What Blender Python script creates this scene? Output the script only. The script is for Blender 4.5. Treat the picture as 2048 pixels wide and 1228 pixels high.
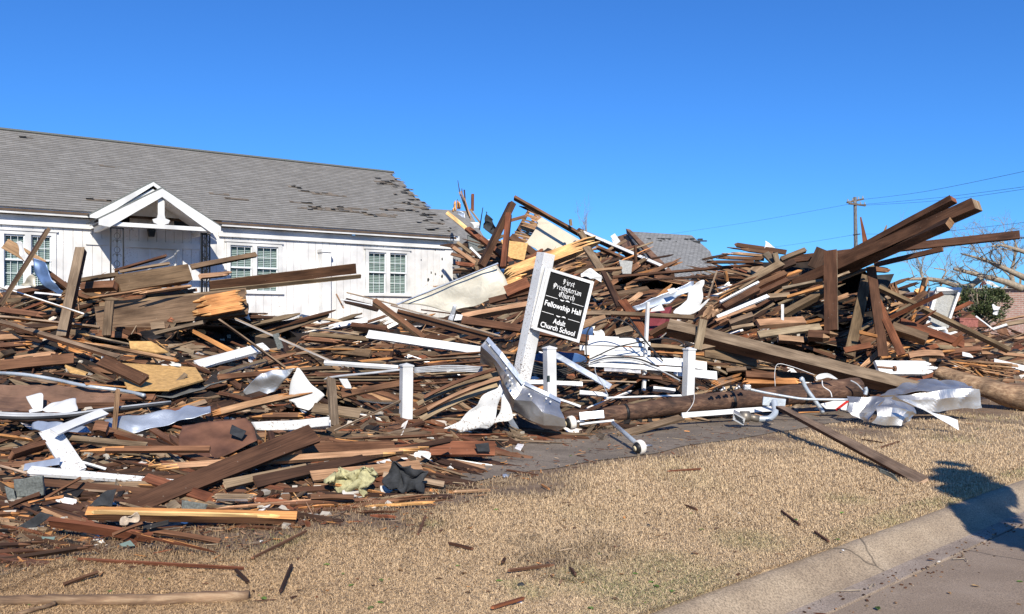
import bpy, bmesh, math, random
import numpy as np
from mathutils import Vector, Matrix, noise
from mathutils.bvhtree import BVHTree
for o in list(bpy.data.objects): bpy.data.objects.remove(o)
S = bpy.context.scene
COL = S.collection
R = math.radians
# ------------------------------------------------------------------ camera, sky, sun, exposure
F = 1750.0; U0 = 1024.0; V0 = 640.0; EYE = 1.6
cam = bpy.data.objects.new('camera', bpy.data.cameras.new('camera')); COL.objects.link(cam)
cam.location = (0, 0, EYE); cam.rotation_euler = (R(90), 0, 0)
cam.data.lens = 36 * F / 2048; cam.data.sensor_width = 36; cam.data.shift_y = 26 / 2048
cam.data.clip_start = 0.1; cam.data.clip_end = 3000
S.camera = cam
SUN_EL = 35.0; SUN_A = 8.0      # degrees to the right of straight behind the camera
w = bpy.data.worlds.new('World'); S.world = w; w.use_nodes = True
nt = w.node_tree; bg = nt.nodes['Background']
sky = nt.nodes.new('ShaderNodeTexSky'); sky.sky_type = 'NISHITA'; sky.sun_disc = False
sky.sun_elevation = R(SUN_EL); sky.sun_rotation = R(180 - SUN_A)
sky.air_density = 1.0; sky.dust_density = 0.15; sky.ozone_density = 4.0; sky.altitude = 50
hs = nt.nodes.new('ShaderNodeMix'); hs.data_type = 'RGBA'; hs.blend_type = 'MULTIPLY'; hs.inputs[0].default_value = 1; hs.inputs[7].default_value = (.27, .62, 1.08, 1)   # the deep polarised blue of this sky
nt.links.new(sky.outputs[0], hs.inputs[6]); nt.links.new(hs.outputs[2], bg.inputs[0])
bg.inputs[1].default_value = 0.1
sl = bpy.data.lights.new('sun', 'SUN'); sl.energy = 4.6; sl.angle = R(0.5); sl.color = (1, 0.925, 0.80)
sun = bpy.data.objects.new('sun', sl); COL.objects.link(sun)
SD = Vector((math.sin(R(SUN_A)) * math.cos(R(SUN_EL)), -math.cos(R(SUN_A)) * math.cos(R(SUN_EL)), math.sin(R(SUN_EL))))
sun.rotation_euler = SD.to_track_quat('Z', 'Y').to_euler()
S.view_settings.view_transform = 'Standard'; S.view_settings.look = 'None'; S.view_settings.gamma = 1
S.view_settings.exposure = 0.5
# ------------------------------------------------------------------ helpers
rnd = random.Random(7)
def P(u, v, d): return Vector(((u - U0) / F * d, d, EYE + (V0 - v) / F * d))
def tag(o, label=None, cat=None, group=None, kind=None):
    if label: o['label'] = label
    if cat: o['category'] = cat
    if group: o['group'] = group
    if kind: o['kind'] = kind
    return o
def empty(name, loc=(0, 0, 0), rz=0, **k):
    o = bpy.data.objects.new(name, None); COL.objects.link(o); o.location = loc; o.rotation_euler = (0, 0, rz)
    o.empty_display_size = .1
    return tag(o, **k)
def sst(a, b, x):
    t = max(0., min(1., (x - a) / (b - a))); return t * t * (3 - 2 * t)
# ---- materials
MATS = {}
def newmat(name):
    m = bpy.data.materials.new(name); m.use_nodes = True; MATS[name] = m
    n = m.node_tree.nodes; return m, m.node_tree, n['Principled BSDF']
def node(t, kind, **kw):
    n = t.nodes.new(kind)
    for k, v in kw.items():
        if k in n.inputs: n.inputs[k].default_value = v
        else: setattr(n, k, v)
    return n
def ramp(t, pts):
    r = t.nodes.new('ShaderNodeValToRGB'); e = r.color_ramp.elements
    while len(e) < len(pts): e.new(0.5)
    for q, (p, c) in zip(e, pts):
        q.position = p; q.color = (c[0], c[1], c[2], 1) if isinstance(c, (tuple, list)) else (c, c, c, 1)
    return r
def simple(name, col, rough=.7, metal=0, var=.25, scale=6, bump=.0, bscale=40, spec=.3):
    m, t, b = newmat(name)
    tc = node(t, 'ShaderNodeTexCoord'); nz = node(t, 'ShaderNodeTexNoise', Scale=scale, Detail=6.0)
    t.links.new(tc.outputs['Object'], nz.inputs['Vector'])
    lo = [c * (1 - var) for c in col]; hi = [min(1, c * (1 + var)) for c in col]
    r = ramp(t, [(.3, lo), (.7, hi)]); t.links.new(nz.outputs[0], r.inputs[0]); t.links.new(r.outputs[0], b.inputs['Base Color'])
    b.inputs['Roughness'].default_value = rough; b.inputs['Metallic'].default_value = metal
    b.inputs['Specular IOR Level'].default_value = spec
    if bump:
        n2 = node(t, 'ShaderNodeTexNoise', Scale=bscale, Detail=5.0); t.links.new(tc.outputs['Object'], n2.inputs['Vector'])
        bp = node(t, 'ShaderNodeBump', Strength=bump, Distance=.01); t.links.new(n2.outputs[0], bp.inputs['Height'])
        t.links.new(bp.outputs[0], b.inputs['Normal'])
    return m
# wood: per-face tint from the 'tint' attribute, grain and stains from UVs measured along the board
def wood(name='wood', bumpS=.5):
    m, t, b = newmat(name)
    at = node(t, 'ShaderNodeAttribute', attribute_name='tint')
    uv = node(t, 'ShaderNodeUVMap'); mp = node(t, 'ShaderNodeMapping'); mp.inputs['Scale'].default_value = (2.2, 75, 1)
    t.links.new(uv.outputs[0], mp.inputs[0])
    g = node(t, 'ShaderNodeTexNoise', Scale=1.0, Detail=5.0, Roughness=.65); t.links.new(mp.outputs[0], g.inputs['Vector'])
    mp2 = node(t, 'ShaderNodeMapping'); mp2.inputs['Scale'].default_value = (1.6, 5, 1); t.links.new(uv.outputs[0], mp2.inputs[0])
    s = node(t, 'ShaderNodeTexNoise', Scale=1.3, Detail=4.0); t.links.new(mp2.outputs[0], s.inputs['Vector'])
    rg = ramp(t, [(.25, .38), (.5, 1.0), (.78, 1.6)]); t.links.new(g.outputs[0], rg.inputs[0])
    rs = ramp(t, [(.28, (.42, .37, .32)), (.5, (1, .96, .9)), (.72, (1.5, 1.48, 1.42))]); t.links.new(s.outputs[0], rs.inputs[0])
    m1 = node(t, 'ShaderNodeMix', data_type='RGBA', blend_type='MULTIPLY'); m1.inputs[0].default_value = 1
    t.links.new(at.outputs['Color'], m1.inputs[6]); t.links.new(rg.outputs[0], m1.inputs[7])
    m2 = node(t, 'ShaderNodeMix', data_type='RGBA', blend_type='MULTIPLY'); m2.inputs[0].default_value = 1
    t.links.new(m1.outputs[2], m2.inputs[6]); t.links.new(rs.outputs[0], m2.inputs[7])
    # pale mortar or paint flecks and nail holes
    vz = node(t, 'ShaderNodeTexVoronoi', Scale=14.0, feature='F1'); t.links.new(uv.outputs[0], vz.inputs['Vector'])
    rv = ramp(t, [(.035, .55), (.06, 0)]); t.links.new(vz.outputs['Distance'], rv.inputs[0])
    m3 = node(t, 'ShaderNodeMix', data_type='RGBA'); t.links.new(rv.outputs[0], m3.inputs[0])
    t.links.new(m2.outputs[2], m3.inputs[6]); m3.inputs[7].default_value = (.45, .4, .33, 1)
    t.links.new(m3.outputs[2], b.inputs['Base Color'])
    b.inputs['Roughness'].default_value = .8; b.inputs['Specular IOR Level'].default_value = .25
    bp = node(t, 'ShaderNodeBump', Strength=bumpS, Distance=.004); t.links.new(g.outputs[0], bp.inputs['Height'])
    t.links.new(bp.outputs[0], b.inputs['Normal'])
    return m
WOOD = wood()
# painted wood: white paint with flaking patches that show the wood below
def painted(name, col=(.72, .72, .7), wear=.56, under=(.16, .11, .075)):
    m, t, b = newmat(name)
    tc = node(t, 'ShaderNodeTexCoord'); nz = node(t, 'ShaderNodeTexNoise', Scale=42.0, Detail=8.0, Roughness=.7)
    n2 = node(t, 'ShaderNodeTexNoise', Scale=1.6, Detail=3.0)
    for n in (nz, n2): t.links.new(tc.outputs['Object'], n.inputs['Vector'])
    ad = node(t, 'ShaderNodeMath', operation='MULTIPLY_ADD'); ad.inputs[1].default_value = .35
    t.links.new(n2.outputs[0], ad.inputs[0]); t.links.new(nz.outputs[0], ad.inputs[2])
    r = ramp(t, [(wear + .17, 0), (wear + .20, 1)]); t.links.new(ad.outputs[0], r.inputs[0])
    mx = node(t, 'ShaderNodeMix', data_type='RGBA'); t.links.new(r.outputs[0], mx.inputs[0])
    dirt = ramp(t, [(.35, [c * .72 for c in col]), (.6, col)]); t.links.new(n2.outputs[0], dirt.inputs[0])
    t.links.new(dirt.outputs[0], mx.inputs[6]); mx.inputs[7].default_value = (*under, 1)
    t.links.new(mx.outputs[2], b.inputs['Base Color']); b.inputs['Roughness'].default_value = .55
    bp = node(t, 'ShaderNodeBump', Strength=.3, Distance=.004); t.links.new(nz.outputs[0], bp.inputs['Height']); t.links.new(bp.outputs[0], b.inputs['Normal'])
    return m
PAINT = painted('white_paint', wear=.7); PEEL = painted('peeling_white_paint', wear=.585, under=(.3, .25, .2)); SIDING = painted('siding_paint', col=(.76, .75, .73), wear=.625, under=(.35, .27, .22))
VINYL = painted('white_vinyl', wear=.66, under=(.3, .26, .22))
def metal(name, col, rough, sc=2.5, met=.9, blue=0):
    m, t, b = newmat(name)
    tc = node(t, 'ShaderNodeTexCoord'); nz = node(t, 'ShaderNodeTexNoise', Scale=sc, Detail=6.0)
    t.links.new(tc.outputs['Object'], nz.inputs['Vector'])
    r = ramp(t, [(.3, [c * .72 for c in col]), (.6, col)]); t.links.new(nz.outputs[0], r.inputs[0]); t.links.new(r.outputs[0], b.inputs['Base Color'])
    r2 = ramp(t, [(.3, rough - .08), (.7, rough + .15)]); t.links.new(nz.outputs[0], r2.inputs[0]); t.links.new(r2.outputs[0], b.inputs['Roughness'])
    b.inputs['Metallic'].default_value = met
    n2 = node(t, 'ShaderNodeTexNoise', Scale=5.0, Detail=3.0, Distortion=1.0); t.links.new(tc.outputs['Object'], n2.inputs['Vector'])
    bp = node(t, 'ShaderNodeBump', Strength=.35, Distance=.03); t.links.new(n2.outputs[0], bp.inputs['Height']); t.links.new(bp.outputs[0], b.inputs['Normal'])
    return m
GALV = metal('galvanised_metal', (.55, .54, .52), .36, met=.8)
GREYM = metal('blue_grey_metal', (.42, .47, .55), .4, met=.5)
IVORY = metal('ivory_metal', (.55, .51, .41), .45, met=.15)
PIPE = metal('painted_pipe', (.5, .55, .58), .4, met=.4)
RUST = simple('rusty_sheet', (.13, .06, .035), .75, var=.5, scale=4, bump=.3)
BROWNSH = simple('brown_panel', (.15, .085, .055), .75, var=.45, scale=3, bump=.3)
FELT = simple('black_felt', (.03, .032, .035), .85, var=.4, scale=12, bump=.5)
BLACKM = simple('black_iron', (.015, .015, .015), .45)
CABLE = simple('cable_black', (.02, .02, .022), .5)
CABLEG = simple('cable_grey', (.35, .36, .37), .4, met if False else 0)
OSB = simple('plywood', (.5, .3, .11), .7, var=.25, scale=18, bump=.3)
PLASTER = simple('plaster', (.52, .46, .36), .85, var=.12, scale=2.5, bump=.3, bscale=12)
MAROON = simple('maroon_panel', (.16, .03, .035), .6, var=.2)
PLASTIC = simple('white_plastic', (.72, .72, .7), .5, var=.15)
BLUEP = simple('blue_sheet', (.03, .08, .2), .5, var=.3)
INSUL = simple('yellow_insulation', (.4, .37, .2), .95, var=.3, scale=30, bump=.8)
SHING = simple('shingle_grey', (.13, .14, .13), .9, var=.35, scale=60, bump=.5)
def barkmat(name, c1, c2, c3):
    m, t, b = newmat(name); tc = node(t, 'ShaderNodeTexCoord'); mp = node(t, 'ShaderNodeMapping'); mp.inputs['Scale'].default_value = (1.6, 16, 16); t.links.new(tc.outputs['Object'], mp.inputs[0])
    n = node(t, 'ShaderNodeTexNoise', Scale=1.6, Detail=8.0, Roughness=.65, Distortion=.4); t.links.new(mp.outputs[0], n.inputs['Vector'])
    n2 = node(t, 'ShaderNodeTexNoise', Scale=3.0, Detail=5.0); t.links.new(tc.outputs['Object'], n2.inputs['Vector'])
    r = ramp(t, [(.32, c1), (.5, c2), (.68, c3)]); t.links.new(n.outputs[0], r.inputs[0]); r2 = ramp(t, [(.35, .55), (.62, 1.25)]); t.links.new(n2.outputs[0], r2.inputs[0])
    mx = node(t, 'ShaderNodeMix', data_type='RGBA', blend_type='MULTIPLY'); mx.inputs[0].default_value = 1; t.links.new(r.outputs[0], mx.inputs[6]); t.links.new(r2.outputs[0], mx.inputs[7]); t.links.new(mx.outputs[2], b.inputs['Base Color'])
    b.inputs['Roughness'].default_value = .85; bp = node(t, 'ShaderNodeBump', Strength=.9, Distance=.012); t.links.new(n.outputs[0], bp.inputs['Height']); t.links.new(bp.outputs[0], b.inputs['Normal'])
    return m
BARK = barkmat('pole_bark', (.028, .014, .009), (.085, .042, .024), (.17, .1, .06))
TANLOG = barkmat('bare_log', (.09, .05, .028), (.22, .135, .075), (.36, .25, .15))
BRICKM = simple('brick_red', (.27, .1, .08), .85, var=.3, scale=20, bump=.3)
CONC = simple('concrete_block', (.3, .3, .28), .9, var=.2, scale=30, bump=.6)
PORC = simple('porcelain', (.7, .66, .58), .3, var=.08)
BLUEG = simple('green_slate', (.16, .22, .2), .8, var=.2)
TWIG = simple('twig_bark', (.28, .23, .17), .9, var=.3, scale=15)
DOOR = simple('door_paint', (.62, .64, .68), .45, var=.05)
# ---- mesh collector
class MB:
    def __init__(s): s.v = []; s.f = []; s.c = []; s.uv = []
    def face(s, idx, col=None, uv=None): s.f.append(idx); s.c.append(col or (1, 1, 1)); s.uv.append(uv)
    def quad(s, a, b, c, d, col=None):
        n = len(s.v); s.v += [Vector(a), Vector(b), Vector(c), Vector(d)]; s.face((n, n + 1, n + 2, n + 3), col)
    def poly(s, pts, col=None):
        n = len(s.v); s.v += [Vector(p) for p in pts]; s.face(tuple(range(n, n + len(pts))), col)
    def box(s, x0, x1, y0, y1, z0, z1, M=None, col=None):
        n = len(s.v); q = [Vector((x, y, z)) for x in (x0, x1) for y in (y0, y1) for z in (z0, z1)]
        if M is not None: q = [M @ p for p in q]
        s.v += q
        for f in ((0, 1, 3, 2), (4, 6, 7, 5), (0, 4, 5, 1), (2, 3, 7, 6), (0, 2, 6, 4), (1, 5, 7, 3)): s.face(tuple(n + i for i in f), col)
    def beam(s, a, b, w, t, up=Vector((0, 0, 1)), col=None):   # box from a to b; w across, t along up
        a = Vector(a); b = Vector(b); x = (b - a); L = x.length; x.normalize(); y = up.cross(x)
        if y.length < 1e-4: y = Vector((1, 0, 0)).cross(x)
        y.normalize(); z = x.cross(y); M = Matrix((x, y, z)).transposed().to_4x4(); M.translation = a
        s.box(0, L, -w / 2, w / 2, -t / 2, t / 2, M, col)
    def extr(s, pts, off, col=None):                          # solid from a polygon and an offset vector
        n = len(s.v); k = len(pts); off = Vector(off); s.v += [Vector(p) for p in pts] + [Vector(p) + off for p in pts]
        s.face(tuple(range(n, n + k)), col); s.face(tuple(range(n + 2 * k - 1, n + k - 1, -1)), col)
        for i in range(k):
            j = (i + 1) % k; s.face((n + j, n + i, n + k + i, n + k + j), col)
    def tube(s, pts, r, k=8, col=None, cap=True):
        pts = [Vector(p) for p in pts]; rr = r if isinstance(r, (list, tuple)) else [r] * len(pts); n0 = len(s.v); pv = None
        for i, p in enumerate(pts):
            tng = (pts[min(i + 1, len(pts) - 1)] - pts[max(i - 1, 0)]).normalized()
            if pv is None: a = tng.orthogonal().normalized()
            else:
                a = pv - tng * pv.dot(tng); a = a.normalized() if a.length > 1e-6 else tng.orthogonal().normalized()
            pv = a; b = tng.cross(a)
            for j in range(k):
                th = 2 * math.pi * j / k; s.v.append(p + (a * math.cos(th) + b * math.sin(th)) * rr[i])
        for i in range(len(pts) - 1):
            for j in range(k):
                j2 = (j + 1) % k; s.face((n0 + i * k + j, n0 + i * k + j2, n0 + (i + 1) * k + j2, n0 + (i + 1) * k + j), col)
        if cap:
            s.face(tuple(n0 + k - 1 - j for j in range(k)), col); s.face(tuple(n0 + (len(pts) - 1) * k + j for j in range(k)), col)
    def build(s, name, mat, parent=None, smooth=False, base=None, mods=()):
        me = bpy.data.meshes.new(name)
        vs = s.v if base is None else [v - base for v in s.v]
        me.from_pydata([tuple(v) for v in vs], [], s.f)
        me.materials.append(mat)
        if mat is WOOD or any(s.uv):
            ca = me.color_attributes.new('tint', 'FLOAT_COLOR', 'CORNER'); uvl = me.uv_layers.new(name='UVMap')
            cd = []; ud = []
            for f, c, u in zip(s.f, s.c, s.uv):
                for k in range(len(f)):
                    cd += [c[0], c[1], c[2], 1]
                    if u: ud += list(u[k])
                    else: p = s.v[f[k]]; ud += [p.x + p.y * .3, p.z + p.y * .1]
            ca.data.foreach_set('color', cd); uvl.data.foreach_set('uv', ud)
        if smooth: me.polygons.foreach_set('use_smooth', [True] * len(me.polygons))
        me.update()
        o = bpy.data.objects.new(name, me); COL.objects.link(o)
        if base is not None: o.location = base
        if parent is not None: o.parent = parent
        return o
def smooth_path(pts, n=6):
    pts = [Vector(p) for p in pts]; out = []
    for i in range(len(pts) - 1):
        p0 = pts[max(i - 1, 0)]; p1 = pts[i]; p2 = pts[i + 1]; p3 = pts[min(i + 2, len(pts) - 1)]
        for k in range(n):
            t = k / n; out.append(.5 * ((2 * p1) + (p2 - p0) * t + (2 * p0 - 5 * p1 + 4 * p2 - p3) * t * t + (3 * p1 - p0 - 3 * p2 + p3) * t ** 3))
    out.append(pts[-1]); return out
# ------------------------------------------------------------------ ground, kerb, road, pavement
KO = Vector((.71, 4.37, 0)); KD = Vector((.738, .675, 0)).normalized(); KN = Vector((KD.y, -KD.x, 0))   # kerb line, its direction, towards the road
LAWN = .13
def kq(x, y): return (x - KO.x) * KN.x + (y - KO.y) * KN.y
def gz(x, y):
    q = kq(x, y)
    if q > -.02: return -.08 if q < 9.5 else LAWN
    z = LAWN + .8 * sst(13, 24, y) + .25 * sst(24, 60, y)
    z += .012 * noise.noise(Vector((x * 1.3, y * 1.3, 0)))* sst(-.02, -.5, q) 
    return z
mb = MB()
qs = [-900, -400, -200, -100, -60, -40, -30] + [-25 + i * .5 for i in range(32)] + [-9 + i * .25 for i in range(34)] + [-.4, -.2, -.021, -.019, 2, 5, 9.49, 9.51, 15, 40, 150, 900]
ss_ = [-900, -300, -100, -50, -25] + [-15 + i * .4 for i in range(125)] + [40, 60, 100, 200, 400, 900]
for q in qs:
    for s_ in ss_:
        p = KO + KD * s_ + KN * q; mb.v.append(Vector((p.x, p.y, gz(p.x, p.y))))
n = len(ss_)
for i in range(len(qs) - 1):
    for j in range(n - 1): mb.face((i * n + j, (i + 1) * n + j, (i + 1) * n + j + 1, i * n + j + 1))
# ground material: matted dead grass and dirt
m, t, b = newmat('dry_lawn')
tc = node(t, 'ShaderNodeTexCoord')
n1 = node(t, 'ShaderNodeTexNoise', Scale=.9, Detail=6.0); n2 = node(t, 'ShaderNodeTexNoise', Scale=60.0, Detail=6.0, Roughness=.7); n3 = node(t, 'ShaderNodeTexNoise', Scale=9.0, Detail=5.0)
for q in (n1, n2, n3): t.links.new(tc.outputs['Object'], q.inputs['Vector'])
r1 = ramp(t, [(.3, (.3, .21, .12)), (.5, (.42, .305, .18)), (.7, (.52, .385, .235))]); t.links.new(n3.outputs[0], r1.inputs[0])
r2 = ramp(t, [(.3, .45), (.7, 1.3)]); t.links.new(n2.outputs[0], r2.inputs[0])
mx = node(t, 'ShaderNodeMix', data_type='RGBA', blend_type='MULTIPLY'); mx.inputs[0].default_value = 1
t.links.new(r1.outputs[0], mx.inputs[6]); t.links.new(r2.outputs[0], mx.inputs[7])
at = node(t, 'ShaderNodeAttribute', attribute_name='dirt')
mx2 = node(t, 'ShaderNodeMix', data_type='RGBA'); t.links.new(at.outputs['Fac'], mx2.inputs[0]); t.links.new(mx.outputs[2], mx2.inputs[6])
r3 = ramp(t, [(.3, (.08, .05, .032)), (.55, (.17, .11, .068)), (.72, (.3, .2, .12))]); t.links.new(n2.outputs[0], r3.inputs[0]); t.links.new(r3.outputs[0], mx2.inputs[7])
t.links.new(mx2.outputs[2], b.inputs['Base Color']); b.inputs['Roughness'].default_value = .95
bp = node(t, 'ShaderNodeBump', Strength=.8, Distance=.008); t.links.new(n2.outputs[0], bp.inputs['Height']); t.links.new(bp.outputs[0], b.inputs['Normal'])
ground = mb.build('ground', m, smooth=True); tag(ground, kind='structure')
def dirt(x, y):          # bare dirt and trampled litter near the wreck (0..1)
    if y < 1: return 0
    u = U0 + x / y * F; v = V0 + (EYE - LAWN) / y * F
    edge = np.interp(u, [-300, 0, 300, 600, 800, 900, 1000, 1200, 1400, 1700, 2100, 2500], [1190, 1165, 1125, 1085, 1060, 1010, 975, 935, 880, 855, 815, 800])
    e = (edge - v) / 60 + .62 + 1.2 * noise.noise(Vector((x * 1.4, y * 1.4, 3)))
    e2 = .55 - ((u - 1130) / 170) ** 2 - ((v - 1120) / 75) ** 2 + .8 * noise.noise(Vector((x * 2.5, y * 2.5, 9)))
    return max(0., min(1., max(e, e2)))
ca = ground.data.color_attributes.new('dirt', 'FLOAT_COLOR', 'POINT')
cd = []
for v in mb.v:
    k = dirt(v.x, v.y); cd += [k, k, k, 1]
ca.data.foreach_set('color', cd)
def strip(name, prof, mat, s0=-12, s1=60, step=.5, smooth=True, zoff=0):
    mb = MB(); k = len(prof); N = int((s1 - s0) / step) + 1
    for i in range(N):
        p = KO + KD * (s0 + i * step)
        for q, z in prof:
            w_ = .008 * noise.noise(Vector((s0 + i * step, q * 3, 1)));  r_ = p + KN * (q + w_); mb.v.append(Vector((r_.x, r_.y, z + zoff)))
    for i in range(N - 1):
        for j in range(k - 1): mb.face((i * k + j, i * k + j + 1, (i + 1) * k + j + 1, (i + 1) * k + j))
    return mb.build(name, mat, smooth=smooth)
def paving(name, c1, c2, c3, sc, crack=True, grit=90):
    m, t, b = newmat(name); tc = node(t, 'ShaderNodeTexCoord')
    a = node(t, 'ShaderNodeTexNoise', Scale=sc, Detail=7.0, Roughness=.6); g = node(t, 'ShaderNodeTexNoise', Scale=grit, Detail=3.0)
    for q in (a, g): t.links.new(tc.outputs['Object'], q.inputs['Vector'])
    r = ramp(t, [(.3, c1), (.5, c2), (.7, c3)]); t.links.new(a.outputs[0], r.inputs[0])
    r2 = ramp(t, [(.35, .62), (.5, 1), (.68, 1.35)]); t.links.new(g.outputs[0], r2.inputs[0])
    mx = node(t, 'ShaderNodeMix', data_type='RGBA', blend_type='MULTIPLY'); mx.inputs[0].default_value = 1
    t.links.new(r.outputs[0], mx.inputs[6]); t.links.new(r2.outputs[0], mx.inputs[7]); out = mx.outputs[2]
    if crack:
        vo = node(t, 'ShaderNodeTexVoronoi', Scale=float(crack), feature='DISTANCE_TO_EDGE'); dn = node(t, 'ShaderNodeTexNoise', Scale=3.0, Detail=5.0)
        t.links.new(tc.outputs['Object'], dn.inputs['Vector'])
        mm = node(t, 'ShaderNodeMix', data_type='RGBA'); mm.inputs[0].default_value = .12
        t.links.new(tc.outputs['Object'], mm.inputs[6]); t.links.new(dn.outputs['Color'], mm.inputs[7]); t.links.new(mm.outputs[2], vo.inputs['Vector'])
        rc = ramp(t, [(.0015, .3), (.0035, 1)]); t.links.new(vo.outputs[0], rc.inputs[0])
        m2 = node(t, 'ShaderNodeMix', data_type='RGBA', blend_type='MULTIPLY'); m2.inputs[0].default_value = 1
        t.links.new(out, m2.inputs[6]); t.links.new(rc.outputs[0], m2.inputs[7]); out = m2.outputs[2]
    t.links.new(out, b.inputs['Base Color']); b.inputs['Roughness'].default_value = .9
    bp = node(t, 'ShaderNodeBump', Strength=.5, Distance=.0012); t.links.new(g.outputs[0], bp.inputs['Height']); t.links.new(bp.outputs[0], b.inputs['Normal'])
    return m
kerbm = paving('kerb_concrete', (.215, .16, .108), (.29, .222, .15), (.35, .275, .19), 2.2, crack=.35)
gutm = paving('gutter_concrete', (.2, .155, .118), (.255, .2, .155), (.31, .25, .2), 3.0, crack=False, grit=120)
roadm = paving('asphalt', (.195, .143, .098), (.245, .182, .126), (.3, .23, .165), 1.2, crack=.3, grit=150)
tag(strip('kerb', [(-.06, -.02), (-.05, .118), (-.02, .132), (.02, .13), (.06, .115), (.10, .085), (.15, .045), (.20, .018), (.245, .006)], kerbm), kind='structure')
tag(strip('gutter', [(.245, .006), (.27, .004), (.33, .002), (.372, 0), (.378, -.03)], gutm, smooth=False), kind='structure')
tag(strip('road', [(.377, -.03), (.394, -.03), (.397, 0), (.8, .008), (3, .04), (6, .04), (9.4, 0)], roadm, step=1, smooth=False), kind='structure')
# pavement walk partly under the wreck
walkm = paving('walk_asphalt', (.115, .09, .065), (.17, .134, .098), (.235, .188, .14), 1.8, crack=.5, grit=110)
mb = MB(); N = 90
prof = [-3.35, -3.7, -4.2, -4.8]
for i in range(N):
    s_ = -1.2 + i * .3
    for j, q in enumerate(prof):
        qq = q + (.12 * noise.noise(Vector((s_ * 1.1, 0, 5))) + .05 * noise.noise(Vector((s_ * 5, 0, 5))) if j == 0 else 0)
        p = KO + KD * s_ + KN * qq; mb.v.append(Vector((p.x, p.y, gz(p.x, p.y) + .008)))
for i in range(N - 1):
    for j in range(3): mb.face((i * 4 + j, i * 4 + 4 + j, i * 4 + 5 + j, i * 4 + 1 + j))
tag(mb.build('pavement', walkm, smooth=True), kind='structure')
def onwalk(x, y):
    q = kq(x, y); s_ = (x - KO.x) * KD.x + (y - KO.y) * KD.y
    return -4.85 < q < -3.35 + .12 * noise.noise(Vector((s_ * 1.1, 0, 5))) + .05 * noise.noise(Vector((s_ * 5, 0, 5))) and s_ > -1.2
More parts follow.
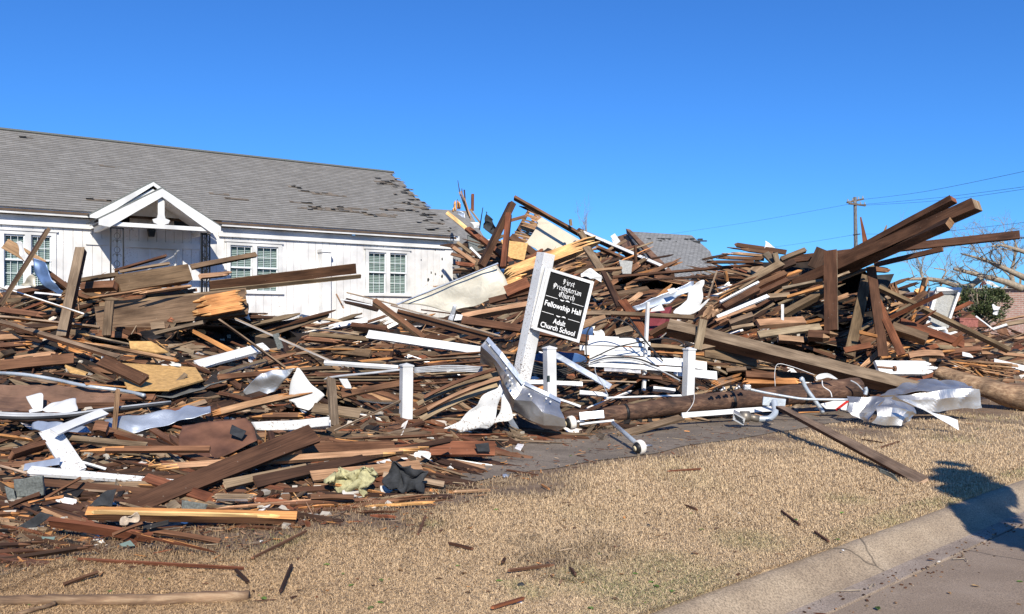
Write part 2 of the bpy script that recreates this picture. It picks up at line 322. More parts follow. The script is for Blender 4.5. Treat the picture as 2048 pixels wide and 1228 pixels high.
# grass blades, one mesh
def grass():
    GP = []
    for (u, v, r) in [(1985, 838, .7), (1912, 880, .45), (1500, 1085, .3), (1330, 1140, .35), (1180, 1165, .3), (860, 1055, .12), (1275, 1195, .25), (1060, 1190, .15), (560, 1085, .2), (1030, 1172, .1), (1700, 1000, .25)]:
        d_ = (EYE - LAWN) / (v - V0) * F; GP.append(((u - U0) / F * d_, d_, r))
    rs = np.random.RandomState(3); N = 900000
    d = 3.9 / np.sqrt(1 - rs.rand(N) * (1 - (3.9 / 19) ** 2)) # denser near the camera
    u = rs.uniform(-80, 2130, N); x = (u - U0) / F * d; y = d
    keep = np.zeros(N, bool); den = np.zeros(N); grn = np.zeros(N)
    qv = (x - KO.x) * KN.x + (y - KO.y) * KN.y
    for i in range(N):
        if qv[i] > -.005 + .07 * noise.noise(Vector((x[i] * 4, y[i] * 4, 0))): continue
        if onwalk(x[i] - rs.rand() * .1, y[i] + rs.rand() * .1): continue
        k = dirt(x[i], y[i])
        if rs.rand() < k * .93: continue
        keep[i] = True; den[i] = k
        g = .4 * max(0, noise.noise(Vector((x[i] * .9, y[i] * .9, 20))) - .3)
        for (gx, gy, gr) in GP:
            g += max(0, 1 - ((x[i] - gx) ** 2 + ((y[i] - gy) * .8) ** 2) / gr ** 2) * .4
        if qv[i] > -.25: g += .5 * max(0, .3 + noise.noise(Vector((x[i] * 1.5, y[i] * 1.5, 7))))
        grn[i] = g
    x, y, den, grn = x[keep], y[keep], den[keep], grn[keep]; M_ = len(x); d = y
    z = np.array([gz(a, b) for a, b in zip(x, y)])
    ang = rs.rand(M_) * 2 * np.pi + 0; lean = rs.uniform(.9, 1.52, M_)
    L = rs.uniform(.018, .044, M_) * (1 + .02 * d) * (1 + .5 * (den > .15)); wd = .00095 * (1 + .15 * d) * rs.uniform(.7, 1.3, M_)
    dx, dy = np.cos(ang), np.sin(ang)
    top = np.stack([x + dx * L * np.sin(lean), y + dy * L * np.sin(lean), z + L * np.cos(lean) + .004], 1)
    mid = np.stack([x + dx * L * .45 * np.sin(lean * .5), y + dy * L * .45 * np.sin(lean * .5), z + .5 * L * np.cos(lean * .5) + .003], 1)
    sx = np.stack([-dy * wd, dx * wd, np.zeros(M_)], 1); base = np.stack([x, y, z - .004], 1)
    V = np.stack([base - sx, base + sx, mid + sx * .9, mid - sx * .9, top], 1).reshape(-1, 3)
    i0 = np.arange(M_) * 5
    loops = np.stack([i0, i0 + 1, i0 + 2, i0 + 3, i0 + 3, i0 + 2, i0 + 4], 1).reshape(-1)
    me = bpy.data.meshes.new('grass'); me.vertices.add(len(V)); me.vertices.foreach_set('co', V.reshape(-1).astype(np.float32))
    me.loops.add(len(loops)); me.loops.foreach_set('vertex_index', loops.astype(np.int32))
    st = np.stack([np.arange(M_) * 7, np.arange(M_) * 7 + 4], 1).reshape(-1); tot = np.tile([4, 3], M_)
    me.polygons.add(2 * M_); me.polygons.foreach_set('loop_start', st.astype(np.int32)); me.polygons.foreach_set('loop_total', tot.astype(np.int32))
    me.update(); me.validate()
    a = rs.rand(M_)[:, None]
    c = (1 - a) * np.array([.5, .355, .205]) + a * np.array([.68, .51, .315])
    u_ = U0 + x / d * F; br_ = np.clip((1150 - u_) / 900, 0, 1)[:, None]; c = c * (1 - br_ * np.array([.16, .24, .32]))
    c = c * (1 - .45 * den[:, None]); g = np.clip(grn, 0, .8)[:, None] * (rs.rand(M_)[:, None] < .6)
    c = c * (1 - g) + g * np.array([.13, .2, .05]); c = c * rs.uniform(.92, 1.07, M_)[:, None]
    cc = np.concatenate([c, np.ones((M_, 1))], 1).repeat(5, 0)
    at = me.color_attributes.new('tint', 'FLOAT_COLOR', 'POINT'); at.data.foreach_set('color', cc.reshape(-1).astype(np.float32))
    m, t, b = newmat('straw_grass'); an = node(t, 'ShaderNodeAttribute', attribute_name='tint'); t.links.new(an.outputs['Color'], b.inputs['Base Color'])
    b.inputs['Roughness'].default_value = .8; b.inputs['Specular IOR Level'].default_value = .15
    me.materials.append(m)
    o = bpy.data.objects.new('grass', me); COL.objects.link(o)
    tag(o, 'matted straw-coloured winter lawn between the wreckage and the kerb', 'grass', kind='stuff')
grass()
# ------------------------------------------------------------------ white hall
TB = Vector((.812, .583, 0)).normalized(); NB = Vector((TB.y, -TB.x, 0)); BC = Vector((-1.82, 26.24, 0))
def xs(u, p=0.0):        # local x on the plane p metres in front of the wall seen at pixel column u
    k = (u - U0) / F; O = BC + NB * p; s_ = (O.x - k * O.y) / (TB.x - k * TB.y); return -s_
def zs(u, v, p=0.0):
    x = xs(u, p); q = BC + NB * p + TB * x; return EYE + (V0 - v) / F * q.y
hall = empty('hall_building', BC, math.atan2(TB.y, TB.x))
tag(hall, 'long white board-sided hall with grey shingle roof standing intact behind the wreckage at left', 'building')
def brick_mat(name, c1, c2, mort, scale, rw, rh, ms=.02, rough=.9, use_uv=True, bump=.5):
    m, t, b = newmat(name); tc = node(t, 'ShaderNodeTexCoord')
    br = node(t, 'ShaderNodeTexBrick'); br.inputs['Scale'].default_value = scale
    br.inputs['Brick Width'].default_value = rw; br.inputs['Row Height'].default_value = rh; br.inputs['Mortar Size'].default_value = ms
    br.inputs['Color1'].default_value = (*c1, 1); br.inputs['Color2'].default_value = (*c2, 1); br.inputs['Mortar'].default_value = (*mort, 1); br.inputs['Bias'].default_value = 0
    t.links.new(tc.outputs['UV'], br.inputs['Vector'])
    n = node(t, 'ShaderNodeTexNoise', Scale=3.5, Detail=9.0, Roughness=.75); t.links.new(tc.outputs['UV'], n.inputs['Vector'])
    r = ramp(t, [(.3, .8), (.7, 1.18)]); t.links.new(n.outputs[0], r.inputs[0])
    mx = node(t, 'ShaderNodeMix', data_type='RGBA', blend_type='MULTIPLY'); mx.inputs[0].default_value = 1
    t.links.new(br.outputs[0], mx.inputs[6]); t.links.new(r.outputs[0], mx.inputs[7]); t.links.new(mx.outputs[2], b.inputs['Base Color'])
    b.inputs['Roughness'].default_value = rough; b.inputs['Specular IOR Level'].default_value = .15
    bp = node(t, 'ShaderNodeBump', Strength=bump, Distance=.01, invert=True); t.links.new(br.outputs['Fac'], bp.inputs['Height']); t.links.new(bp.outputs[0], b.inputs['Normal'])
    return m
ROOFM = brick_mat('roof_shingles', (.192, .184, .17), (.245, .236, .22), (.165, .157, .145), 1.0, .31, .125, .005, bump=.25)
WIN = [(-3, 112, 461, 571), (452, 563, 484, 585), (730, 819, 499, 592), (-190, -110, 445, 560)]
wins = []
for (u0, u1, v0, v1) in WIN:
    x0, x1 = xs(u0), xs(u1); wins.append((x0, x1, 2.33, 3.62))
dx0, dx1 = xs(247), xs(352); dz1 = 3.34
mb = MB(); bw = .205
x = -24.0
while x < -.0:
    xe = min(x + bw, 0); c = (x + xe) / 2; segs = [(.3, 3.9)]
    for (a, b_, z0, z1) in wins:
        if a + .04 < c < b_ - .04: segs = [(.3, z0 + .02), (z1 - .02, 3.9)]
    if dx0 + .05 < c < dx1 - .05: segs = [(dz1, 4.6)]
    elif xs(165) < c < xs(455): segs = [(s0, s1 if s1 < 3.9 else 3.9) for s0, s1 in segs]
    for z0, z1 in segs: mb.box(x, xe - .008, -.012, .02, z0, z1)
    x = xe
mb.box(-24, 0, .021, .04, .3, 2.33); mb.box(-24, 0, .021, .04, 3.62, 3.9)
px = -24.0
for (a, b_, z0, z1) in sorted(wins) + [(0, 0, 0, 0)]:
    mb.box(px, a, .021, .04, 2.331, 3.619); px = b_
mb.box(-24, -.0, .3, .34, .3, 3.9)
mb.box(-.02, 0, .041, 7.8, .3, 3.9); mb.poly([(-.01, .04, 3.9), (-.01, 7.8, 3.9), (-.01, 3.91, 6.3)])
mb.build('wall', SIDING, hall)
mb = MB(); x0c = xs(889); mb.box(x0c, .035, -.035, -.013, .3, 3.93); mb.box(.001, .035, -.013, .2, .3, 3.93); mb.build('corner_board', PAINT, hall)
mb = MB(); mb.box(-24, xs(188), -.06, -.013, 3.74, 3.955); mb.box(xs(436), .04, -.06, -.013, 3.74, 3.955)
mb.box(-24, xs(188), -.085, -.0605, 3.72, 3.745); mb.box(xs(436), .05, -.085, -.0605, 3.72, 3.745)
mb.build('frieze_board', PAINT, hall)
mb = MB(); mb.box(-24, xs(190), -.21, -.0, 3.975, 4.01); mb.box(xs(436), .12, -.21, -.0, 3.975, 4.01)
mb.box(-24, xs(185), -.24, -.211, 3.965, 4.10); mb.box(xs(438), .14, -.24, -.211, 3.965, 4.10)
mb.build('fascia', PAINT, hall)
mb = MB(); a, b_ = xs(645, .3), xs(662, .3); mb.box(a, b_, -.3, -.014, .4, zs(653, 505, .2)); mb.box(a - .03, b_ + .03, -.33, -.013, zs(653, 505, .2), zs(653, 499, .2)); mb.build('downpipe_box', PAINT, hall)
GLASS, tg, bg_ = newmat('window_glass'); bg_.inputs['Base Color'].default_value = (.05, .09, .09, 1); bg_.inputs['Roughness'].default_value = .06; bg_.inputs['Alpha'].default_value = .22
BLIND = simple('blind_slats', (.36, .46, .43), .5, var=.05)
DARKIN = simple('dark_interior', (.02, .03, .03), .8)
TRIMB = simple('sash_paint', (.7, .73, .75), .45, var=.04)
for (a, b_, z0, z1) in wins:
    mb = MB(); cw = .1; mid = (a + b_) / 2
    mb.box(a - .0, a + cw, -.045, .12, z0, z1); mb.box(b_ - cw, b_, -.045, .12, z0, z1); mb.box(mid - .06, mid + .06, -.045, .12, z0, z1 - .1)
    mb.box(a + cw, b_ - cw, -.045, .12, z1 - .1, z1); mb.box(a - .04, b_ + .04, -.08, .12, z0 - .05, z0); mb.box(a - .03, b_ + .03, -.07, -.0455, z1 - .02, z1 + .03)
    wf = mb.build('window', PAINT, hall)
    for (c, d_) in ((a + cw, mid - .06), (mid + .06, b_ - cw)):
        zm = (z0 + z1) / 2 - .02
        mb = MB()
        for (p, q, y) in ((z0, zm + .02, .03), (zm - .02, z1 - .1, .0)):
            mb.box(c, c + .026, y, y + .03, p, q); mb.box(d_ - .026, d_, y, y + .03, p, q); mb.box(c + .035, d_ - .035, y, y + .03, p, p + .04); mb.box(c + .035, d_ - .035, y, y + .03, q - .04, q)
            for k in (1, 2):
                xx = c + (d_ - c) * k / 3; mb.box(xx - .004, xx + .004, y + .008, y + .02, p + .04, q - .04)
            mb.box(c + .035, d_ - .035, y + .009, y + .019, (p + q) / 2 - .005, (p + q) / 2 + .005)
        mb.build('sash', TRIMB, wf)
        mb = MB(); mb.quad((c, .055, z0), (d_, .055, z0), (d_, .055, z1 - .1), (c, .055, z1 - .1)); mb.build('pane', GLASS, wf)
        mb = MB(); zz = z0 + .02
        while zz < z1 - .12:
            mb.box(c, d_, .085, .11, 0, .003, Matrix.Translation((0, 0, zz)) @ Matrix.Rotation(R(-0), 4, 'X')); mb.quad((c, .08, zz), (d_, .08, zz), (d_, .1, zz + .028), (c, .1, zz + .028)); zz += .045
        mb.build('blind', BLIND, wf)
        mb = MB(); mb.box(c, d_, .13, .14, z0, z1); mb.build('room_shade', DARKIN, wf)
# roof with a ragged, stripped right-hand rake
mb = MB(); eA = (-.27, 4.09); rA = (3.91, 6.57); rt = random.Random(4)
SLL = math.hypot(rA[0] - eA[0], rA[1] - eA[1])
def rp(x, s_, lift=0):        # point on the front slope: x along the wall, s_ metres up the slope
    k = s_ / SLL; ny, nz = -(rA[1] - eA[1]) / SLL, (rA[0] - eA[0]) / SLL
    return Vector((x, eA[0] + (rA[0] - eA[0]) * k + ny * lift, eA[1] + (rA[1] - eA[1]) * k + nz * lift))
rows = int(SLL / .125); edge = []
for r_ in range(rows + 1):
    s0 = r_ * .125; s1 = min(s0 + .125, SLL); 
    if s0 >= SLL - .001: break
    xe = .14 + rt.uniform(-.3, .05) * (1 if rt.random() < .5 else .35); edge.append(xe)
    a, b_, c, d_ = rp(-24, s0, .022), rp(xe, s0, .022), rp(xe, s1, .008), rp(-24, s1, .008)
    n = len(mb.v); mb.v += [a, b_, c, d_, rp(-24, s0, .008), rp(xe, s0, .008)]
    mb.face((n, n + 1, n + 2, n + 3), (1, 1, 1), [(-24, s0), (xe, s0), (xe, s1), (-24, s1)])
    mb.face((n + 4, n + 5, n + 1, n), (1, 1, 1), [(-24, s0), (xe, s0), (xe, s0), (-24, s0)])
roof = mb.build('roof', ROOFM, hall)
mb = MB(); e0 = rp(0, 0, -.03); r0 = rp(0, SLL, -.03)
mb.extr([(-24, e0.y, e0.z), (-24, r0.y, r0.z), (-24, 8.1, 4.05), (-24, 8.1, 3.98), (-24, 3.91, 6.48), (-24, e0.y, e0.z - .05)], (24.02, 0, 0))
mb.build('roof_deck', simple('roof_deck_wood', (.1, .07, .05), .85), hall)
mb = MB(); mb.box(-24, .1, 3.8, 4.02, 6.555, 6.6); mb.build('ridge_cap', SHING, hall)
def roof_at(u, v):
    o = Vector((0, 0, EYE)); dr = Vector(((u - U0) / F, 1, (V0 - v) / F))
    Mi = Matrix((TB, -NB, Vector((0, 0, 1))));  lo = Mi @ (o - BC); ld = Mi @ dr
    a = rp(0, 0); nrm = Vector((0, -(rA[1] - eA[1]), (rA[0] - eA[0]))).normalized()
    k = (a - lo).dot(nrm) / ld.dot(nrm); q = lo + ld * k
    return q.x, math.hypot(q.y - eA[0], q.z - eA[1])
Z2 = lambda x, y: (420 + x / 2.923, 280 + y / 2.923)
Z1 = lambda x, y: (x / 2.923, 220 + y / 2.923)
UNDER = simple('roof_underlay', (.14, .115, .09), .9, var=.4, scale=3); LOOSE = simple('loose_shingle', (.16, .155, .145), .9, var=.4, scale=4)
def one(name, mat, q): m_ = MB(); m_.quad(*q); return m_.build(name, mat, hall)
tears = [Z2(960, 245) + (6,), Z2(1040, 262) + (8,), Z2(515, 303) + (8,), Z2(600, 322) + (8,), Z2(455, 275) + (3,), Z2(505, 398) + (14,), Z2(580, 400) + (10,), Z2(750, 405) + (8,), Z2(830, 432) + (12,), Z2(900, 440) + (8,), Z2(995, 410) + (6,), Z2(1080, 410) + (6,), Z2(1080, 375) + (6,), Z2(470, 370) + (5,), Z2(90, 352) + (4,),
         Z2(1150, 320) + (4,), Z2(1160, 352) + (6,), Z2(1200, 405) + (8,), Z2(1240, 445) + (8,), Z2(1290, 490) + (8,), Z2(1000, 528) + (5,), Z2(1290, 545) + (8,), Z1(580, 330) + (3,), Z1(505, 535) + (4,), Z1(1225, 495) + (4,), Z1(1320, 527) + (5,), Z1(110, 158) + (2,), Z2(1050, 240) + (5,), Z2(970, 255) + (5,)]
for (u, v, k) in tears:
    x, s_ = roof_at(u, v); s_ = round(s_ / .125) * .125
    if s_ < .13 or s_ > SLL - .15: continue
    lo = []; hi = []; xx = x
    for i in range(k):
        h = .125 * rt.choice((.35, 1, 1)); wv = rt.uniform(.09, .17)
        if xx + wv > .1: break
        lo += [rp(xx, s_, .026), rp(xx + wv, s_, .026)]; hi += [rp(xx, s_ + h, .026), rp(xx + wv, s_ + h, .026)]
        if rt.random() < .3:
            q = rt.uniform(.02, .08); one('lifted_shingle', LOOSE, (rp(xx, s_ + h, .03), rp(xx + wv, s_ + h, .03), rp(xx + wv, s_ + h - .11, .03 + q), rp(xx - .01, s_ + h - .1, .03 + q * .6)))
        xx += wv
    if lo: m_ = MB(); m_.poly([lo[0], lo[-1]] + hi[::-1]); m_.build('bare_patch', UNDER, hall)
for i in range(32):
    s_ = rt.uniform(.1, SLL - .2); x = rt.uniform(-.9, -.0) if s_ > 1.2 else rt.uniform(-1.1, .1); q = rt.uniform(.02, .09); wv = rt.uniform(.1, .3)
    one('lifted_shingle', LOOSE if rt.random() < .6 else UNDER, (rp(x, s_ + .11, .028), rp(x + wv, s_ + .12, .028), rp(x + wv, s_, .03 + q), rp(x, s_ + rt.uniform(-.02, .02), .03 + q * .5)))
# porch
def gable(p_front, p_back, xc, zc, hw, ze, fas, name):
    mb = MB(); th = .03
    for sg in (-1, 1):
        a = Vector((xc, -p_front, zc)); b_ = Vector((xc + sg * hw, -p_front, ze))
        n = (b_ - a).cross(Vector((0, 1, 0))) * -sg; n.normalize()
        if n.z < 0: n = -n
        mb.extr([a, b_, b_ + n * th, a + n * th], (0, p_front - p_back, 0))
    r_ = mb.build(name, SHING, hall)
    mb = MB()
    for sg in (-1, 1):      # raking front boards, plumb at the ridge
        a = Vector((xc, -p_front - .04, zc - .005)); b_ = Vector((xc + sg * hw, -p_front - .04, ze - .005))
        mb.extr([a, b_, b_ + Vector((0, 0, -fas * .75)), b_ + Vector((-sg * .22, 0, -fas * .95)), a + Vector((0, 0, -fas * 1.15))], (0, .035, 0))
    mb.build('rake_board', PAINT, r_)
    return r_
xm = xs(330, 1.5) - .1
g1 = gable(1.62, .25, xm, zs(330, 379, 1.5), 1.32, 3.80, .165, 'porch_roof')
xm2 = xs(304, .4)
gable(.5, -2.2, xm2, zs(304, 365, .4), 1.38, 4.0, .075, 'entry_gable')
mb = MB()
for sg in (-1, 1):
    a = Vector((xm2, -.47, zs(304, 365, .4) - .16)); b_ = Vector((xm2 + sg * 1.25, -.47, 3.93)); mb.extr([a, b_, b_ + Vector((0, 0, -.14)), a + Vector((0, 0, -.16))], (0, .03, 0))
mb.build('inner_rake_board', PAINT, hall)
mb = MB(); zc = zs(304, 365, .4); mb.poly([(xm2 - 1.3, -.42, 4.06), (xm2 + 1.3, -.42, 4.06), (xm2, -.42, zc - .22)]); mb.build('gable_panel', PAINT, hall)
zb = 3.745
mb = MB(); mb.box(xm - 1.14, xm + 1.16, -1.60, -1.5, zb - .07, zb + .02)
mb.box(xm - 1.14, xm - 1.06, -1.5, -.1, zb - .1, zb + .02); mb.box(xm + 1.08, xm + 1.16, -1.5, -.1, zb - .1, zb + .02)
mb.build('porch_beam', PAINT, hall)
mb = MB(); zt = zs(330, 400, 1.5)
mb.extr([(xm - .07, -1.58, zt + .1), (xm + .07, -1.58, zt + .1), (xm + .07, -1.58, zb + .25), (xm + .09, -1.58, zb + .17), (xm + .19, -1.58, zb + .13), (xm + .16, -1.58, zb + .06), (xm + .06, -1.58, zb + .021), (xm - .06, -1.58, zb + .021), (xm - .16, -1.58, zb + .06), (xm - .19, -1.58, zb + .13), (xm - .09, -1.58, zb + .17), (xm - .07, -1.58, zb + .25)], (0, .04, 0))
mb.build('king_post', PAINT, hall)
mb = MB()
for sg in (-1, 1):
    for k in range(9):
        y0 = -1.55 + k * .145
        a = Vector((xm, y0, zs(330, 379, 1.5) - .05)); b_ = Vector((xm + sg * 1.26, y0, 3.78)); n = Vector((0, 0, -.02))
        mb.extr([a, b_, b_ + n, a + n], (0, .135, 0))
mb.build('porch_ceiling', PAINT, hall)
mb = MB(); mb.box(xm - 1.3, xm + 1.3, -.02 - .028, -.0125 - .0, dz1 + .02, dz1 + .16); mb.box(dx0 - .12, dx0, -.05, .12, .6, dz1); mb.box(dx1, dx1 + .12, -.05, .12, .6, dz1); mb.box(dx0 - .12, dx1 + .12, -.055, .1, dz1, dz1 + .05)
mb.build('door_frame', PAINT, hall)
dr = MB(); dr.box(dx0, dx1, .03, .08, .8, dz1); dm = (dx0 + dx1) / 2
dr.box(dm - .012, dm + .012, .02, .0295, .8, dz1)
door = dr.build('door', DOOR, hall)
for cx in (dx0 + .32, dx1 - .32):
    if cx > dm: continue
    zt = zs(272, 506); pts = [(cx - .25, .024, zt - .55), (cx + .25, .024, zt - .55)] + [(cx + .25 * math.cos(a), .024, zt - .24 + .26 * math.sin(a)) for a in [math.pi * i / 12 for i in range(13)]]
    mb = MB(); mb.poly(pts); mb.build('pane', GLASS if False else simple('door_glass', (.05, .04, .06), .1), door)
    mb = MB(); mb.box(cx - .012, cx + .012, .012, .022, zt - .55, zt); mb.box(cx - .25, cx + .25, .013, .021, zt - .26, zt - .235); mb.build('glazing_bar', PAINT, door)
def scroll_post(x, y, w_, parent):
    mb = MB()
    for sx in (-w_ / 2, w_ / 2): mb.box(x + sx - .014, x + sx + .014, y - .014, y + .014, .8, zb - .1)
    zz = 2.3
    while zz < zb - .3:
        for sg in (-1, 1):
            pts = []
            for i in range(14):
                a = i / 13 * 4.2 - .6; r_ = .065 * (1 - i / 20); pts.append(Vector((x + sg * (.055 - r_ * math.cos(a)), y, zz + .1 + r_ * math.sin(a) + (i > 6) * .0)))
            mb.tube(pts, .008, 4)
            pts = [Vector((x + sg * (.01 + .05 * math.sin(math.pi * i / 8)), y, zz + .16 + .15 * i / 8)) for i in range(9)]; mb.tube(pts, .008, 4)
        mb.box(x - .018, x + .018, y - .018, y + .018, zz + .1, zz + .14); zz += .31
    mb.box(x - .007, x + .007, y - .007, y + .007, .8, zb - .1)
    mb.box(x - w_ / 2, x + w_ / 2, y - .014, y + .014, zb - .12, zb - .095)
    mb.build('iron_post', BLACKM, parent)
scroll_post((xs(222, 1.5) + xs(246, 1.5)) / 2, -1.5, .26, hall)
scroll_post(xs(411, 1.5), -1.42, .1, hall); scroll_post(xs(413, 1.2), -1.15, .18, hall)
mb = MB(); mb.box(xs(402, 1.5) - .012, xs(402, 1.5) + .012, -1.52, -1.5, .8, zb - .1); mb.build('iron_rod', BLACKM, hall)
mb = MB(); lx = xs(303, .2); lz = zs(303, 466, .2)
mb.extr([(lx - .09, -.26, lz + .09), (lx + .09, -.26, lz + .09), (lx + .055, -.26, lz - .09), (lx - .055, -.26, lz - .09)], (0, .12, 0)); mb.extr([(lx - .07, -.25, lz + .1), (lx + .07, -.25, lz + .1), (lx + .02, -.25, lz + .16), (lx - .02, -.25, lz + .16)], (0, .1, 0))
mb.box(lx - .02, lx + .02, -.14, -.013, lz - .02, lz + .06); mb.build('wall_lantern', BLACKM, hall)
mb = MB()
for (u, v, s_) in [(870, 548, 2), (884, 553, 3), (884, 518, 2), (856, 560, 3), (842, 520, 1.5), (870, 500, 1.5), (862, 545, 2)]:
    x = xs(u); z = zs(u, v); r_ = s_ / 70; mb.poly([(x + r_ * math.cos(a) * rt.uniform(.5, 1.1), -.0135, z + 1.6 * r_ * math.sin(a) * rt.uniform(.6, 1.1)) for a in [i * .785 for i in range(8)]])
mb.build('punched_hole', DARKIN, hall)
# ------------------------------------------------------------------ wreck mound: a solid heap whose surface the pieces rest on
PROF = {
 -300: [(1160, 4.95), (1060, 6.0), (960, 7.2), (860, 8.8), (760, 10.4), (660, 12.2), (600, 13.5)],
 0: [(1130, 5.3), (1040, 6.4), (960, 7.4), (860, 8.9), (760, 10.4), (660, 12.2), (590, 13.5)],
 200: [(1100, 5.7), (1020, 6.7), (940, 7.7), (860, 8.8), (770, 10.2), (660, 12.2), (575, 13.5)],
 350: [(1080, 6.0), (1010, 6.9), (940, 7.8), (860, 9.0), (770, 10.4), (670, 12.2), (580, 13.5)],
 470: [(1062, 6.2), (1000, 7.0), (930, 7.9), (860, 9.1), (780, 10.5), (700, 12), (625, 13.7)],
 600: [(1040, 6.6), (980, 7.3), (920, 8.2), (860, 9.3), (790, 10.6), (720, 12.4), (655, 14.6)],
 750: [(1010, 7.1), (960, 7.8), (900, 9.0), (850, 10.1), (780, 11.6), (710, 13.3), (655, 15.5)],
 850: [(990, 7.5), (940, 8.4), (890, 9.6), (840, 10.9), (775, 12.3), (700, 14.2), (640, 17)],
 905: [(972, 7.9), (928, 8.8), (885, 10), (835, 11.3), (768, 12.7), (690, 15), (628, 19)],
 930: [(965, 8.1), (920, 9.1), (880, 10.3), (830, 11.8), (760, 13.2), (640, 18), (470, 25)],
 1050: [(895, 10.3), (870, 10.9), (840, 11.7), (790, 12.6), (710, 14.6), (590, 19.8), (503, 24)],
 1200: [(868, 11.5), (845, 12.1), (815, 12.8), (765, 13.8), (700, 15.3), (600, 19.3), (500, 23.5)],
 1280: [(858, 12.0), (835, 12.6), (805, 13.3), (755, 14.3), (690, 15.8), (605, 18.9), (525, 22.5)],
 1350: [(848, 12.6), (825, 13.1), (795, 13.8), (745, 14.9), (680, 16.4), (610, 18.6), (565, 22)],
 1500: [(828, 13.8), (808, 14.2), (775, 14.8), (720, 15.8), (650, 17), (580, 18.3), (525, 19.5)],
 1650: [(810, 15.0), (795, 15.3), (760, 15.9), (715, 16.6), (650, 17.4), (580, 18.2), (520, 19.2)],
 1780: [(805, 15.6), (785, 15.9), (750, 16.4), (710, 16.9), (650, 17.6), (600, 18.4), (570, 19.2)],
 1850: [(805, 15.8), (785, 16.1), (755, 16.6), (730, 17.0), (705, 17.8), (675, 19.2), (652, 21)],
 1950: [(805, 15.9), (785, 16.4), (760, 17.3), (735, 18.6), (710, 20.4), (690, 23.5), (672, 28)],
 2150: [(805, 15.9), (785, 16.6), (760, 17.8), (740, 19), (718, 21), (698, 24), (675, 29)],
 2500: [(805, 15.9), (785, 16.6), (760, 17.8), (740, 19), (718, 21), (698, 24), (675, 29)]}
VOID = [(470, 682, 120, 36), (235, 690, 60, 18), (1520, 600, 60, 22), (1690, 590, 48, 60), (1590, 700, 90, 14), (1290, 577, 90, 20), (1440, 752, 120, 14), (1250, 772, 110, 13), (330, 765, 60, 16), (1480, 655, 50, 10), (690, 800, 60, 14), (1660, 660, 60, 20), (870, 640, 90, 14), (600, 830, 50, 14)]
def void(u, v): return max(0, 1 - min(((u - a) / c) ** 2 + ((v - b) / e) ** 2 for a, b, c, e in VOID))
keys = sorted(PROF); NU, NT = 210, 72
mb = MB()
for i in range(NU + 1):
    u = -300 + 2800 * i / NU; pr = []
    for k in range(7): pr.append((np.interp(u, keys, [PROF[q][k][0] for q in keys]), np.interp(u, keys, [PROF[q][k][1] for q in keys])))
    pts = [P(u, v, d) for v, d in pr]
    g0 = pts[0]; pts[0] = Vector((g0.x, g0.y, gz(g0.x, g0.y) - .03))
    cr = pts[-1]; kx = cr.x / cr.y
    for dd, f in ((.8, .92), (1.8, .55), (3.2, 0.0)):
        y = cr.y + dd; gg = gz(kx * y, y); pts.append(Vector((kx * y, y, gg - .05 + (cr.z - gg) * f)))
    for j in range(NT + 1):
        f = j / NT * (len(pts) - 1); a = min(int(f), len(pts) - 2); p = pts[a].lerp(pts[a + 1], f - a)
        am = .16 * sst(0, .08, j / NT) * sst(0, 1, (p.z - gz(p.x, p.y)) / .5)
        if p.y > 19.5 and u < 900: am *= .3
        p.z += am * (noise.noise(Vector((p.x * 1.7, p.y * 1.7, 0))) + .6 * noise.noise(Vector((p.x * 5, p.y * 5, 4))))
        if p.y > 5 and p.z > .3:
            k = 1 + .09 * void(U0 + p.x / p.y * F, V0 + (EYE - p.z) / p.y * F) ** .5
            q = Vector((0, 0, EYE)) + (p - Vector((0, 0, EYE))) * k; p = q if q.z > gz(q.x, q.y) else p
        mb.v.append(p)
for i in range(NU):
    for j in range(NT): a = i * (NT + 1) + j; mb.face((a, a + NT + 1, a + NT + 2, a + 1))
mound = mb.build('rubble_heap', simple('rubble_dirt_shade', (.02, .014, .01), .95, var=.6, scale=5, bump=.8, bscale=30), smooth=False)  # dirt coloured near black so the gaps carry the shade of deep hollows
tag(mound, 'packed core of broken timber, plaster and dirt under the loose wreckage, coloured near black for shade in the gaps', 'rubble', kind='stuff')
MBV = BVHTree.FromPolygons([tuple(v) for v in mb.v], mb.f)
def surf(u, v):
    dr = Vector(((u - U0) / F, 1, (V0 - v) / F)); L = dr.length; h = MBV.ray_cast(Vector((0, 0, EYE)), dr / L)
    if h[0] is not None: return h[0].y
    if v > V0 + 15:
        d = (EYE - LAWN) / (v - V0) * F
        for _ in range(4):
            p = P(u, v, d); d = (EYE - max(gz(p.x, p.y), 0)) / (v - V0) * F
        return d
    return None
HITS = {}
def down(x, y):
    h = MBV.ray_cast(Vector((x, y, 30)), Vector((0, 0, -1))); g = max(gz(x, y), 0)
    return max(h[0].z, g) if h[0] is not None else g
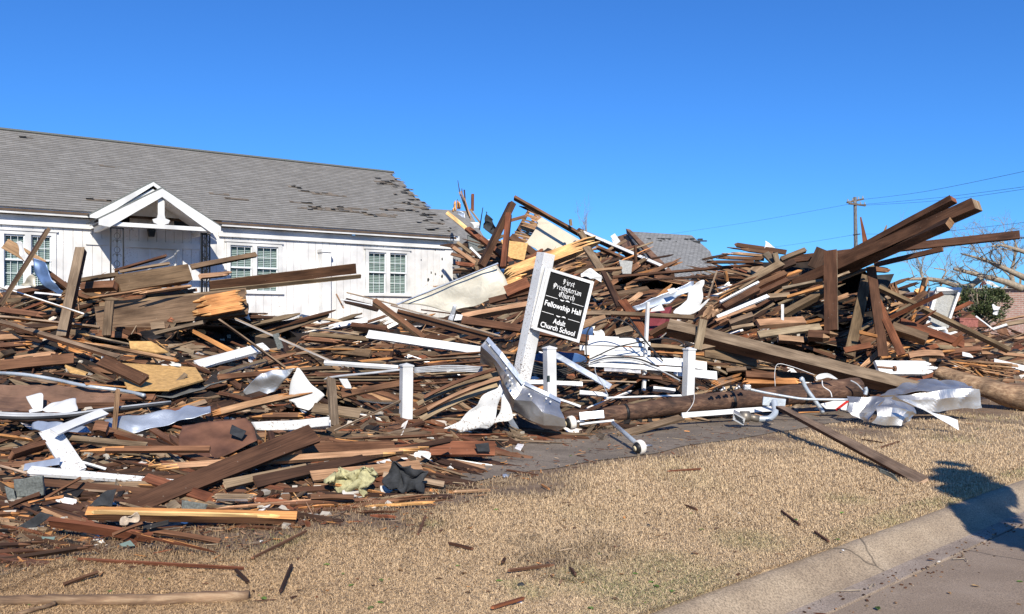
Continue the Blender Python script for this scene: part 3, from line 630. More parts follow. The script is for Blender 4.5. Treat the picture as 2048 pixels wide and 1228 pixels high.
# ------------------------------------------------------------------ wooden pieces
C = dict(dark=(.042, .022, .014), umber=(.08, .038, .021), brown=(.125, .063, .035), red=(.15, .055, .027), grey=(.175, .128, .085), pale=(.27, .205, .14), tan=(.29, .175, .1),
         orange=(.42, .2, .075), fresh=(.6, .34, .14), yellow=(.62, .42, .2), white=(.72, .71, .69), black=(.022, .02, .02), olive=(.125, .085, .052))
def cj(c, r_, a=.18):
    k = 1 + r_.uniform(-a, a); return (c[0] * k * (1 + r_.uniform(-.05, .05)), c[1] * k, c[2] * k * (1 + r_.uniform(-.06, .06)))
def board_geo(mb, L, W, T, M, c, edge=None, end=None, k=1, jag=(0, 0), bend=0, taper=(1, 1), r_=None, twist=0, fray=0):
    """a timber: k lengthwise strips with their own broken ends; x along, y across, z face normal"""
    r_ = r_ or rnd; edge = edge or c; end = end or c; uo, vo = r_.uniform(0, 90), r_.uniform(0, 90)
    k = max(k, 1); nst = max(2, int(L / .3) + 1)
    if (bend or twist): nst = max(nst, 7)
    cuts = [0] + sorted((i + r_.uniform(-.3, .3)) / k for i in range(1, k)) + [1]
    for s_ in range(k):
        y0 = -W / 2 + W * cuts[s_]; y1 = -W / 2 + W * cuts[s_ + 1]
        a = r_.uniform(0, jag[0]); b_ = L - r_.uniform(0, jag[1])
        st = [a] + [a + (b_ - a) * i / nst for i in range(1, nst)] + [b_]
        if jag[0] > 0: st.insert(1, a + min(jag[0] * .6 * r_.uniform(.4, 1), (b_ - a) * .3))
        if jag[1] > 0: st.insert(-1, b_ - min(jag[1] * .6 * r_.uniform(.4, 1), (b_ - a) * .3))
        st = sorted(st); n0 = len(mb.v); wob = r_.uniform(-1, 1)
        for i, x in enumerate(st):
            f = x / L; tp = taper[0] + (taper[1] - taper[0]) * f
            ya, yb = y0 * tp, y1 * tp; za, zb_ = -T / 2, T / 2
            if i == 0 and jag[0] > 0: ym = ya + (yb - ya) * r_.uniform(.2, .8); ya = ym + (ya - ym) * .25; yb = ym + (yb - ym) * .25; za *= .35; zb_ *= .5
            if i == len(st) - 1 and jag[1] > 0: ym = ya + (yb - ya) * r_.uniform(.2, .8); ya = ym + (ya - ym) * .25; yb = ym + (yb - ym) * .25; za *= .35; zb_ *= .5
            if .02 < f < .98:
                e_ = W * .012; ya += r_.uniform(-e_, e_); yb += r_.uniform(-e_, e_); zb_ += r_.uniform(-1, 1) * min(T * .05, .004)
            dz = bend * math.sin(math.pi * f) ; tw = twist * (f - .5); ct, s2 = math.cos(tw), math.sin(tw)
            for (y, z) in ((ya, za), (yb, za), (yb, zb_), (ya, zb_)): mb.v.append(M @ Vector((x, y * ct - z * s2, y * s2 + z * ct + dz)))
        def uvq(x0, x1, p, q): return [(uo + x0, vo + p), (uo + x1, vo + p), (uo + x1, vo + q), (uo + x0, vo + q)]
        for i in range(len(st) - 1):
            A = n0 + 4 * i; B_ = A + 4; br = (jag[0] > 0 and i == 0) or (jag[1] > 0 and i == len(st) - 2); ff = end if br else c; ee = end if br else edge
            mb.face((A + 3, B_ + 3, B_ + 2, A + 2)[::-1], ff, uvq(st[i], st[i + 1], y0, y1)[::-1] if False else [(uo + st[i], vo + y1), (uo + st[i + 1], vo + y1), (uo + st[i + 1], vo + y0), (uo + st[i], vo + y0)])
            mb.face((A, A + 1, B_ + 1, B_), ff, [(uo + st[i], vo + y0 + 3), (uo + st[i], vo + y1 + 3), (uo + st[i + 1], vo + y1 + 3), (uo + st[i + 1], vo + y0 + 3)])
            mb.face((A + 1, A + 2, B_ + 2, B_ + 1), ee, [(uo + st[i], vo + 5), (uo + st[i], vo + 5 + T), (uo + st[i + 1], vo + 5 + T), (uo + st[i + 1], vo + 5)])
            mb.face((A, B_, B_ + 3, A + 3), ee, [(uo + st[i], vo + 7), (uo + st[i + 1], vo + 7), (uo + st[i + 1], vo + 7 + T), (uo + st[i], vo + 7 + T)])
        e = n0 + 4 * (len(st) - 1); q4 = [(uo, vo), (uo + .1, vo), (uo + .1, vo + .1), (uo, vo + .1)]
        mb.face((n0, n0 + 3, n0 + 2, n0 + 1), end, q4); mb.face((e, e + 1, e + 2, e + 3), end, q4)
ZM = {'S': (0, 0, 1), 'A': (0, 440, 3.838), 'B': (0, 720, 4.093), 'C': (0, 940, 4.096), 'D': (380, 560, 4.093), 'E': (380, 760, 3.612), 'F': (760, 480, 2.924),
      'G': (1160, 560, 3.41), 'H': (1540, 560, 3.612), '3': (860, 340, 3.231), '4': (1200, 360, 3.412), '5': (1560, 360, 3.412), '2': (420, 280, 2.923),
      'J': (940, 640, 4.725), 'K': (1160, 600, 6.138), 'L': (1400, 640, 5.117), 'M': (880, 350, 5.847), 'N': (1800, 460, 6.141), 'Q': (600, 560, 5.12)}
def Zp(z, x, y): a = ZM[z]; return a[0] + x / a[2], a[1] + y / a[2]
def line_depths(u0, v0, u1, v1, lift, wpx, d):
    if d is not None:
        a, b_ = d if isinstance(d, tuple) else (d, d); sh = 0
        for i in range(9):
            f = i / 8; q = surf(u0 + (u1 - u0) * f, v0 + (v1 - v0) * f)
            if q: sh = max(sh, 1 / (q - .13) - (1 / a + (1 / b_ - 1 / a) * f))
        sh = min(sh, .02) * .85
        return 1 / (1 / a + sh), 1 / (1 / b_ + sh)
    ds = []
    for i in range(7):
        f = i / 6; q = surf(u0 + (u1 - u0) * f, v0 + (v1 - v0) * f)
        ds.append((f, q))
    ok = [q for _, q in ds if q]
    if not ok: return (14, 14)
    a = next(q for _, q in ds if q); b_ = next(q for _, q in reversed(ds) if q)
    # one depth plane that stays in front of the heap along the whole piece
    ia, ib = 1 / a, 1 / b_; sh = 0
    for f, q in ds:
        if q: sh = max(sh, (1 / q) - (ia + (ib - ia) * f))
    sh *= .8
    return 1 / (ia + sh) - lift, 1 / (ib + sh) - lift
def frame(u0, v0, d0, u1, v1, d1, roll):
    a = P(u0, v0, d0); b_ = P(u1, v1, d1); x = b_ - a; L = x.length; x.normalize(); mid = (a + b_) / 2
    vw = (Vector((0, 0, EYE)) - mid).normalized(); n0 = (vw - x * vw.dot(x)).normalized(); s_ = x.cross(n0)
    if abs(s_.z) > .3:
        if s_.z < 0: s_ = -s_
    elif s_.x < 0: s_ = -s_
    n = (n0 * math.cos(roll) + s_ * math.sin(roll)).normalized(); y = n.cross(x)
    M = Matrix((x, y, n)).transposed().to_4x4(); M.translation = a
    return M, L, mid
PIECES = []
def W_(z, x0, y0, x1, y1, w_, c, label, name='broken_board', cat='board', roll=32, lift=.22, d=None, t=.04, k=1, jag=(0, 0), edge=None, end=None, bend=0, taper=(1, 1), group='broken boards of the wrecked building', mat=None, twist=0, bev=True):
    u0, v0 = Zp(z, x0, y0); u1, v1 = Zp(z, x1, y1); sc = ZM[z][2]; wpx = w_ / sc
    d0, d1 = line_depths(u0, v0, u1, v1, lift, wpx, d)
    M, L, mid = frame(u0, v0, d0, u1, v1, d1, R(roll)); dm = (d0 + d1) / 2
    r_ = random.Random(int(u0 * 7 + v0 * 13 + u1)); tot = wpx * dm / F
    Wd = max((tot - t * math.sin(abs(R(roll)))) / math.cos(R(roll)), tot * .45, .015)
    if t > Wd * 2.5: t = Wd
    cc = cj(C[c], r_, .12); ee = cj(C[edge], r_) if edge else cc; en = cj(C[end], r_) if end else tuple(min(1, q * 1.7) for q in cc)
    mb = MB(); I = Matrix.Identity(4)
    board_geo(mb, L, Wd, t, I, cc, ee, en, k, jag, bend, taper, r_, twist)
    o = mb.build(name, mat or WOOD); o.matrix_world = M
    if bev and (k == 1):
        b_ = o.modifiers.new('bevel', 'BEVEL'); b_.width = min(.006, t * .2); b_.segments = 1
    tag(o, label, cat, group); PIECES.append(o)
    return o
# thin bent sheets given as a grid of pixels with distances
def sheet(z, rows, mat, label, name, cat, d=None, lift=.3, th=.004, crumple=.02, cs=6, n=7, smooth=True, group=None, parent=None):
    if d is not None and parent is None:
        need = 0
        for row in rows:
            for p in row:
                q = surf(*Zp(z, p[0], p[1]))
                if q: need = max(need, d - (q - .12))
        d -= min(need * .8, 1.2)
    G = []
    for row in rows:
        g = []
        for p in row:
            u, v = Zp(z, p[0], p[1]); dd = p[2] if len(p) > 2 else 0
            if d is None:
                q = surf(u, v); base = (q if q else 14) - lift
            else: base = d
            g.append(P(u, v, base + dd))
        G.append(g)
    if d is None and len(rows) * len(rows[0]) >= 4:  # level out: keep the sheet from following every bump
        flat = [p for g in G for p in g]; md = sorted(q.y for q in flat)[len(flat) // 2]
        for i, g in enumerate(G):
            for j, p in enumerate(g):
                k = .5 * p.y + .5 * md if abs(p.y - md) < 3 else p.y; g[j] = Vector((0, 0, EYE)) + (p - Vector((0, 0, EYE))) * (k / p.y)
    A = [smooth_path(g, n) if smooth else [g[0].lerp(g[-1], i / (n * (len(g) - 1))) if len(g) == 2 else None for i in range(n * (len(g) - 1) + 1)] for g in G] if smooth or len(G[0]) == 2 else None
    if A is None:
        A = []
        for g in G:
            o_ = []
            for i in range(len(g) - 1): o_ += [g[i].lerp(g[i + 1], k / n) for k in range(n)]
            A.append(o_ + [g[-1]])
    cols = []
    for j in range(len(A[0])):
        col_ = [a[j] for a in A]
        if smooth: cols.append(smooth_path(col_, n))
        else:
            o_ = []
            for i in range(len(col_) - 1): o_ += [col_[i].lerp(col_[i + 1], k / n) for k in range(n)]
            cols.append(o_ + [col_[-1]])
    mb = MB(); h = len(cols[0]); sd = rnd.uniform(0, 50); ctr = sum((c_[h // 2] for c_ in cols), Vector()) / len(cols)
    for c_ in cols:
        for p in c_:
            nv = Vector((noise.noise(p * cs + Vector((sd, 0, 0))), noise.noise(p * cs + Vector((0, sd, 0))), noise.noise(p * cs + Vector((0, 0, sd)))))
            if not smooth: nv = Vector([1.6 * abs(q) - .4 for q in nv]) * 1.3
            n2 = Vector((0, abs(noise.noise(p * cs * .5 + Vector((sd, 9, 0)))), 0))
            mb.v.append(p + (nv + n2) * crumple)
    for i in range(len(cols) - 1):
        for j in range(h - 1): mb.face((i * h + j, i * h + j + 1, (i + 1) * h + j + 1, (i + 1) * h + j))
    o = mb.build(name, mat, parent, smooth=smooth, base=ctr if parent is None else None)
    s_ = o.modifiers.new('solid', 'SOLIDIFY'); s_.thickness = th; s_.offset = 0
    if parent is None: tag(o, label, cat, group)
    return o
def cable(z, pts, r, mat, label, name='cable', cat='cable', d=None, lift=.3, group=None, k=6):
    q = []
    for p in pts:
        u, v = Zp(z, p[0], p[1])
        if len(p) > 2: dd = p[2]
        elif d is not None: dd = d
        else: dd = (surf(u, v) or 14) - lift
        q.append(P(u, v, dd))
    mb = MB(); sp = smooth_path(q, 6); mb.tube(sp, r, k); o = mb.build(name, mat, smooth=True, base=sum(q, Vector()) / len(q)); return tag(o, label, cat, group)
# ------------------------------------------------------------------ the timbers one can single out, from far to near
# --- ruined wing behind (centre back)
def slab(pts, th, mat, label, name, cat, parent=None, uvs=False):
    q = [P(u, v, d) for u, v, d in pts]; nrm = (q[1] - q[0]).cross(q[2] - q[1]).normalized(); mb = MB(); ctr = sum(q, Vector()) / len(q)
    mb.extr(q, nrm * th); ex = (q[1] - q[0]).normalized(); ey = nrm.cross(ex)
    k = len(q)
    for i, f in enumerate(mb.f): mb.uv[i] = [((mb.v[j] - q[0]).dot(ex), (mb.v[j] - q[0]).dot(ey)) for j in f]
    o = mb.build(name, mat, parent, base=ctr if parent is None else None)
    if parent is None: tag(o, label, cat)
    return o
slab([(846, 420, 30), (938, 425, 32), (990, 520, 29), (1010, 600, 27), (905, 600, 26), (880, 480, 27.5)], -.06, ROOFM, 'torn grey shingle roof slope showing between the hall corner and the splintered posts', 'roof_fragment', 'roof')
rh = empty('collapsed_house', P(1310, 640, 44)); tag(rh, 'far collapsed house whose stripped grey roof and open brown gable show above the heap', 'house')
def rel(o):  # parent keeping world placement
    o.parent = rh; o.matrix_parent_inverse = Matrix.Translation(-rh.location)
    for k in ('label', 'category', 'group'):
        if k in o: del o[k]
SLATE = brick_mat('pale_shingles', (.2, .2, .195), (.27, .27, .265), (.09, .09, .09), 1.0, .3, .13, .014)
o = slab([(1253, 466, 44), (1382, 474, 47), (1419, 506, 45), (1440, 560, 43), (1335, 560, 39), (1272, 492, 42)], -.1, SLATE, None, 'roof', None, uvs=True); rel(o)
o = slab([(1253, 466, 43.8), (1262, 468, 43.6), (1350, 556, 38.9), (1330, 556, 39.0), (1300, 525, 41)], -.25, BROWNSH, None, 'rake_edge', None); rel(o)
o = slab([(1232, 474, 44.5), (1253, 467, 44), (1330, 556, 39.5), (1285, 560, 40), (1240, 500, 44.2)], .1, BROWNSH, None, 'gable_lining', None); rel(o)
o = slab([(1223, 478, 45), (1236, 472, 45), (1240, 500, 45), (1226, 486, 45)], .1, PAINT, None, 'gable_trim', None); rel(o)
mb = MB(); tr = random.Random(2)
for i in range(34):
    u = tr.uniform(1280, 1400); v = tr.choice((478, 481, 484, 510, 514, 505)) + (u - 1280) * .02
    f = (u - 1253) / 129; d = 44 + 3 * f - .085 * (v - 470) * .6
    a = P(u, v, d - .5); mb.box(a.x, a.x + tr.uniform(.1, .5), a.y - .02, a.y, a.z, a.z + tr.uniform(.04, .12))
o = mb.build('torn_shingle', FELT); rel(o)
W_('M', 170, 260, 170, 440, 56, 'fresh', 'upright bright yellow splintered post stump standing against the sky at the roof end', 'broken_post', 'post', d=25, t=.25, k=4, jag=(.4, .1), roll=5)
W_('M', 215, 235, 220, 420, 50, 'orange', 'upright orange split stump pressed to the right of the yellow stump', 'broken_post', 'post', d=25.1, t=.2, k=3, jag=(.3, .1), roll=5)
W_('M', 380, 225, 378, 420, 34, 'red', 'short square reddish post standing alone against the sky behind the hall corner', 'broken_post', 'post', d=25, t=.12, roll=8)
W_('M', 208, 65, 235, 240, 12, 'dark', 'tallest thin dark splinter sticking up above the yellow stump', 'splinter', 'splinter', d=24.6, t=.03, taper=(.3, 1), roll=5)
W_('M', 255, 160, 258, 240, 12, 'dark', 'short dark splinter just right of the tallest splinter', 'splinter', 'splinter', d=24.7, t=.03, taper=(.4, 1), roll=5)
W_('M', 283, 175, 292, 290, 14, 'dark', 'thin dark upright lath right of the short dark splinter', 'splinter', 'splinter', d=24.7, t=.03, roll=5)
for i, (a, b_, c_, e_, lb) in enumerate([(225, 200, 330, 470, 'left'), (245, 190, 345, 500, 'next'), (262, 230, 360, 530, 'middle'), (285, 270, 350, 480, 'right')]):
    W_('M', a, b_, c_, e_, 14, 'tan', f'tan lath fanning up below the yellow stump, {["leftmost","second from left","third from left","rightmost"][i]} of the fan', 'lath', 'lath', d=24.3 - .1 * i, t=.02, roll=10, group='laths fanned below the yellow stump')
W_('M', 80, 440, 300, 620, 46, 'yellow', 'pale yellow new board sliding down the torn grey roof beside the hall', 'board', 'board', d=24, t=.05, roll=15)
W_('M', 300, 610, 560, 820, 80, 'red', 'reddish broken rafter continuing below the pale yellow board', 'rafter', 'rafter', d=23.9, t=.1, k=2, jag=(.1, .2))
W_('M', 350, 400, 470, 560, 22, 'pale', 'thin whitish strip of trim falling below the square reddish post', 'trim_strip', 'trim', d=24.2, t=.02, edge='white')
W_('M', 500, 380, 460, 640, 16, 'black', 'thin black spike leaning left of the twisted felt scraps', 'splinter', 'splinter', d=24.1, t=.02, taper=(.3, 1))
sheet('M', [[(520, 425), (600, 480), (620, 560)], [(515, 520), (560, 560), (660, 600)], [(500, 640), (580, 680), (650, 690)]], FELT, 'twisted black roofing felt scrap standing on the rubble left of the leaning posts', 'felt_scrap', 'felt', d=24, crumple=.12)
sheet('M', [[(370, 560), (440, 545)], [(400, 610), (460, 600)]], PLASTIC, 'small white crumpled scrap on the rubble under the black spike', 'white_scrap', 'scrap', d=23.6, crumple=.1)
sheet('M', [[(195, 425), (290, 440)], [(200, 460), (300, 495)]], GREYM, 'grey-white metal flap at the foot of the yellow stump', 'metal_flap', 'metal sheet', d=24.2, crumple=.04)
W_('M', 130, 830, 385, 1040, 46, 'brown', 'brown board sloping down right beside the hall corner post', 'board', 'board', d=22.6, t=.05)
W_('M', 200, 790, 360, 910, 40, 'pale', 'pale tan board above the brown one beside the hall corner', 'board', 'board', d=22.8, t=.04)
W_('M', 355, 850, 480, 975, 30, 'white', 'narrow white strip lying diagonally beside the hall corner', 'trim_strip', 'trim', d=22.4, t=.03, mat=PAINT)
slab([Zp('M', 320, 700) + (24,), Zp('M', 500, 760) + (24,), Zp('M', 640, 1020) + (23.4,), Zp('M', 380, 1080) + (23,), Zp('M', 350, 900) + (23.4,)], .05, SHING, 'dark grey asphalt roofing sheet hanging under the reddish rafter', 'roofing_sheet', 'roofing')
W_('M', 415, 990, 425, 1110, 50, 'grey', 'short grey upright board end above the ivory metal sheet', 'board', 'board', d=21.8, t=.05, roll=5)
W_('M', 470, 740, 870, 1060, 80, 'red', 'long reddish rafter crossing behind the two leaning dark posts', 'rafter', 'rafter', d=23.5, t=.12)
W_('M', 825, 720, 1150, 960, 90, 'umber', 'dark red-brown plank behind the plywood square', 'plank', 'plank', d=23.2, t=.08)
slab([Zp('M', 710, 755) + (22.9,), Zp('M', 1028, 795) + (22.9,), Zp('M', 985, 1000) + (22.6,), Zp('M', 780, 960) + (22.6,)], .03, OSB, 'yellow plywood square wedged right of the leaning dark posts', 'plywood_sheet', 'plywood')
# plaster wall and laths
slab([Zp('M', 1190, 495) + (24.5,), Zp('M', 1300, 560) + (24.5,), Zp('M', 1655, 770) + (24.5,), Zp('M', 1640, 830) + (24.3,), Zp('M', 1200, 935) + (24,), Zp('M', 1120, 860) + (24.1,), Zp('M', 1000, 800) + (24.2,), Zp('M', 1080, 690) + (24.3,), Zp('M', 1140, 590) + (24.4,), Zp('M', 1130, 540) + (24.4,)], .08, PLASTER, 'cream plaster wall fragment leaning under the long roof rafter', 'plaster_wall', 'wall')
lt = random.Random(5); mb = MB()
for i in range(22):
    f = i / 21; x0 = 1050 - 230 * f + lt.uniform(-40, 40); y0 = 400 + 330 * f; x1 = 1180 - 90 * f + lt.uniform(-20, 20); 
    a = P(*Zp('M', x0, y0), 24.75 + .02 * (i % 3)); b_ = P(*Zp('M', x1 + 40, y0 + 75), 24.7); Lx = (b_ - a).length
    xx = (b_ - a).normalized(); yy = Vector((0, -1, 0)); nn = xx.cross(yy).normalized(); M = Matrix((xx, -nn, yy)).transposed().to_4x4(); M.translation = a
    board_geo(mb, Lx, .045, .012, M, cj(C['tan'], lt, .3), k=1, jag=(.15, .05), r_=lt)
for (x0, y0, x1, y1) in [(1050, 400, 870, 720), (960, 560, 900, 730), (1130, 450, 980, 760), (1010, 480, 830, 530)]:
    mb2_ = P(*Zp('M', x0, y0), 24.95); b_ = P(*Zp('M', x1, y1), 24.95); xx = (b_ - mb2_); Lx = xx.length; xx.normalize(); yy = Vector((0, -1, 0)); nn = xx.cross(yy).normalized(); M = Matrix((xx, -nn, yy)).transposed().to_4x4(); M.translation = mb2_
    board_geo(mb, Lx, .09, .05, M, cj(C['brown'], lt, .2), k=1, r_=lt)
o = mb.build('lath_wall', WOOD, base=P(*Zp('M', 1000, 600), 24.8)); tag(o, 'torn panel of thin bare laths left of the cream plaster', 'lath panel')
W_('3', 545, 180, 990, 430, 34, 'brown', 'long roof rafter running down to the right above the cream plaster wall', 'rafter', 'rafter', d=(24, 23.6), t=.16, edge='umber', end='red')
W_('3', 560, 225, 720, 290, 16, 'dark', 'short dark strip hanging under the left end of the long roof rafter', 'board', 'board', d=24.1, t=.03, jag=(.3, .1))
W_('3', 990, 400, 1530, 635, 20, 'white', 'thin white-edged roof edge strip running down to the far house', 'trim_strip', 'trim', d=(23.8, 21.5), t=.03, mat=PEEL)
W_('3', 960, 395, 1510, 645, 42, 'umber', 'dark rafter under the white-edged roof strip', 'rafter', 'rafter', d=(24, 21.8), t=.16)
W_('3', 1080, 500, 1400, 640, 30, 'brown', 'brown rafter lying parallel below the dark rafter', 'rafter', 'rafter', d=(22.8, 21.6), t=.12)
W_('3', 960, 390, 1020, 480, 46, 'grey', 'grey-brown broken block where the plaster meets the rafter', 'board', 'board', d=23.2, t=.1, k=2, jag=(.1, .2))
W_('3', 905, 320, 910, 360, 20, 'grey', 'tiny grey peg standing on the long roof rafter', 'peg', 'peg', d=23.5, t=.05)
W_('3', 1325, 490, 1330, 660, 20, 'umber', 'thin dark upright stud before the far house roof', 'stud', 'stud', d=21, t=.06)
W_('3', 1180, 420, 1215, 470, 34, 'white', 'white scrap of trim left of the far house gable', 'trim_strip', 'trim', d=25, t=.02, mat=PAINT)
W_('3', 530, 215, 330, 620, 52, 'umber', 'thick dark post leaning to the right, left one of the crossed pair', 'leaning_post', 'post', d=(21.5, 20.9), t=.18, edge='dark', roll=-20)
W_('3', 510, 285, 475, 630, 42, 'red', 'reddish upright post, right one of the crossed pair', 'leaning_post', 'post', d=(21.2, 20.6), t=.14, edge='umber', roll=-15)
W_('3', 150, 500, 290, 600, 26, 'tan', 'tan stick in the rubble beside the hall corner', 'stick', 'stick', d=21.5, t=.04)
W_('3', 140, 600, 300, 620, 30, 'red', 'reddish scrap lying above the ivory metal sheet near the hall corner', 'board', 'board', d=21.2, t=.05, jag=(.2, .2), k=2)
W_('3', 470, 690, 1095, 455, 100, 'fresh', 'huge fresh-split golden timber rising to the right behind the church sign', 'split_beam', 'beam', d=(18.6, 19.6), t=.2, k=8, jag=(.2, .7), end='yellow', edge='tan', bev=False)
W_('3', 800, 670, 1050, 590, 60, 'tan', 'shorter golden splintered timber below the huge split one, right of the sign post top', 'split_beam', 'beam', d=(18.6, 19.0), t=.15, k=5, jag=(.2, .6), end='fresh')
W_('3', 480, 740, 640, 690, 60, 'fresh', 'frayed lower lip of golden wood touching the ivory metal sheet', 'split_beam', 'beam', d=18.3, t=.1, k=4, jag=(.1, .3))
W_('3', 1010, 500, 1150, 720, 52, 'grey', 'grey-brown plank leaning down right behind the sign panel', 'plank', 'plank', d=(19, 18), t=.05)
W_('3', 1145, 720, 1235, 890, 42, 'umber', 'dark plank continuing the lean toward the red diagonal board', 'plank', 'plank', d=(17.8, 17), t=.06)
W_('3', 1060, 650, 1240, 635, 22, 'tan', 'thin curved tan branch right of the sign top', 'stick', 'stick', d=18.2, t=.05)
slab([Zp('3', 1220, 580) + (20.5,), Zp('3', 1310, 590) + (20.5,), Zp('3', 1300, 670) + (20.3,), Zp('3', 1245, 670) + (20.3,)], .04, CONC, 'grey panel scrap standing left of the dark stud', 'panel_scrap', 'panel')
sheet('3', [[(975, 660), (1050, 650), (1110, 680)], [(990, 690), (1060, 700), (1100, 720)]], PLASTIC, 'crumpled pinkish-white plastic bag beside the sign top corner', 'plastic_bag', 'bag', d=17.8, crumple=.1)
W_('3', 1180, 770, 1370, 735, 36, 'tan', 'tan splintered slab under the long brown rafter', 'board', 'board', t=.05, k=4, jag=(.3, .3))
W_('3', 1250, 790, 1360, 760, 36, 'orange', 'orange-brown bark slab right of the tan splintered slab', 'board', 'board', t=.05, k=3, jag=(.2, .2))
# --- right heap, back
W_('4', 90, 665, 1110, 575, 36, 'umber', 'long brown rafter lying nearly level across the middle of the heap', 'rafter', 'rafter', d=(18.6, 18.2), t=.15)
for i in range(5):
    W_('4', 120 + 150 * i, 690 - 9 * i, 520 + 120 * i, 672 - 6 * i, 16, 'dark', 'thin dark slat layered under the long level rafter', 'slat', 'slat', d=(18.3 - .05 * i, 18.1 - .05 * i), t=.03, jag=(.4, .4), k=2, group='dark slats under the long level rafter')
W_('4', 900, 440, 1270, 495, 34, 'umber', 'topmost brown plank of the layered stack at the heap crest', 'plank', 'plank', d=(18.6, 18), t=.04, k=1, jag=(.2, 0))
W_('4', 830, 455, 1180, 500, 26, 'brown', 'second plank down in the layered crest stack, splintered left end', 'plank', 'plank', d=(18.4, 18), t=.04, k=3, jag=(.5, 0))
W_('4', 770, 490, 1150, 520, 24, 'tan', 'third plank down in the crest stack with pale split end', 'plank', 'plank', d=(18.3, 17.9), t=.04, k=3, jag=(.5, 0))
W_('4', 720, 525, 1120, 540, 26, 'brown', 'fourth plank down in the crest stack', 'plank', 'plank', d=(18.2, 17.8), t=.04, k=3, jag=(.5, 0))
W_('4', 695, 560, 1050, 560, 24, 'umber', 'lowest plank of the layered crest stack resting on the level rafter', 'plank', 'plank', d=(18.1, 17.8), t=.04, k=3, jag=(.4, 0))
W_('4', 690, 545, 900, 500, 18, 'dark', 'dark splinter bundle at the left tip of the crest stack', 'splinter', 'splinter', d=(18, 17.9), t=.03, k=4, jag=(.5, .2))
sheet('4', [[(1128, 415), (1150, 430)], [(1130, 460), (1210, 470)]], INSUL if False else PLASTIC, 'small pinkish-white scrap standing on the crest stack against the sky', 'white_scrap', 'scrap', d=18.2, crumple=.08)
slab([Zp('4', 1110, 505) + (17.6,), Zp('4', 1150, 485) + (17.7,), Zp('4', 1225, 560) + (17.5,), Zp('4', 1190, 585) + (17.4,)], .04, OSB if False else simple('weathered_ply', (.12, .09, .06), .85, var=.4, scale=5), 'small weathered plywood piece lying on the crest right end', 'plywood_sheet', 'plywood')
W_('4', 1190, 500, 1215, 600, 44, 'grey', 'short grey-brown stub under the small plywood piece', 'board', 'board', d=17.4, t=.06)
W_('4', 1235, 545, 1400, 480, 40, 'olive', 'olive-grey stub pointing up right at the heap crest', 'board', 'board', d=(17.5, 17.6), t=.08)
W_('4', 930, 745, 1235, 575, 62, 'grey', 'upper grey-brown beam in the fan of beams rising right', 'beam', 'beam', d=(16.6, 17.4), t=.1, edge='umber')
W_('4', 960, 780, 1262, 640, 52, 'brown', 'second beam down in the fan of beams rising right', 'beam', 'beam', d=(16.5, 17.2), t=.1, edge='red')
W_('4', 1040, 800, 1275, 688, 46, 'umber', 'third beam down in the fan of beams rising right', 'beam', 'beam', d=(16.4, 17), t=.1, edge='dark')
W_('4', 840, 870, 1075, 745, 62, 'umber', 'dark red-brown beam at the lower left of the fan, squared end', 'beam', 'beam', d=(16, 16.3), t=.1, edge='dark', end='red')
W_('4', 820, 835, 1080, 700, 20, 'white', 'narrow white board lying in the fan of beams', 'trim_board', 'board', d=(15.9, 16.4), t=.05, mat=PAINT)
W_('4', 800, 940, 1145, 795, 32, 'white', 'longer white board with open end below the fan of beams', 'trim_board', 'board', d=(15.6, 16.1), t=.05, mat=PAINT)
W_('4', 790, 960, 1060, 860, 22, 'tan', 'tan strip directly below the longer white board', 'strip', 'board', d=(15.5, 15.9), t=.03)
for i in range(6):
    W_('4', 700 + 20 * i, 960 - 40 * i, 900 + 40 * i, 740 - 18 * i, 14, ['fresh', 'tan', 'brown', 'orange', 'tan', 'brown'][i], 'thin splintered slat fanned out left of the white boards', 'slat', 'slat', d=(15.9, 16.4), t=.03, jag=(.3, .3), k=2, group='thin slats fanned left of the white boards')
W_('4', 700, 980, 790, 860, 80, 'tan', 'rotten tan board with ladder-like nail marks below the torn white sheet', 'board', 'board', d=15.6, t=.05, k=3, jag=(.2, .1))
W_('4', 800, 620, 735, 810, 11, 'pale', 'thin pale stick standing above the torn white sheet', 'stick', 'stick', d=16, t=.03)
W_('4', 855, 625, 865, 690, 24, 'orange', 'short orange-brown stud end below the level rafter', 'stud', 'stud', d=17, t=.06)
W_('4', 910, 600, 1000, 630, 12, 'red', 'thin red-brown lath below the crest stack', 'lath', 'lath', d=17, t=.02)
sheet('4', [[(665, 690), (715, 685), (700, 700)], [(620, 740), (690, 745), (700, 760)], [(595, 820), (665, 835), (690, 850)], [(500, 880), (620, 880), (760, 810)], [(490, 905), (600, 925), (680, 890)]], VINYL, 'torn curling white vinyl sheet in the middle of the heap', 'vinyl_sheet', 'vinyl sheet', d=15.7, crumple=.05)
sheet('4', [[(350, 880), (420, 845)], [(345, 900), (445, 890)]], PAINT, 'small white triangle of board on the maroon panel', 'white_scrap', 'scrap', d=15.6, crumple=.02)
sheet('4', [[(225, 870), (420, 780), (640, 690)], [(250, 890), (440, 850), (650, 740)]], GREYM, 'dull grey metal gutter lying above the maroon panel', 'metal_gutter', 'gutter', d=16.1, crumple=.04)
sheet('4', [[(460, 745), (510, 735)], [(475, 785), (540, 755)]], VINYL, 'bright white flap on the dull grey gutter', 'white_scrap', 'scrap', d=15.9, crumple=.02)
slab([Zp('4', 340, 900) + (15.8,), Zp('4', 490, 860) + (15.8,), Zp('4', 470, 980) + (15.4,), Zp('4', 400, 1070) + (15.3,), Zp('4', 335, 1060) + (15.3,)], .04, MAROON, 'maroon painted panel behind the thin white post', 'maroon_panel', 'panel')
W_('4', 150, 825, 335, 1090, 62, 'red', 'reddish board lying diagonally left of the thin white post', 'board', 'board', d=(15.9, 14.9), t=.05)
W_('4', 20, 630, 130, 870, 40, 'dark', 'dark board leaning behind the reddish diagonal board', 'board', 'board', d=(17.3, 16.2), t=.06)
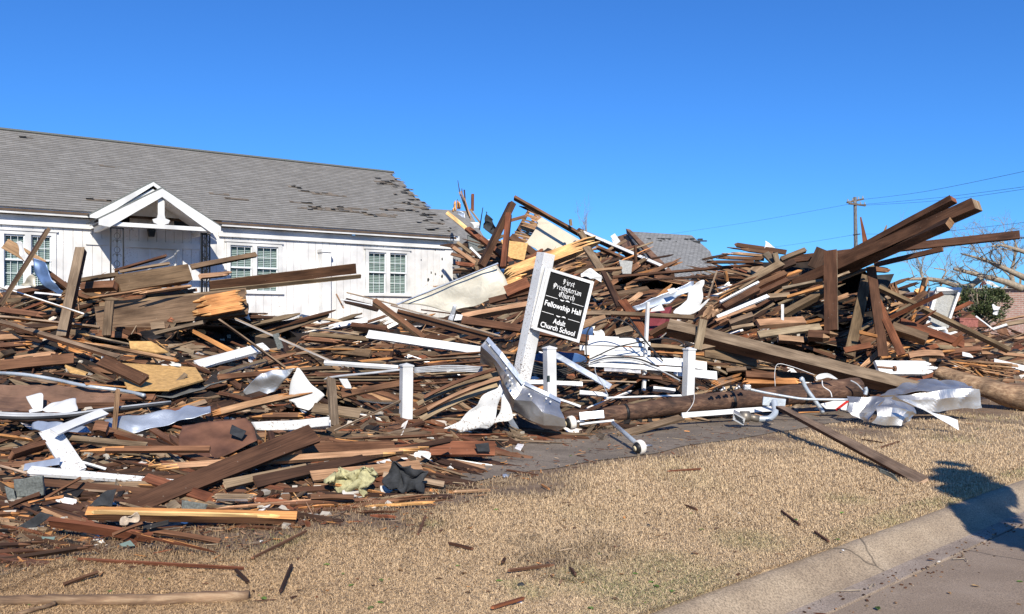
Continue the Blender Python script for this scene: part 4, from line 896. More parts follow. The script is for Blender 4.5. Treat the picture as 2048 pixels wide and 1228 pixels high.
W_('4', -60, 905, 640, 940, 36, 'olive', 'long level grey-brown board crossing behind the thin white post', 'board', 'board', d=(15.3, 15.1), t=.06, edge='tan')
W_('4', 885, 985, 1040, 930, 58, 'grey', 'chunky grey-brown block of beam above the long diagonal beam', 'block', 'beam end', d=15.6, t=.15)
W_('4', 900, 1015, 1045, 990, 46, 'pale', 'pale weathered beam end below the chunky block', 'block', 'beam end', d=15.5, t=.15)
W_('4', 800, 990, 900, 940, 44, 'brown', 'brown beam end left of the chunky block', 'block', 'beam end', d=15.6, t=.1, k=2, jag=(.2, .1))
W_('4', 1075, 985, 1390, 965, 70, 'tan', 'broad flat tan timber with level top right of the chunky block', 'timber', 'beam', d=(15.7, 15.9), t=.1, roll=45)
W_('4', 1080, 1060, 1500, 1005, 54, 'pale', 'weathered board with mortar flecks above the long diagonal beam', 'board', 'board', d=(15.4, 15.7), t=.06)
W_('4', 1215, 1085, 1380, 1100, 60, 'tan', 'square-cut tan timber end lying on the long diagonal beam', 'block', 'beam end', d=15.2, t=.12, edge='umber')
W_('4', 1420, 1060, 1640, 1075, 80, 'umber', 'dark notched timber with frayed end under the standing plank', 'timber', 'beam', d=(15.5, 15.3), t=.15, k=2, jag=(0, .3), end='tan')
W_('4', 1280, 800, 1520, 730, 24, 'orange', 'thin bright orange-brown board left of the standing plank', 'board', 'board', d=(16.2, 16), t=.05)
W_('4', 1250, 920, 1525, 770, 62, 'olive', 'broad dark-olive beam sloping up to the standing plank', 'beam', 'beam', d=(16, 16.2), t=.14)
W_('4', 1190, 950, 1500, 830, 30, 'dark', 'dark narrow beam under the broad olive beam', 'beam', 'beam', d=(16.1, 16.3), t=.1)
W_('4', 1150, 800, 1290, 790, 46, 'pale', 'grey slab with brick-like mortar marks at the heap middle', 'slab', 'slab', d=16.3, t=.1)
W_('4', 1245, 850, 1245, 955, 15, 'white', 'tiny white stub post in the dark hollow', 'stub_post', 'post', d=15.8, t=.04, mat=PAINT, roll=0)
W_('4', 1250, 745, 1520, 690, 34, 'pale', 'pale mortar-flecked beam meeting the standing plank at its left', 'beam', 'beam', d=(16.7, 16.4), t=.1)
W_('4', 1620, 660, 1700, 630, 30, 'pale', 'short mortar-flecked beam right of the standing plank', 'beam', 'beam', d=16.4, t=.1)
# --- great beams against the sky
W_('5', 60, 545, 1635, 375, 56, 'umber', 'long thin brown joist reaching far right against the sky', 'joist', 'beam', d=(18.8, 16.6), t=.09, edge='dark', end='brown', roll=18)
W_('5', 650, 580, 1110, 472, 36, 'umber', 'short brown joist under the long thin one, blunt end in the sky', 'joist', 'beam', d=(17.6, 16.6), t=.08, edge='dark', roll=18)
W_('5', 400, 555, 1185, 132, 70, 'umber', 'rear dark beam of the huge pair pointing up at the sky', 'great_beam', 'beam', d=(17.6, 15.8), t=.2, edge='dark', end='red')
W_('5', 120, 715, 1345, 168, 104, 'umber', 'front huge dark beam of the pair with a weathered square end in the sky', 'great_beam', 'beam', d=(17.4, 14.8), t=.3, edge='dark', end='pale', roll=20)
W_('5', 380, 640, 1160, 295, 78, 'umber', 'notched timber under the front huge beam, stopping short of its end', 'great_beam', 'beam', d=(17.1, 14.9), t=.22, edge='dark', end='tan', roll=-20)
W_('5', 550, 255, 586, 450, 24, 'red', 'tall thin red splinter standing right of the far utility pole', 'splinter', 'splinter', d=17.9, t=.04, taper=(.25, 1.4), roll=0)
W_('5', 727, 312, 695, 400, 18, 'tan', 'short tan splinter standing on the huge beam', 'splinter', 'splinter', d=17.4, t=.04, taper=(.2, 1.5), roll=0)
W_('5', 290, 475, 230, 600, 84, 'dark', 'short dark upright block under the long thin joist', 'block', 'beam end', d=18.2, t=.1, roll=0)
W_('5', 0, 600, 100, 560, 50, 'dark', 'dark slab left of the short upright block', 'slab', 'slab', d=18.2, t=.08)
W_('5', 0, 690, 290, 640, 30, 'dark', 'dark board in the hollow left of the standing plank', 'board', 'board', d=17.8, t=.05)
W_('5', -10, 850, 640, 590, 34, 'grey', 'mortar-flecked beam crossing behind the standing plank', 'beam', 'beam', d=(16.9, 16.8), t=.12)
W_('5', 345, 485, 350, 1025, 88, 'umber', 'tall standing brown plank with a pale right edge, planted in the heap', 'standing_plank', 'plank', d=(16.2, 15.6), t=.06, edge='pale', k=1, roll=-14)
W_('5', 620, 600, 705, 1205, 62, 'umber', 'long leaning plank right of the standing one, its top in shade', 'leaning_plank', 'plank', d=(16.6, 15.7), t=.06, edge='red', roll=10)
W_('5', 665, 830, 830, 1195, 52, 'red', 'narrow red-brown plank slanting down right, crossing the leaning plank', 'leaning_plank', 'plank', d=(16.3, 15.5), t=.06, roll=10)
W_('5', 590, 660, 470, 1200, 72, 'olive', 'olive-brown plank leaning left between the standing and leaning planks', 'leaning_plank', 'plank', d=(17.2, 16.0), t=.07, roll=10)
W_('5', 650, 610, 780, 620, 40, 'brown', 'short brown board end poking out at the right end of the heap top', 'board', 'board', d=17.4, t=.05, jag=(0, .2), k=3)
slab([Zp('5', 640, 650) + (18,), Zp('5', 780, 640) + (18,), Zp('5', 740, 730) + (17.8,), Zp('5', 700, 830) + (17.6,), Zp('5', 640, 760) + (17.6,)], .05, simple('dark_roof_deck', (.035, .032, .028), .9, var=.4, scale=5), 'dark torn roof deck hanging at the right end of the heap', 'roof_deck', 'roof deck')
W_('5', 760, 690, 800, 850, 60, 'brown', 'crumbling brown boards at the right end of the heap', 'board', 'board', d=18, t=.08, k=4, jag=(.4, .3))
W_('5', 670, 735, 1560, 1165, 46, 'olive', 'long olive timber sloping down to the right across the white cabinet', 'long_timber', 'beam', d=(17.6, 17.2), t=.12, edge='grey', roll=38)
W_('5', 755, 935, 1110, 772, 30, 'red', 'dark red plank crossing over the long olive timber', 'plank', 'plank', d=(16.6, 16.0), t=.04, edge='dark', roll=-25)
W_('5', 985, 670, 890, 1000, 26, 'orange', 'orange stud leaning left of the white cabinet', 'stud', 'stud', d=18.2, t=.05)
W_('5', 1005, 670, 965, 810, 18, 'tan', 'thin tan stud beside the orange stud', 'stud', 'stud', d=18.4, t=.04)
W_('5', 900, 750, 985, 790, 60, 'fresh', 'bright broken slab behind the orange stud', 'slab', 'slab', d=19, t=.08, k=3, jag=(.2, .2))
W_('5', 765, 1010, 1000, 1090, 88, 'olive', 'big square olive timber lying at the right foot of the leaning planks', 'timber', 'beam', d=(16.2, 15.9), t=.2, edge='tan')
W_('5', 820, 970, 1250, 1120, 60, 'red', 'reddish plank lying behind the big square olive timber', 'plank', 'plank', d=(16.8, 16.9), t=.06)
W_('5', 1185, 1135, 1245, 1065, 32, 'red', 'short red stub at the end of the reddish plank', 'stub', 'board', d=16.6, t=.05)
W_('5', 440, 1165, 620, 1130, 44, 'red', 'small red-brown plank end lying under the leaning planks', 'plank', 'plank', d=15.3, t=.05, edge='dark')
W_('5', 540, 1040, 780, 1100, 26, 'orange', 'orange-brown strip lying across the feet of the leaning planks', 'strip', 'board', d=15.9, t=.04)
W_('5', 690, 1215, 1370, 1150, 18, 'orange', 'long thin orange-brown strip lying right of the leaning planks', 'strip', 'board', d=(15.6, 17), t=.04)
W_('5', 880, 1200, 1110, 1190, 50, 'tan', 'curved tan slab under the long thin strip', 'slab', 'slab', d=15.8, t=.06, bend=.05)
W_('5', 1120, 1180, 1370, 1150, 40, 'brown', 'brown plank at the edge of the low rubble field', 'plank', 'plank', d=16.6, t=.05)
W_('5', 1375, 1180, 1665, 1200, 26, 'tan', 'long tan board lying level at the right edge of the rubble', 'board', 'board', d=(17.4, 17.4), t=.05)
# --- low rubble field far right
W_('N', 930, 1060, 1140, 1220, 20, 'white', 'thin white strip slanting below the evergreen bush', 'trim_strip', 'trim', d=22, t=.03, mat=PAINT)
W_('N', 1140, 1220, 1310, 1165, 32, 'white', 'white board end meeting the thin slanting strip', 'trim_board', 'board', d=21.8, t=.04, mat=PAINT)
W_('N', 1230, 1120, 1520, 1060, 30, 'tan', 'tan branch-like timber at the right edge below the brick wall', 'stick', 'stick', d=23, t=.06)
W_('N', 1250, 1170, 1530, 1120, 60, 'grey', 'grey roofing board at the right edge of the rubble field', 'board', 'board', d=22.4, t=.05)
slab([Zp('N', 745, 975) + (24,), Zp('N', 930, 1060) + (23.4,), Zp('N', 1080, 1180) + (22.6,), Zp('N', 940, 1180) + (22.6,), Zp('N', 760, 1060) + (23.4,)], .03, simple('rust_sheet_flat', (.16, .065, .03), .8, var=.3), 'rust-red sheet lying below the evergreen bush', 'rust_sheet', 'metal sheet')
mb = MB(); a = P(*Zp('N', 700, 1140), 20.5); mb.box(a.x, a.x + .42 * 1, a.y, a.y + .3, a.z - .2, a.z + .2)
bk = empty('brick_block', a); 
M_ = Matrix.Translation(P(*Zp('N', 800, 1140), 20.5)) @ Matrix.Rotation(.1, 4, 'Z') @ Matrix.Rotation(.03, 4, 'Y')
bpy.data.objects.remove(bk)
mb = MB(); mb.box(-.23, .23, -.15, .15, -.1, .08, None); mb.box(-.24, .24, -.16, .16, .081, .11)
o = mb.build('brick_pier', brick_mat('pier_brick', (.3, .12, .1), (.36, .17, .14), (.4, .36, .32), 1.0, .21, .07, .012) if False else BRICKM); o.matrix_world = M_; tag(o, 'toppled pinkish brick pier chunk with mortar cap right of the white cabinet', 'brick chunk')
bb = o.modifiers.new('bevel', 'BEVEL'); bb.width = .012; bb.segments = 2
# white cabinet frame leaning in the rubble
cb = empty('white_cabinet', P(1890, 660, 17.6)); tag(cb, 'white framed cabinet panel with grey back leaning behind the long olive timber', 'cabinet')
def quadm(pts, th, mat, name, par):
    q = [P(*Zp('5', x, y), d) - par.location for x, y, d in pts]; nrm = (q[1] - q[0]).cross(q[2] - q[1]).normalized(); m_ = MB(); m_.extr(q, nrm * th); return m_.build(name, mat, par)
quadm([(1075, 740, 18.2), (1235, 740, 18.3), (1150, 1010, 17.6), (990, 1020, 17.5)], .03, CONC, 'back_panel', cb)
quadm([(1225, 735, 18.1), (1243, 738, 18.1), (1165, 950, 17.6), (1150, 950, 17.6)], .1, PEEL, 'side_rail', cb)
quadm([(1068, 735, 18.05), (1090, 735, 18.05), (1010, 1020, 17.4), (985, 1020, 17.4)], .16, PEEL, 'side_rail', cb)
quadm([(1068, 732, 18.0), (1238, 733, 18.1), (1232, 750, 18.05), (1070, 760, 17.95)], .12, PEEL, 'top_rail', cb)
quadm([(975, 1012, 17.35), (1130, 1000, 17.45), (1135, 1012, 17.4), (985, 1028, 17.3)], .16, PEEL, 'bottom_rail', cb)
sheet('5', [[(1070, 1025), (1130, 1015), (1150, 1050)], [(1100, 1060), (1130, 1080), (1180, 1090)]], GALV, 'crumpled pale foil under the white cabinet', 'foil_scrap', 'foil', d=17, crumple=.06)
W_('H', 770, 635, 1250, 640, 108, 'white', 'wide flaking white board with a broken right end under the leaning planks', 'wide_board', 'board', d=(15.0, 15.3), t=.06, mat=PEEL, k=3, jag=(0, .25))
mb = MB(); a = P(*Zp('H', 775, 628), 14.75); b_ = P(*Zp('H', 905, 640), 14.7); mb.tube([a, b_], .018, 8); mb.tube([b_ - Vector((0.03, 0, 0)), b_ + Vector((.01, 0, 0))], .05, 6)
tag(mb.build('rusty_bolt', simple('rust_iron', (.18, .09, .05), .7), base=a), 'rusty bolt sticking out along the wide flaking board', 'bolt')
W_('S', 1336, 655, 1840, 783, 37, 'grey', 'very long weathered beam sloping down right over the fallen pole', 'long_beam', 'beam', d=(14.6, 13.6), t=.2, edge='umber', roll=42, lift=.3)
W_('G', 480, 380, 610, 310, 60, 'umber', 'dark timber end left of the weathered beam stub', 'timber', 'beam', d=15, t=.15)
W_('G', 840, 270, 800, 470, 56, 'pale', 'broad pale upright board behind the third white post', 'board', 'board', d=14.3, t=.04)
W_('G', 760, 480, 990, 430, 44, 'grey', 'grey-brown board end right of the third white post', 'board', 'board', d=14.4, t=.06)
W_('G', 850, 490, 1200, 560, 80, 'olive', 'broad olive board lying flat below the weathered beam', 'board', 'board', d=(14.4, 14.5), t=.05)
W_('G', 480, 455, 740, 475, 44, 'grey', 'grey-brown beam left of the third white post', 'beam', 'beam', d=14.7, t=.1)
W_('G', 480, 490, 1030, 525, 14, 'orange', 'thin orange-brown splinter strip behind the third white post', 'strip', 'board', d=14.2, t=.03, jag=(.1, .5), k=2)
W_('G', 840, 740, 1150, 635, 62, 'tan', 'shattered tan board with a brush-like splintered end above the fallen pole', 'shattered_board', 'board', d=(13.7, 13.8), t=.06, k=6, jag=(.2, .5), end='orange')
W_('G', 1130, 650, 1330, 660, 60, 'brown', 'brown block right of the brush-like splintered board', 'block', 'beam end', d=14.1, t=.1)
W_('G', 1100, 700, 1560, 705, 70, 'orange', 'broad orange-brown log half lying above the fallen pole', 'split_log', 'log', d=(14.1, 14.2), t=.14, k=4, jag=(.1, .2))
W_('G', 1280, 650, 1590, 670, 60, 'brown', 'brown plank above the orange-brown log half', 'plank', 'plank', d=14.4, t=.05)
W_('G', 910, 600, 1000, 640, 34, 'grey', 'small squared grey timber end under the weathered beam', 'block', 'beam end', d=14, t=.1)
W_('G', 1000, 620, 1130, 610, 34, 'olive', 'small olive plank end beside the squared grey end', 'block', 'beam end', d=14, t=.06)
# --- middle
W_('2', 0, 855, 850, 750, 62, 'umber', 'long brown board jutting right in front of the hall windows', 'board', 'board', d=(13.6, 14.6), t=.05, edge='pale', roll=-16)
W_('2', 0, 885, 880, 795, 26, 'grey', 'pale grey strip fixed along the lower edge of the long jutting board', 'board', 'board', d=(13.5, 14.5), t=.03, roll=-40)
W_('2', -110, 745, 268, 672, 34, 'olive', 'short board pointing up right above the long jutting board', 'board', 'board', d=(13.6, 14.4), t=.05, edge='dark')
W_('2', -60, 800, 130, 780, 34, 'tan', 'short tan board end below the short pointing board', 'board', 'board', d=(13.5, 14), t=.05, k=2, jag=(0, .2))
W_('S', 195, 643, 492, 606, 56, 'olive', 'big long beam whose right half is torn open to orange wood', 'torn_beam', 'beam', d=(12.2, 12.9), t=.2, k=1, edge='grey', roll=12)
W_('S', 375, 620, 495, 598, 44, 'orange', 'torn orange right half of the big long beam', 'torn_beam', 'beam', d=(12.35, 12.7), t=.16, k=8, jag=(.25, .12), end='fresh', roll=10, edge='tan')
W_('S', 200, 613, 492, 583, 14, 'grey', 'thin grey plank lying along the top of the big torn beam', 'plank', 'plank', d=(12.4, 13.1), t=.04)
W_('A', 900, 500, 1440, 415, 150, 'olive', 'massive squared timber with a clean-cut right end before the porch', 'massive_timber', 'beam', d=(12.3, 13.0), t=.2, edge='tan', roll=14)
W_('A', 960, 580, 1490, 505, 30, 'tan', 'narrow tan board under the massive squared timber', 'board', 'board', d=(12.0, 12.5), t=.05, k=2, jag=(.2, .1))
W_('A', 600, 470, 910, 420, 66, 'olive', 'dark-ended timber left of the massive squared one', 'timber', 'beam', d=(12.5, 12.4), t=.18, end='dark')
W_('A', 640, 520, 890, 505, 84, 'brown', 'red-brown timber under the dark-ended one', 'timber', 'beam', d=(12.3, 12.2), t=.12)
W_('A', 880, 392, 1275, 278, 26, 'umber', 'thin dark board rising right before the church door', 'board', 'board', d=(12.9, 13.4), t=.05)
W_('A', 920, 400, 1300, 335, 26, 'grey', 'grey board just above the massive squared timber', 'board', 'board', d=(12.8, 13.2), t=.04)
W_('A', 610, 615, 1245, 518, 26, 'tan', 'tan board with torn orange underside below the massive timber', 'board', 'board', d=(11.8, 12.3), t=.05, k=3, jag=(.3, .2), end='orange')
W_('A', 150, 560, 520, 500, 60, 'brown', 'brown timber behind the upright post at left', 'timber', 'beam', d=(12.9, 12.6), t=.1)
W_('A', 625, 228, 480, 900, 88, 'grey', 'broad grey-brown post leaning right, standing before the hall wall', 'leaning_post', 'post', d=(11.9, 11.3), t=.12, edge='umber', roll=-24)
W_('A', 45, 185, 330, 350, 84, 'tan', 'tan board tilted down right wrapped in torn metal before the left windows', 'board', 'board', d=(12.2, 12.2), t=.05, roll=5)
sheet('A', [[(250, 300), (300, 310)], [(260, 400), (350, 340)], [(340, 500), (400, 450)], [(470, 600), (495, 560)]], simple('blue_steel', (.1, .16, .28), .4, metal=.4, var=.4), 'dark blue curled metal strip hanging below the tilted tan board', 'curled_metal', 'metal sheet', d=11.9, crumple=.05)
sheet('A', [[(95, 190), (140, 180), (180, 230)], [(120, 240), (180, 250), (240, 300)], [(180, 300), (240, 340), (290, 360)]], VINYL, 'crumpled white foil stuck to the tilted tan board', 'foil_scrap', 'foil', d=11.95, crumple=.07)
sheet('A', [[(150, 500), (230, 420), (270, 440)], [(180, 520), (260, 510), (300, 500)]], IVORY, 'crumpled cream metal scrap at the foot of the tilted tan board', 'metal_scrap', 'metal sheet', d=12, crumple=.06)
W_('A', 330, 380, 520, 520, 44, 'umber', 'dark board behind the blue curled metal', 'board', 'board', d=12.4, t=.05)
W_('A', 0, 655, 365, 72, 36, 'olive', 'slim dark pole leaning up right at the left edge of the picture', 'leaning_pole', 'pole', d=(10.3, 11.0), t=.07, edge='dark', roll=-20)
W_('A', 845, 632, 820, 890, 66, 'olive', 'short upright stub before the big torn beam', 'stub_post', 'post', d=(11.7, 11.5), t=.08, roll=-14)
W_('A', 0, 515, 640, 722, 26, 'white', 'white-topped board sloping down right past the leaning post', 'trim_board', 'board', d=(10.6, 10.9), t=.05, edge='tan', lift=.4, roll=50)
W_('A', 270, 560, 470, 580, 16, 'white', 'thin white strip behind the leaning post', 'trim_strip', 'trim', d=11.9, t=.02, mat=PAINT)
W_('A', 380, 612, 560, 612, 18, 'pale', 'pale strip crossing behind the leaning post foot', 'strip', 'board', d=11.6, t=.03)
W_('A', 0, 690, 430, 745, 50, 'brown', 'broad brown board at the left edge under the slim leaning pole', 'board', 'board', lift=.3, k=2, jag=(0, .3))
W_('A', 0, 745, 765, 826, 26, 'pale', 'long pale-edged board at left, first above the long grey one', 'board', 'board', lift=.45, t=.05, edge='orange')
W_('A', 300, 850, 500, 820, 30, 'tan', 'tan board end under the long pale-edged board', 'board', 'board', lift=.3)
W_('A', 0, 785, 910, 1058, 48, 'grey', 'long silvery grey board sloping right across the left heap', 'board', 'board', lift=.7, t=.05, edge='brown', roll=45)
W_('A', 0, 905, 190, 895, 50, 'tan', 'upper of two short tan board ends at the left edge', 'board', 'board', lift=.35, jag=(0, .1), k=2)
W_('A', 0, 965, 270, 945, 44, 'brown', 'lower of two short board ends at the left edge, splintered', 'board', 'board', lift=.35, jag=(0, .3), k=4, end='orange')
W_('A', 0, 1040, 90, 1020, 60, 'olive', 'grey block at the left edge below the board ends', 'block', 'beam end', lift=.4, t=.08)
W_('A', 600, 872, 1210, 1003, 24, 'pale', 'upper of two splintered boards slanting over the yellow plywood', 'board', 'board', lift=.4, k=3, jag=(.3, .15), end='fresh')
W_('A', 550, 920, 1400, 1085, 34, 'tan', 'lower longer splintered board slanting over the yellow plywood', 'board', 'board', lift=.55, k=3, jag=(.4, .1), end='orange')
W_('A', 560, 905, 830, 985, 26, 'orange', 'orange split strip left of the two slanting boards', 'strip', 'board', lift=.5, k=3, jag=(.2, .2))
slab([Zp('A', 900, 1095) + (10.3,), Zp('A', 1500, 1130) + (10.7,), Zp('A', 1560, 1225) + (10.2,), Zp('A', 1300, 1300) + (9.6,), Zp('A', 980, 1300) + (9.5,)], .02, OSB, 'largest yellow plywood sheet lying in the hollow of the left heap', 'plywood_sheet', 'plywood')
slab([Zp('A', 990, 930) + (10.9,), Zp('A', 1160, 930) + (11.0,), Zp('A', 1290, 1010) + (10.9,), Zp('A', 1200, 1015) + (10.8,), Zp('A', 1000, 985) + (10.8,)], .02, OSB, 'small yellow plywood corner above the slanting boards', 'plywood_sheet', 'plywood')
slab([Zp('A', 500, 1110) + (9.9,), Zp('A', 680, 1170) + (9.9,), Zp('A', 660, 1180) + (9.8,), Zp('A', 540, 1160) + (9.8,)], .02, OSB, 'narrow yellow plywood sliver left of the large sheet', 'plywood_sheet', 'plywood')
W_('A', 780, 1085, 1110, 1235, 100, 'umber', 'dark plank end lying on the large yellow plywood', 'plank', 'plank', d=(9.8, 9.6), t=.05)
W_('A', 0, 1120, 565, 1065, 84, 'brown', 'broad red-brown plank at left under the silvery grey board', 'plank', 'plank', lift=.35, k=1)
W_('A', 1290, 980, 1480, 1025, 50, 'grey', 'small grey-topped block in the dark hollow before the torn beam', 'block', 'beam end', lift=.2, t=.08)
W_('A', 1160, 820, 1260, 810, 60, 'grey', 'grey board end under the torn beam', 'board', 'board', lift=.2)
W_('A', 1170, 880, 1560, 790, 36, 'grey', 'long grey board vanishing under the torn beam', 'board', 'board', d=12.4, t=.05)
# crumpled wiring and fittings before the middle window
sheet('2', [[(110, 960), (170, 950)], [(150, 1020), (240, 1050)]], VINYL, 'crumpled white metal on the boards before the middle window', 'metal_scrap', 'metal sheet', d=13.2, crumple=.05)
cable('2', [(165, 900), (185, 940), (170, 1000), (215, 1010), (220, 960), (190, 960)], .012, BLACKM, 'tangle of black wire on the boards before the middle window', 'wire_tangle', 'wire', d=13.1)
# --- middle low field
sheet('D', [[(560, 300), (700, 270), (830, 265), (900, 290)], [(640, 330), (760, 310), (860, 310), (930, 340)]], PEEL, 'crumpled white siding heap at the foot of the hall wall', 'siding_scrap', 'siding', d=15.2, crumple=.08)
sheet('D', [[(905, 265), (1000, 265), (1050, 300)], [(910, 310), (1000, 330), (1080, 340)], [(960, 370), (1010, 350), (1080, 360)]], PLASTIC, 'dirty white cloth bundle at the foot of the hall wall', 'cloth_bundle', 'cloth', d=15, crumple=.12)
W_('D', 760, 390, 925, 315, 46, 'grey', 'short grey board resting on the white siding heap', 'board', 'board', d=14.8, t=.04)
W_('D', 1080, 320, 1330, 390, 26, 'pale', 'curved pale strip right of the dirty white bundle', 'strip', 'board', d=14.6, t=.03, bend=.06)
W_('D', 1150, 350, 1410, 275, 14, 'grey', 'thin grey strip rising toward the hall downpipe', 'strip', 'board', d=14.9, t=.03)
W_('D', 1140, 385, 1450, 330, 44, 'white', 'white board lying behind the dark block before the right window', 'trim_board', 'board', d=14.5, t=.03, mat=PAINT)
W_('Q', 480, 130, 1000, 260, 20, 'pale', 'upper pale-topped board pointing left before the right window', 'board', 'board', d=(13.8, 13.2), t=.06, edge='white')
W_('Q', 470, 215, 800, 300, 60, 'dark', 'dark underside of a siding bundle pointing left before the right window', 'siding_bundle', 'siding', d=(13.9, 13.5), t=.05, edge='pale')
W_('Q', 370, 145, 445, 290, 14, 'tan', 'thin tan splinter at the left tip of the siding bundle', 'splinter', 'splinter', d=13.8, t=.02)
W_('Q', 420, 200, 740, 262, 20, 'white', 'white board inside the bundle pointing left', 'trim_board', 'board', d=(13.7, 13.4), t=.04, mat=PAINT)
W_('Q', 930, 260, 2050, 575, 28, 'pale', 'long pale-topped siding board running right toward the sign post', 'board', 'board', d=(13.5, 12.9), t=.06, edge='white', roll=50)
W_('Q', 1000, 340, 1980, 590, 80, 'umber', 'dark face of the long siding board below its pale top', 'plank', 'plank', d=(13.6, 13.05), t=.04, roll=5)
W_('Q', 1260, 510, 1840, 655, 18, 'tan', 'narrow tan board edge under the dark siding face', 'strip', 'board', d=(13.2, 12.9), t=.04)
W_('Q', 760, 220, 1270, 600, 120, 'brown', 'thick squared brown beam slanting down right before the right window', 'thick_beam', 'beam', d=(12.9, 12.6), t=.28, edge='tan', roll=35)
W_('Q', 540, 480, 900, 520, 88, 'umber', 'dark block left of the thick slanting beam', 'block', 'beam', d=(13.2, 13), t=.14, edge='grey')
W_('Q', 700, 560, 1850, 730, 92, 'white', 'long bright white fascia board lying level left of the sign post', 'fascia_board', 'board', d=(12.6, 12.2), t=.05, mat=VINYL, roll=25)
W_('Q', 250, 850, 1000, 900, 50, 'white', 'broad white painted board lying flat left of the first white post', 'trim_board', 'board', d=(11.7, 11.8), t=.04, mat=PAINT, roll=55)
W_('Q', 340, 720, 720, 760, 90, 'olive', 'bent olive plank end under the white fascia board', 'plank', 'plank', d=(12.2, 12.0), t=.05)
W_('Q', 50, 712, 950, 722, 20, 'orange', 'thin orange-brown strip under the white fascia board', 'strip', 'board', d=12.1, t=.03)
W_('Q', 0, 600, 560, 650, 60, 'brown', 'broken brown planks left of the white fascia board', 'plank', 'plank', d=12.6, t=.06, k=3, jag=(.1, .3))
W_('Q', 60, 490, 600, 560, 14, 'pale', 'pale-edged batten lying above the broken brown planks', 'batten', 'board', d=13, t=.03, edge='white')
W_('Q', 100, 560, 700, 610, 50, 'olive', 'olive board lying behind the left end of the white fascia board', 'board', 'board', d=12.9, t=.04)
W_('D', 370, 320, 1260, 712, 18, 'pale', 'long thin pale batten slanting down right across the middle field', 'batten', 'board', d=(12.6, 11.7), t=.03, edge='white', roll=50)
W_('D', 240, 330, 780, 720, 22, 'grey', 'long thin dark batten slanting down right beside the pale one', 'batten', 'board', d=(12.2, 11.2), t=.04, edge='dark')
W_('D', 60, 700, 620, 550, 84, 'white', 'broad flaking white board with a black slot at its left end', 'trim_board', 'board', d=(11, 11.9), t=.04, mat=PEEL, roll=45)
W_('D', 240, 770, 620, 660, 34, 'grey', 'grey board under the broad flaking white one', 'board', 'board', lift=.3, edge='white')
W_('D', 700, 440, 740, 560, 50, 'grey', 'small grey shingle standing among the battens', 'shingle_piece', 'shingle', d=12.2, t=.01, mat=SHING)
W_('D', 230, 800, 640, 770, 50, 'brown', 'brown plank behind the big folded white metal', 'plank', 'plank', lift=.25)
W_('D', 570, 640, 890, 620, 70, 'brown', 'red-brown broken plank among the battens', 'plank', 'plank', lift=.3, k=3, jag=(.1, .3))
W_('D', 980, 600, 1100, 690, 50, 'olive', 'olive plank below the long pale batten', 'plank', 'plank', lift=.2)
W_('D', 720, 750, 1160, 720, 34, 'olive', 'olive board left of the flat white board', 'board', 'board', lift=.25)
for i in range(5):
    W_('D', 900 - 60 * i, 760 + 22 * i, 1719, 745 + 26 * i, 24, ['grey', 'brown', 'olive', 'grey', 'umber'][i], 'long board laid flat in the layers left of the first white post', 'board', 'board', lift=.25, k=2, jag=(.3, 0), group='flat layered boards left of the first white post')
cable('D', [(1000, 830), (1200, 790), (1500, 760), (1719, 735)], .016, CABLEG, 'grey cable lying level left of the first white post', d=11.2)
W_('D', 1240, 945, 1719, 850, 88, 'brown', 'big squared dark beam left of the first white post', 'squared_beam', 'beam', d=(10.4, 10.7), t=.2, edge='tan', roll=20)
W_('D', 1150, 810, 1180, 1200, 74, 'grey', 'upright grey-brown plank standing left of the squared dark beam', 'standing_plank', 'plank', d=(10.5, 9.9), t=.04)
W_('D', 1010, 1050, 1390, 1100, 88, 'grey', 'flat grey board overlapping the foot of the upright plank', 'board', 'board', d=(9.9, 9.9), t=.03, roll=50)
sheet('D', [[(1220, 810), (1290, 800)], [(1250, 870), (1310, 850)], [(1270, 890), (1315, 890)]], VINYL, 'small bent white flap between upright plank and squared beam', 'metal_scrap', 'metal sheet', d=10.3, crumple=.02)
sheet('D', [[(570, 760), (720, 735), (870, 720)], [(500, 850), (620, 820), (770, 800)], [(430, 910), (540, 900), (710, 910)], [(510, 965), (560, 960), (690, 925)]], GALV, 'curved shiny grey half of the big folded sheet metal at centre left', 'folded_metal', 'metal sheet', d=10.3, crumple=.03)
sheet('D', [[(875, 722), (890, 725)], [(830, 850), (1000, 860)], [(815, 985), (1095, 925)], [(850, 1000), (1080, 960)], [(930, 1090), (950, 1085)]], VINYL, 'pointed white half of the big folded sheet metal at centre left', 'folded_metal', 'metal sheet', d=10.2, crumple=.02)
W_('D', 140, 1110, 1070, 895, 66, 'tan', 'long tan-brown plank lying across the big folded metal', 'plank', 'plank', d=(9.2, 9.9), t=.05, k=3, jag=(.2, .4), end='orange', bend=.03, roll=25)
W_('D', 480, 1115, 990, 1110, 56, 'brown', 'pointed brown board under the long tan-brown plank', 'board', 'board', d=(9.3, 9.4), t=.05, k=2, jag=(.2, .2), end='orange')
sheet('D', [[(500, 1160), (820, 1150), (1140, 1120)], [(540, 1228), (800, 1228), (1140, 1190)]], PEEL, 'white painted panel lying under the pointed brown board', 'painted_sheet', 'panel', d=9.2, crumple=.01)
W_('D', 930, 1200, 1150, 1180, 60, 'white', 'small white board end beside the upright plank foot', 'trim_board', 'board', d=9.1, t=.05, mat=PAINT)
W_('D', 1180, 1235, 1719, 990, 30, 'grey', 'grey bar with pale top edge rising to the first white post', 'bar', 'board', d=(9.0, 9.8), t=.08, edge='pale', roll=-40)
W_('D', 1370, 975, 1719, 1000, 26, 'olive', 'curved white-edged strip left of the first white post', 'strip', 'board', d=10.1, t=.03, edge='white', bend=-.03)
W_('D', 240, 930, 500, 990, 40, 'umber', 'dark curled plank left of the big folded metal', 'plank', 'plank', lift=.35)
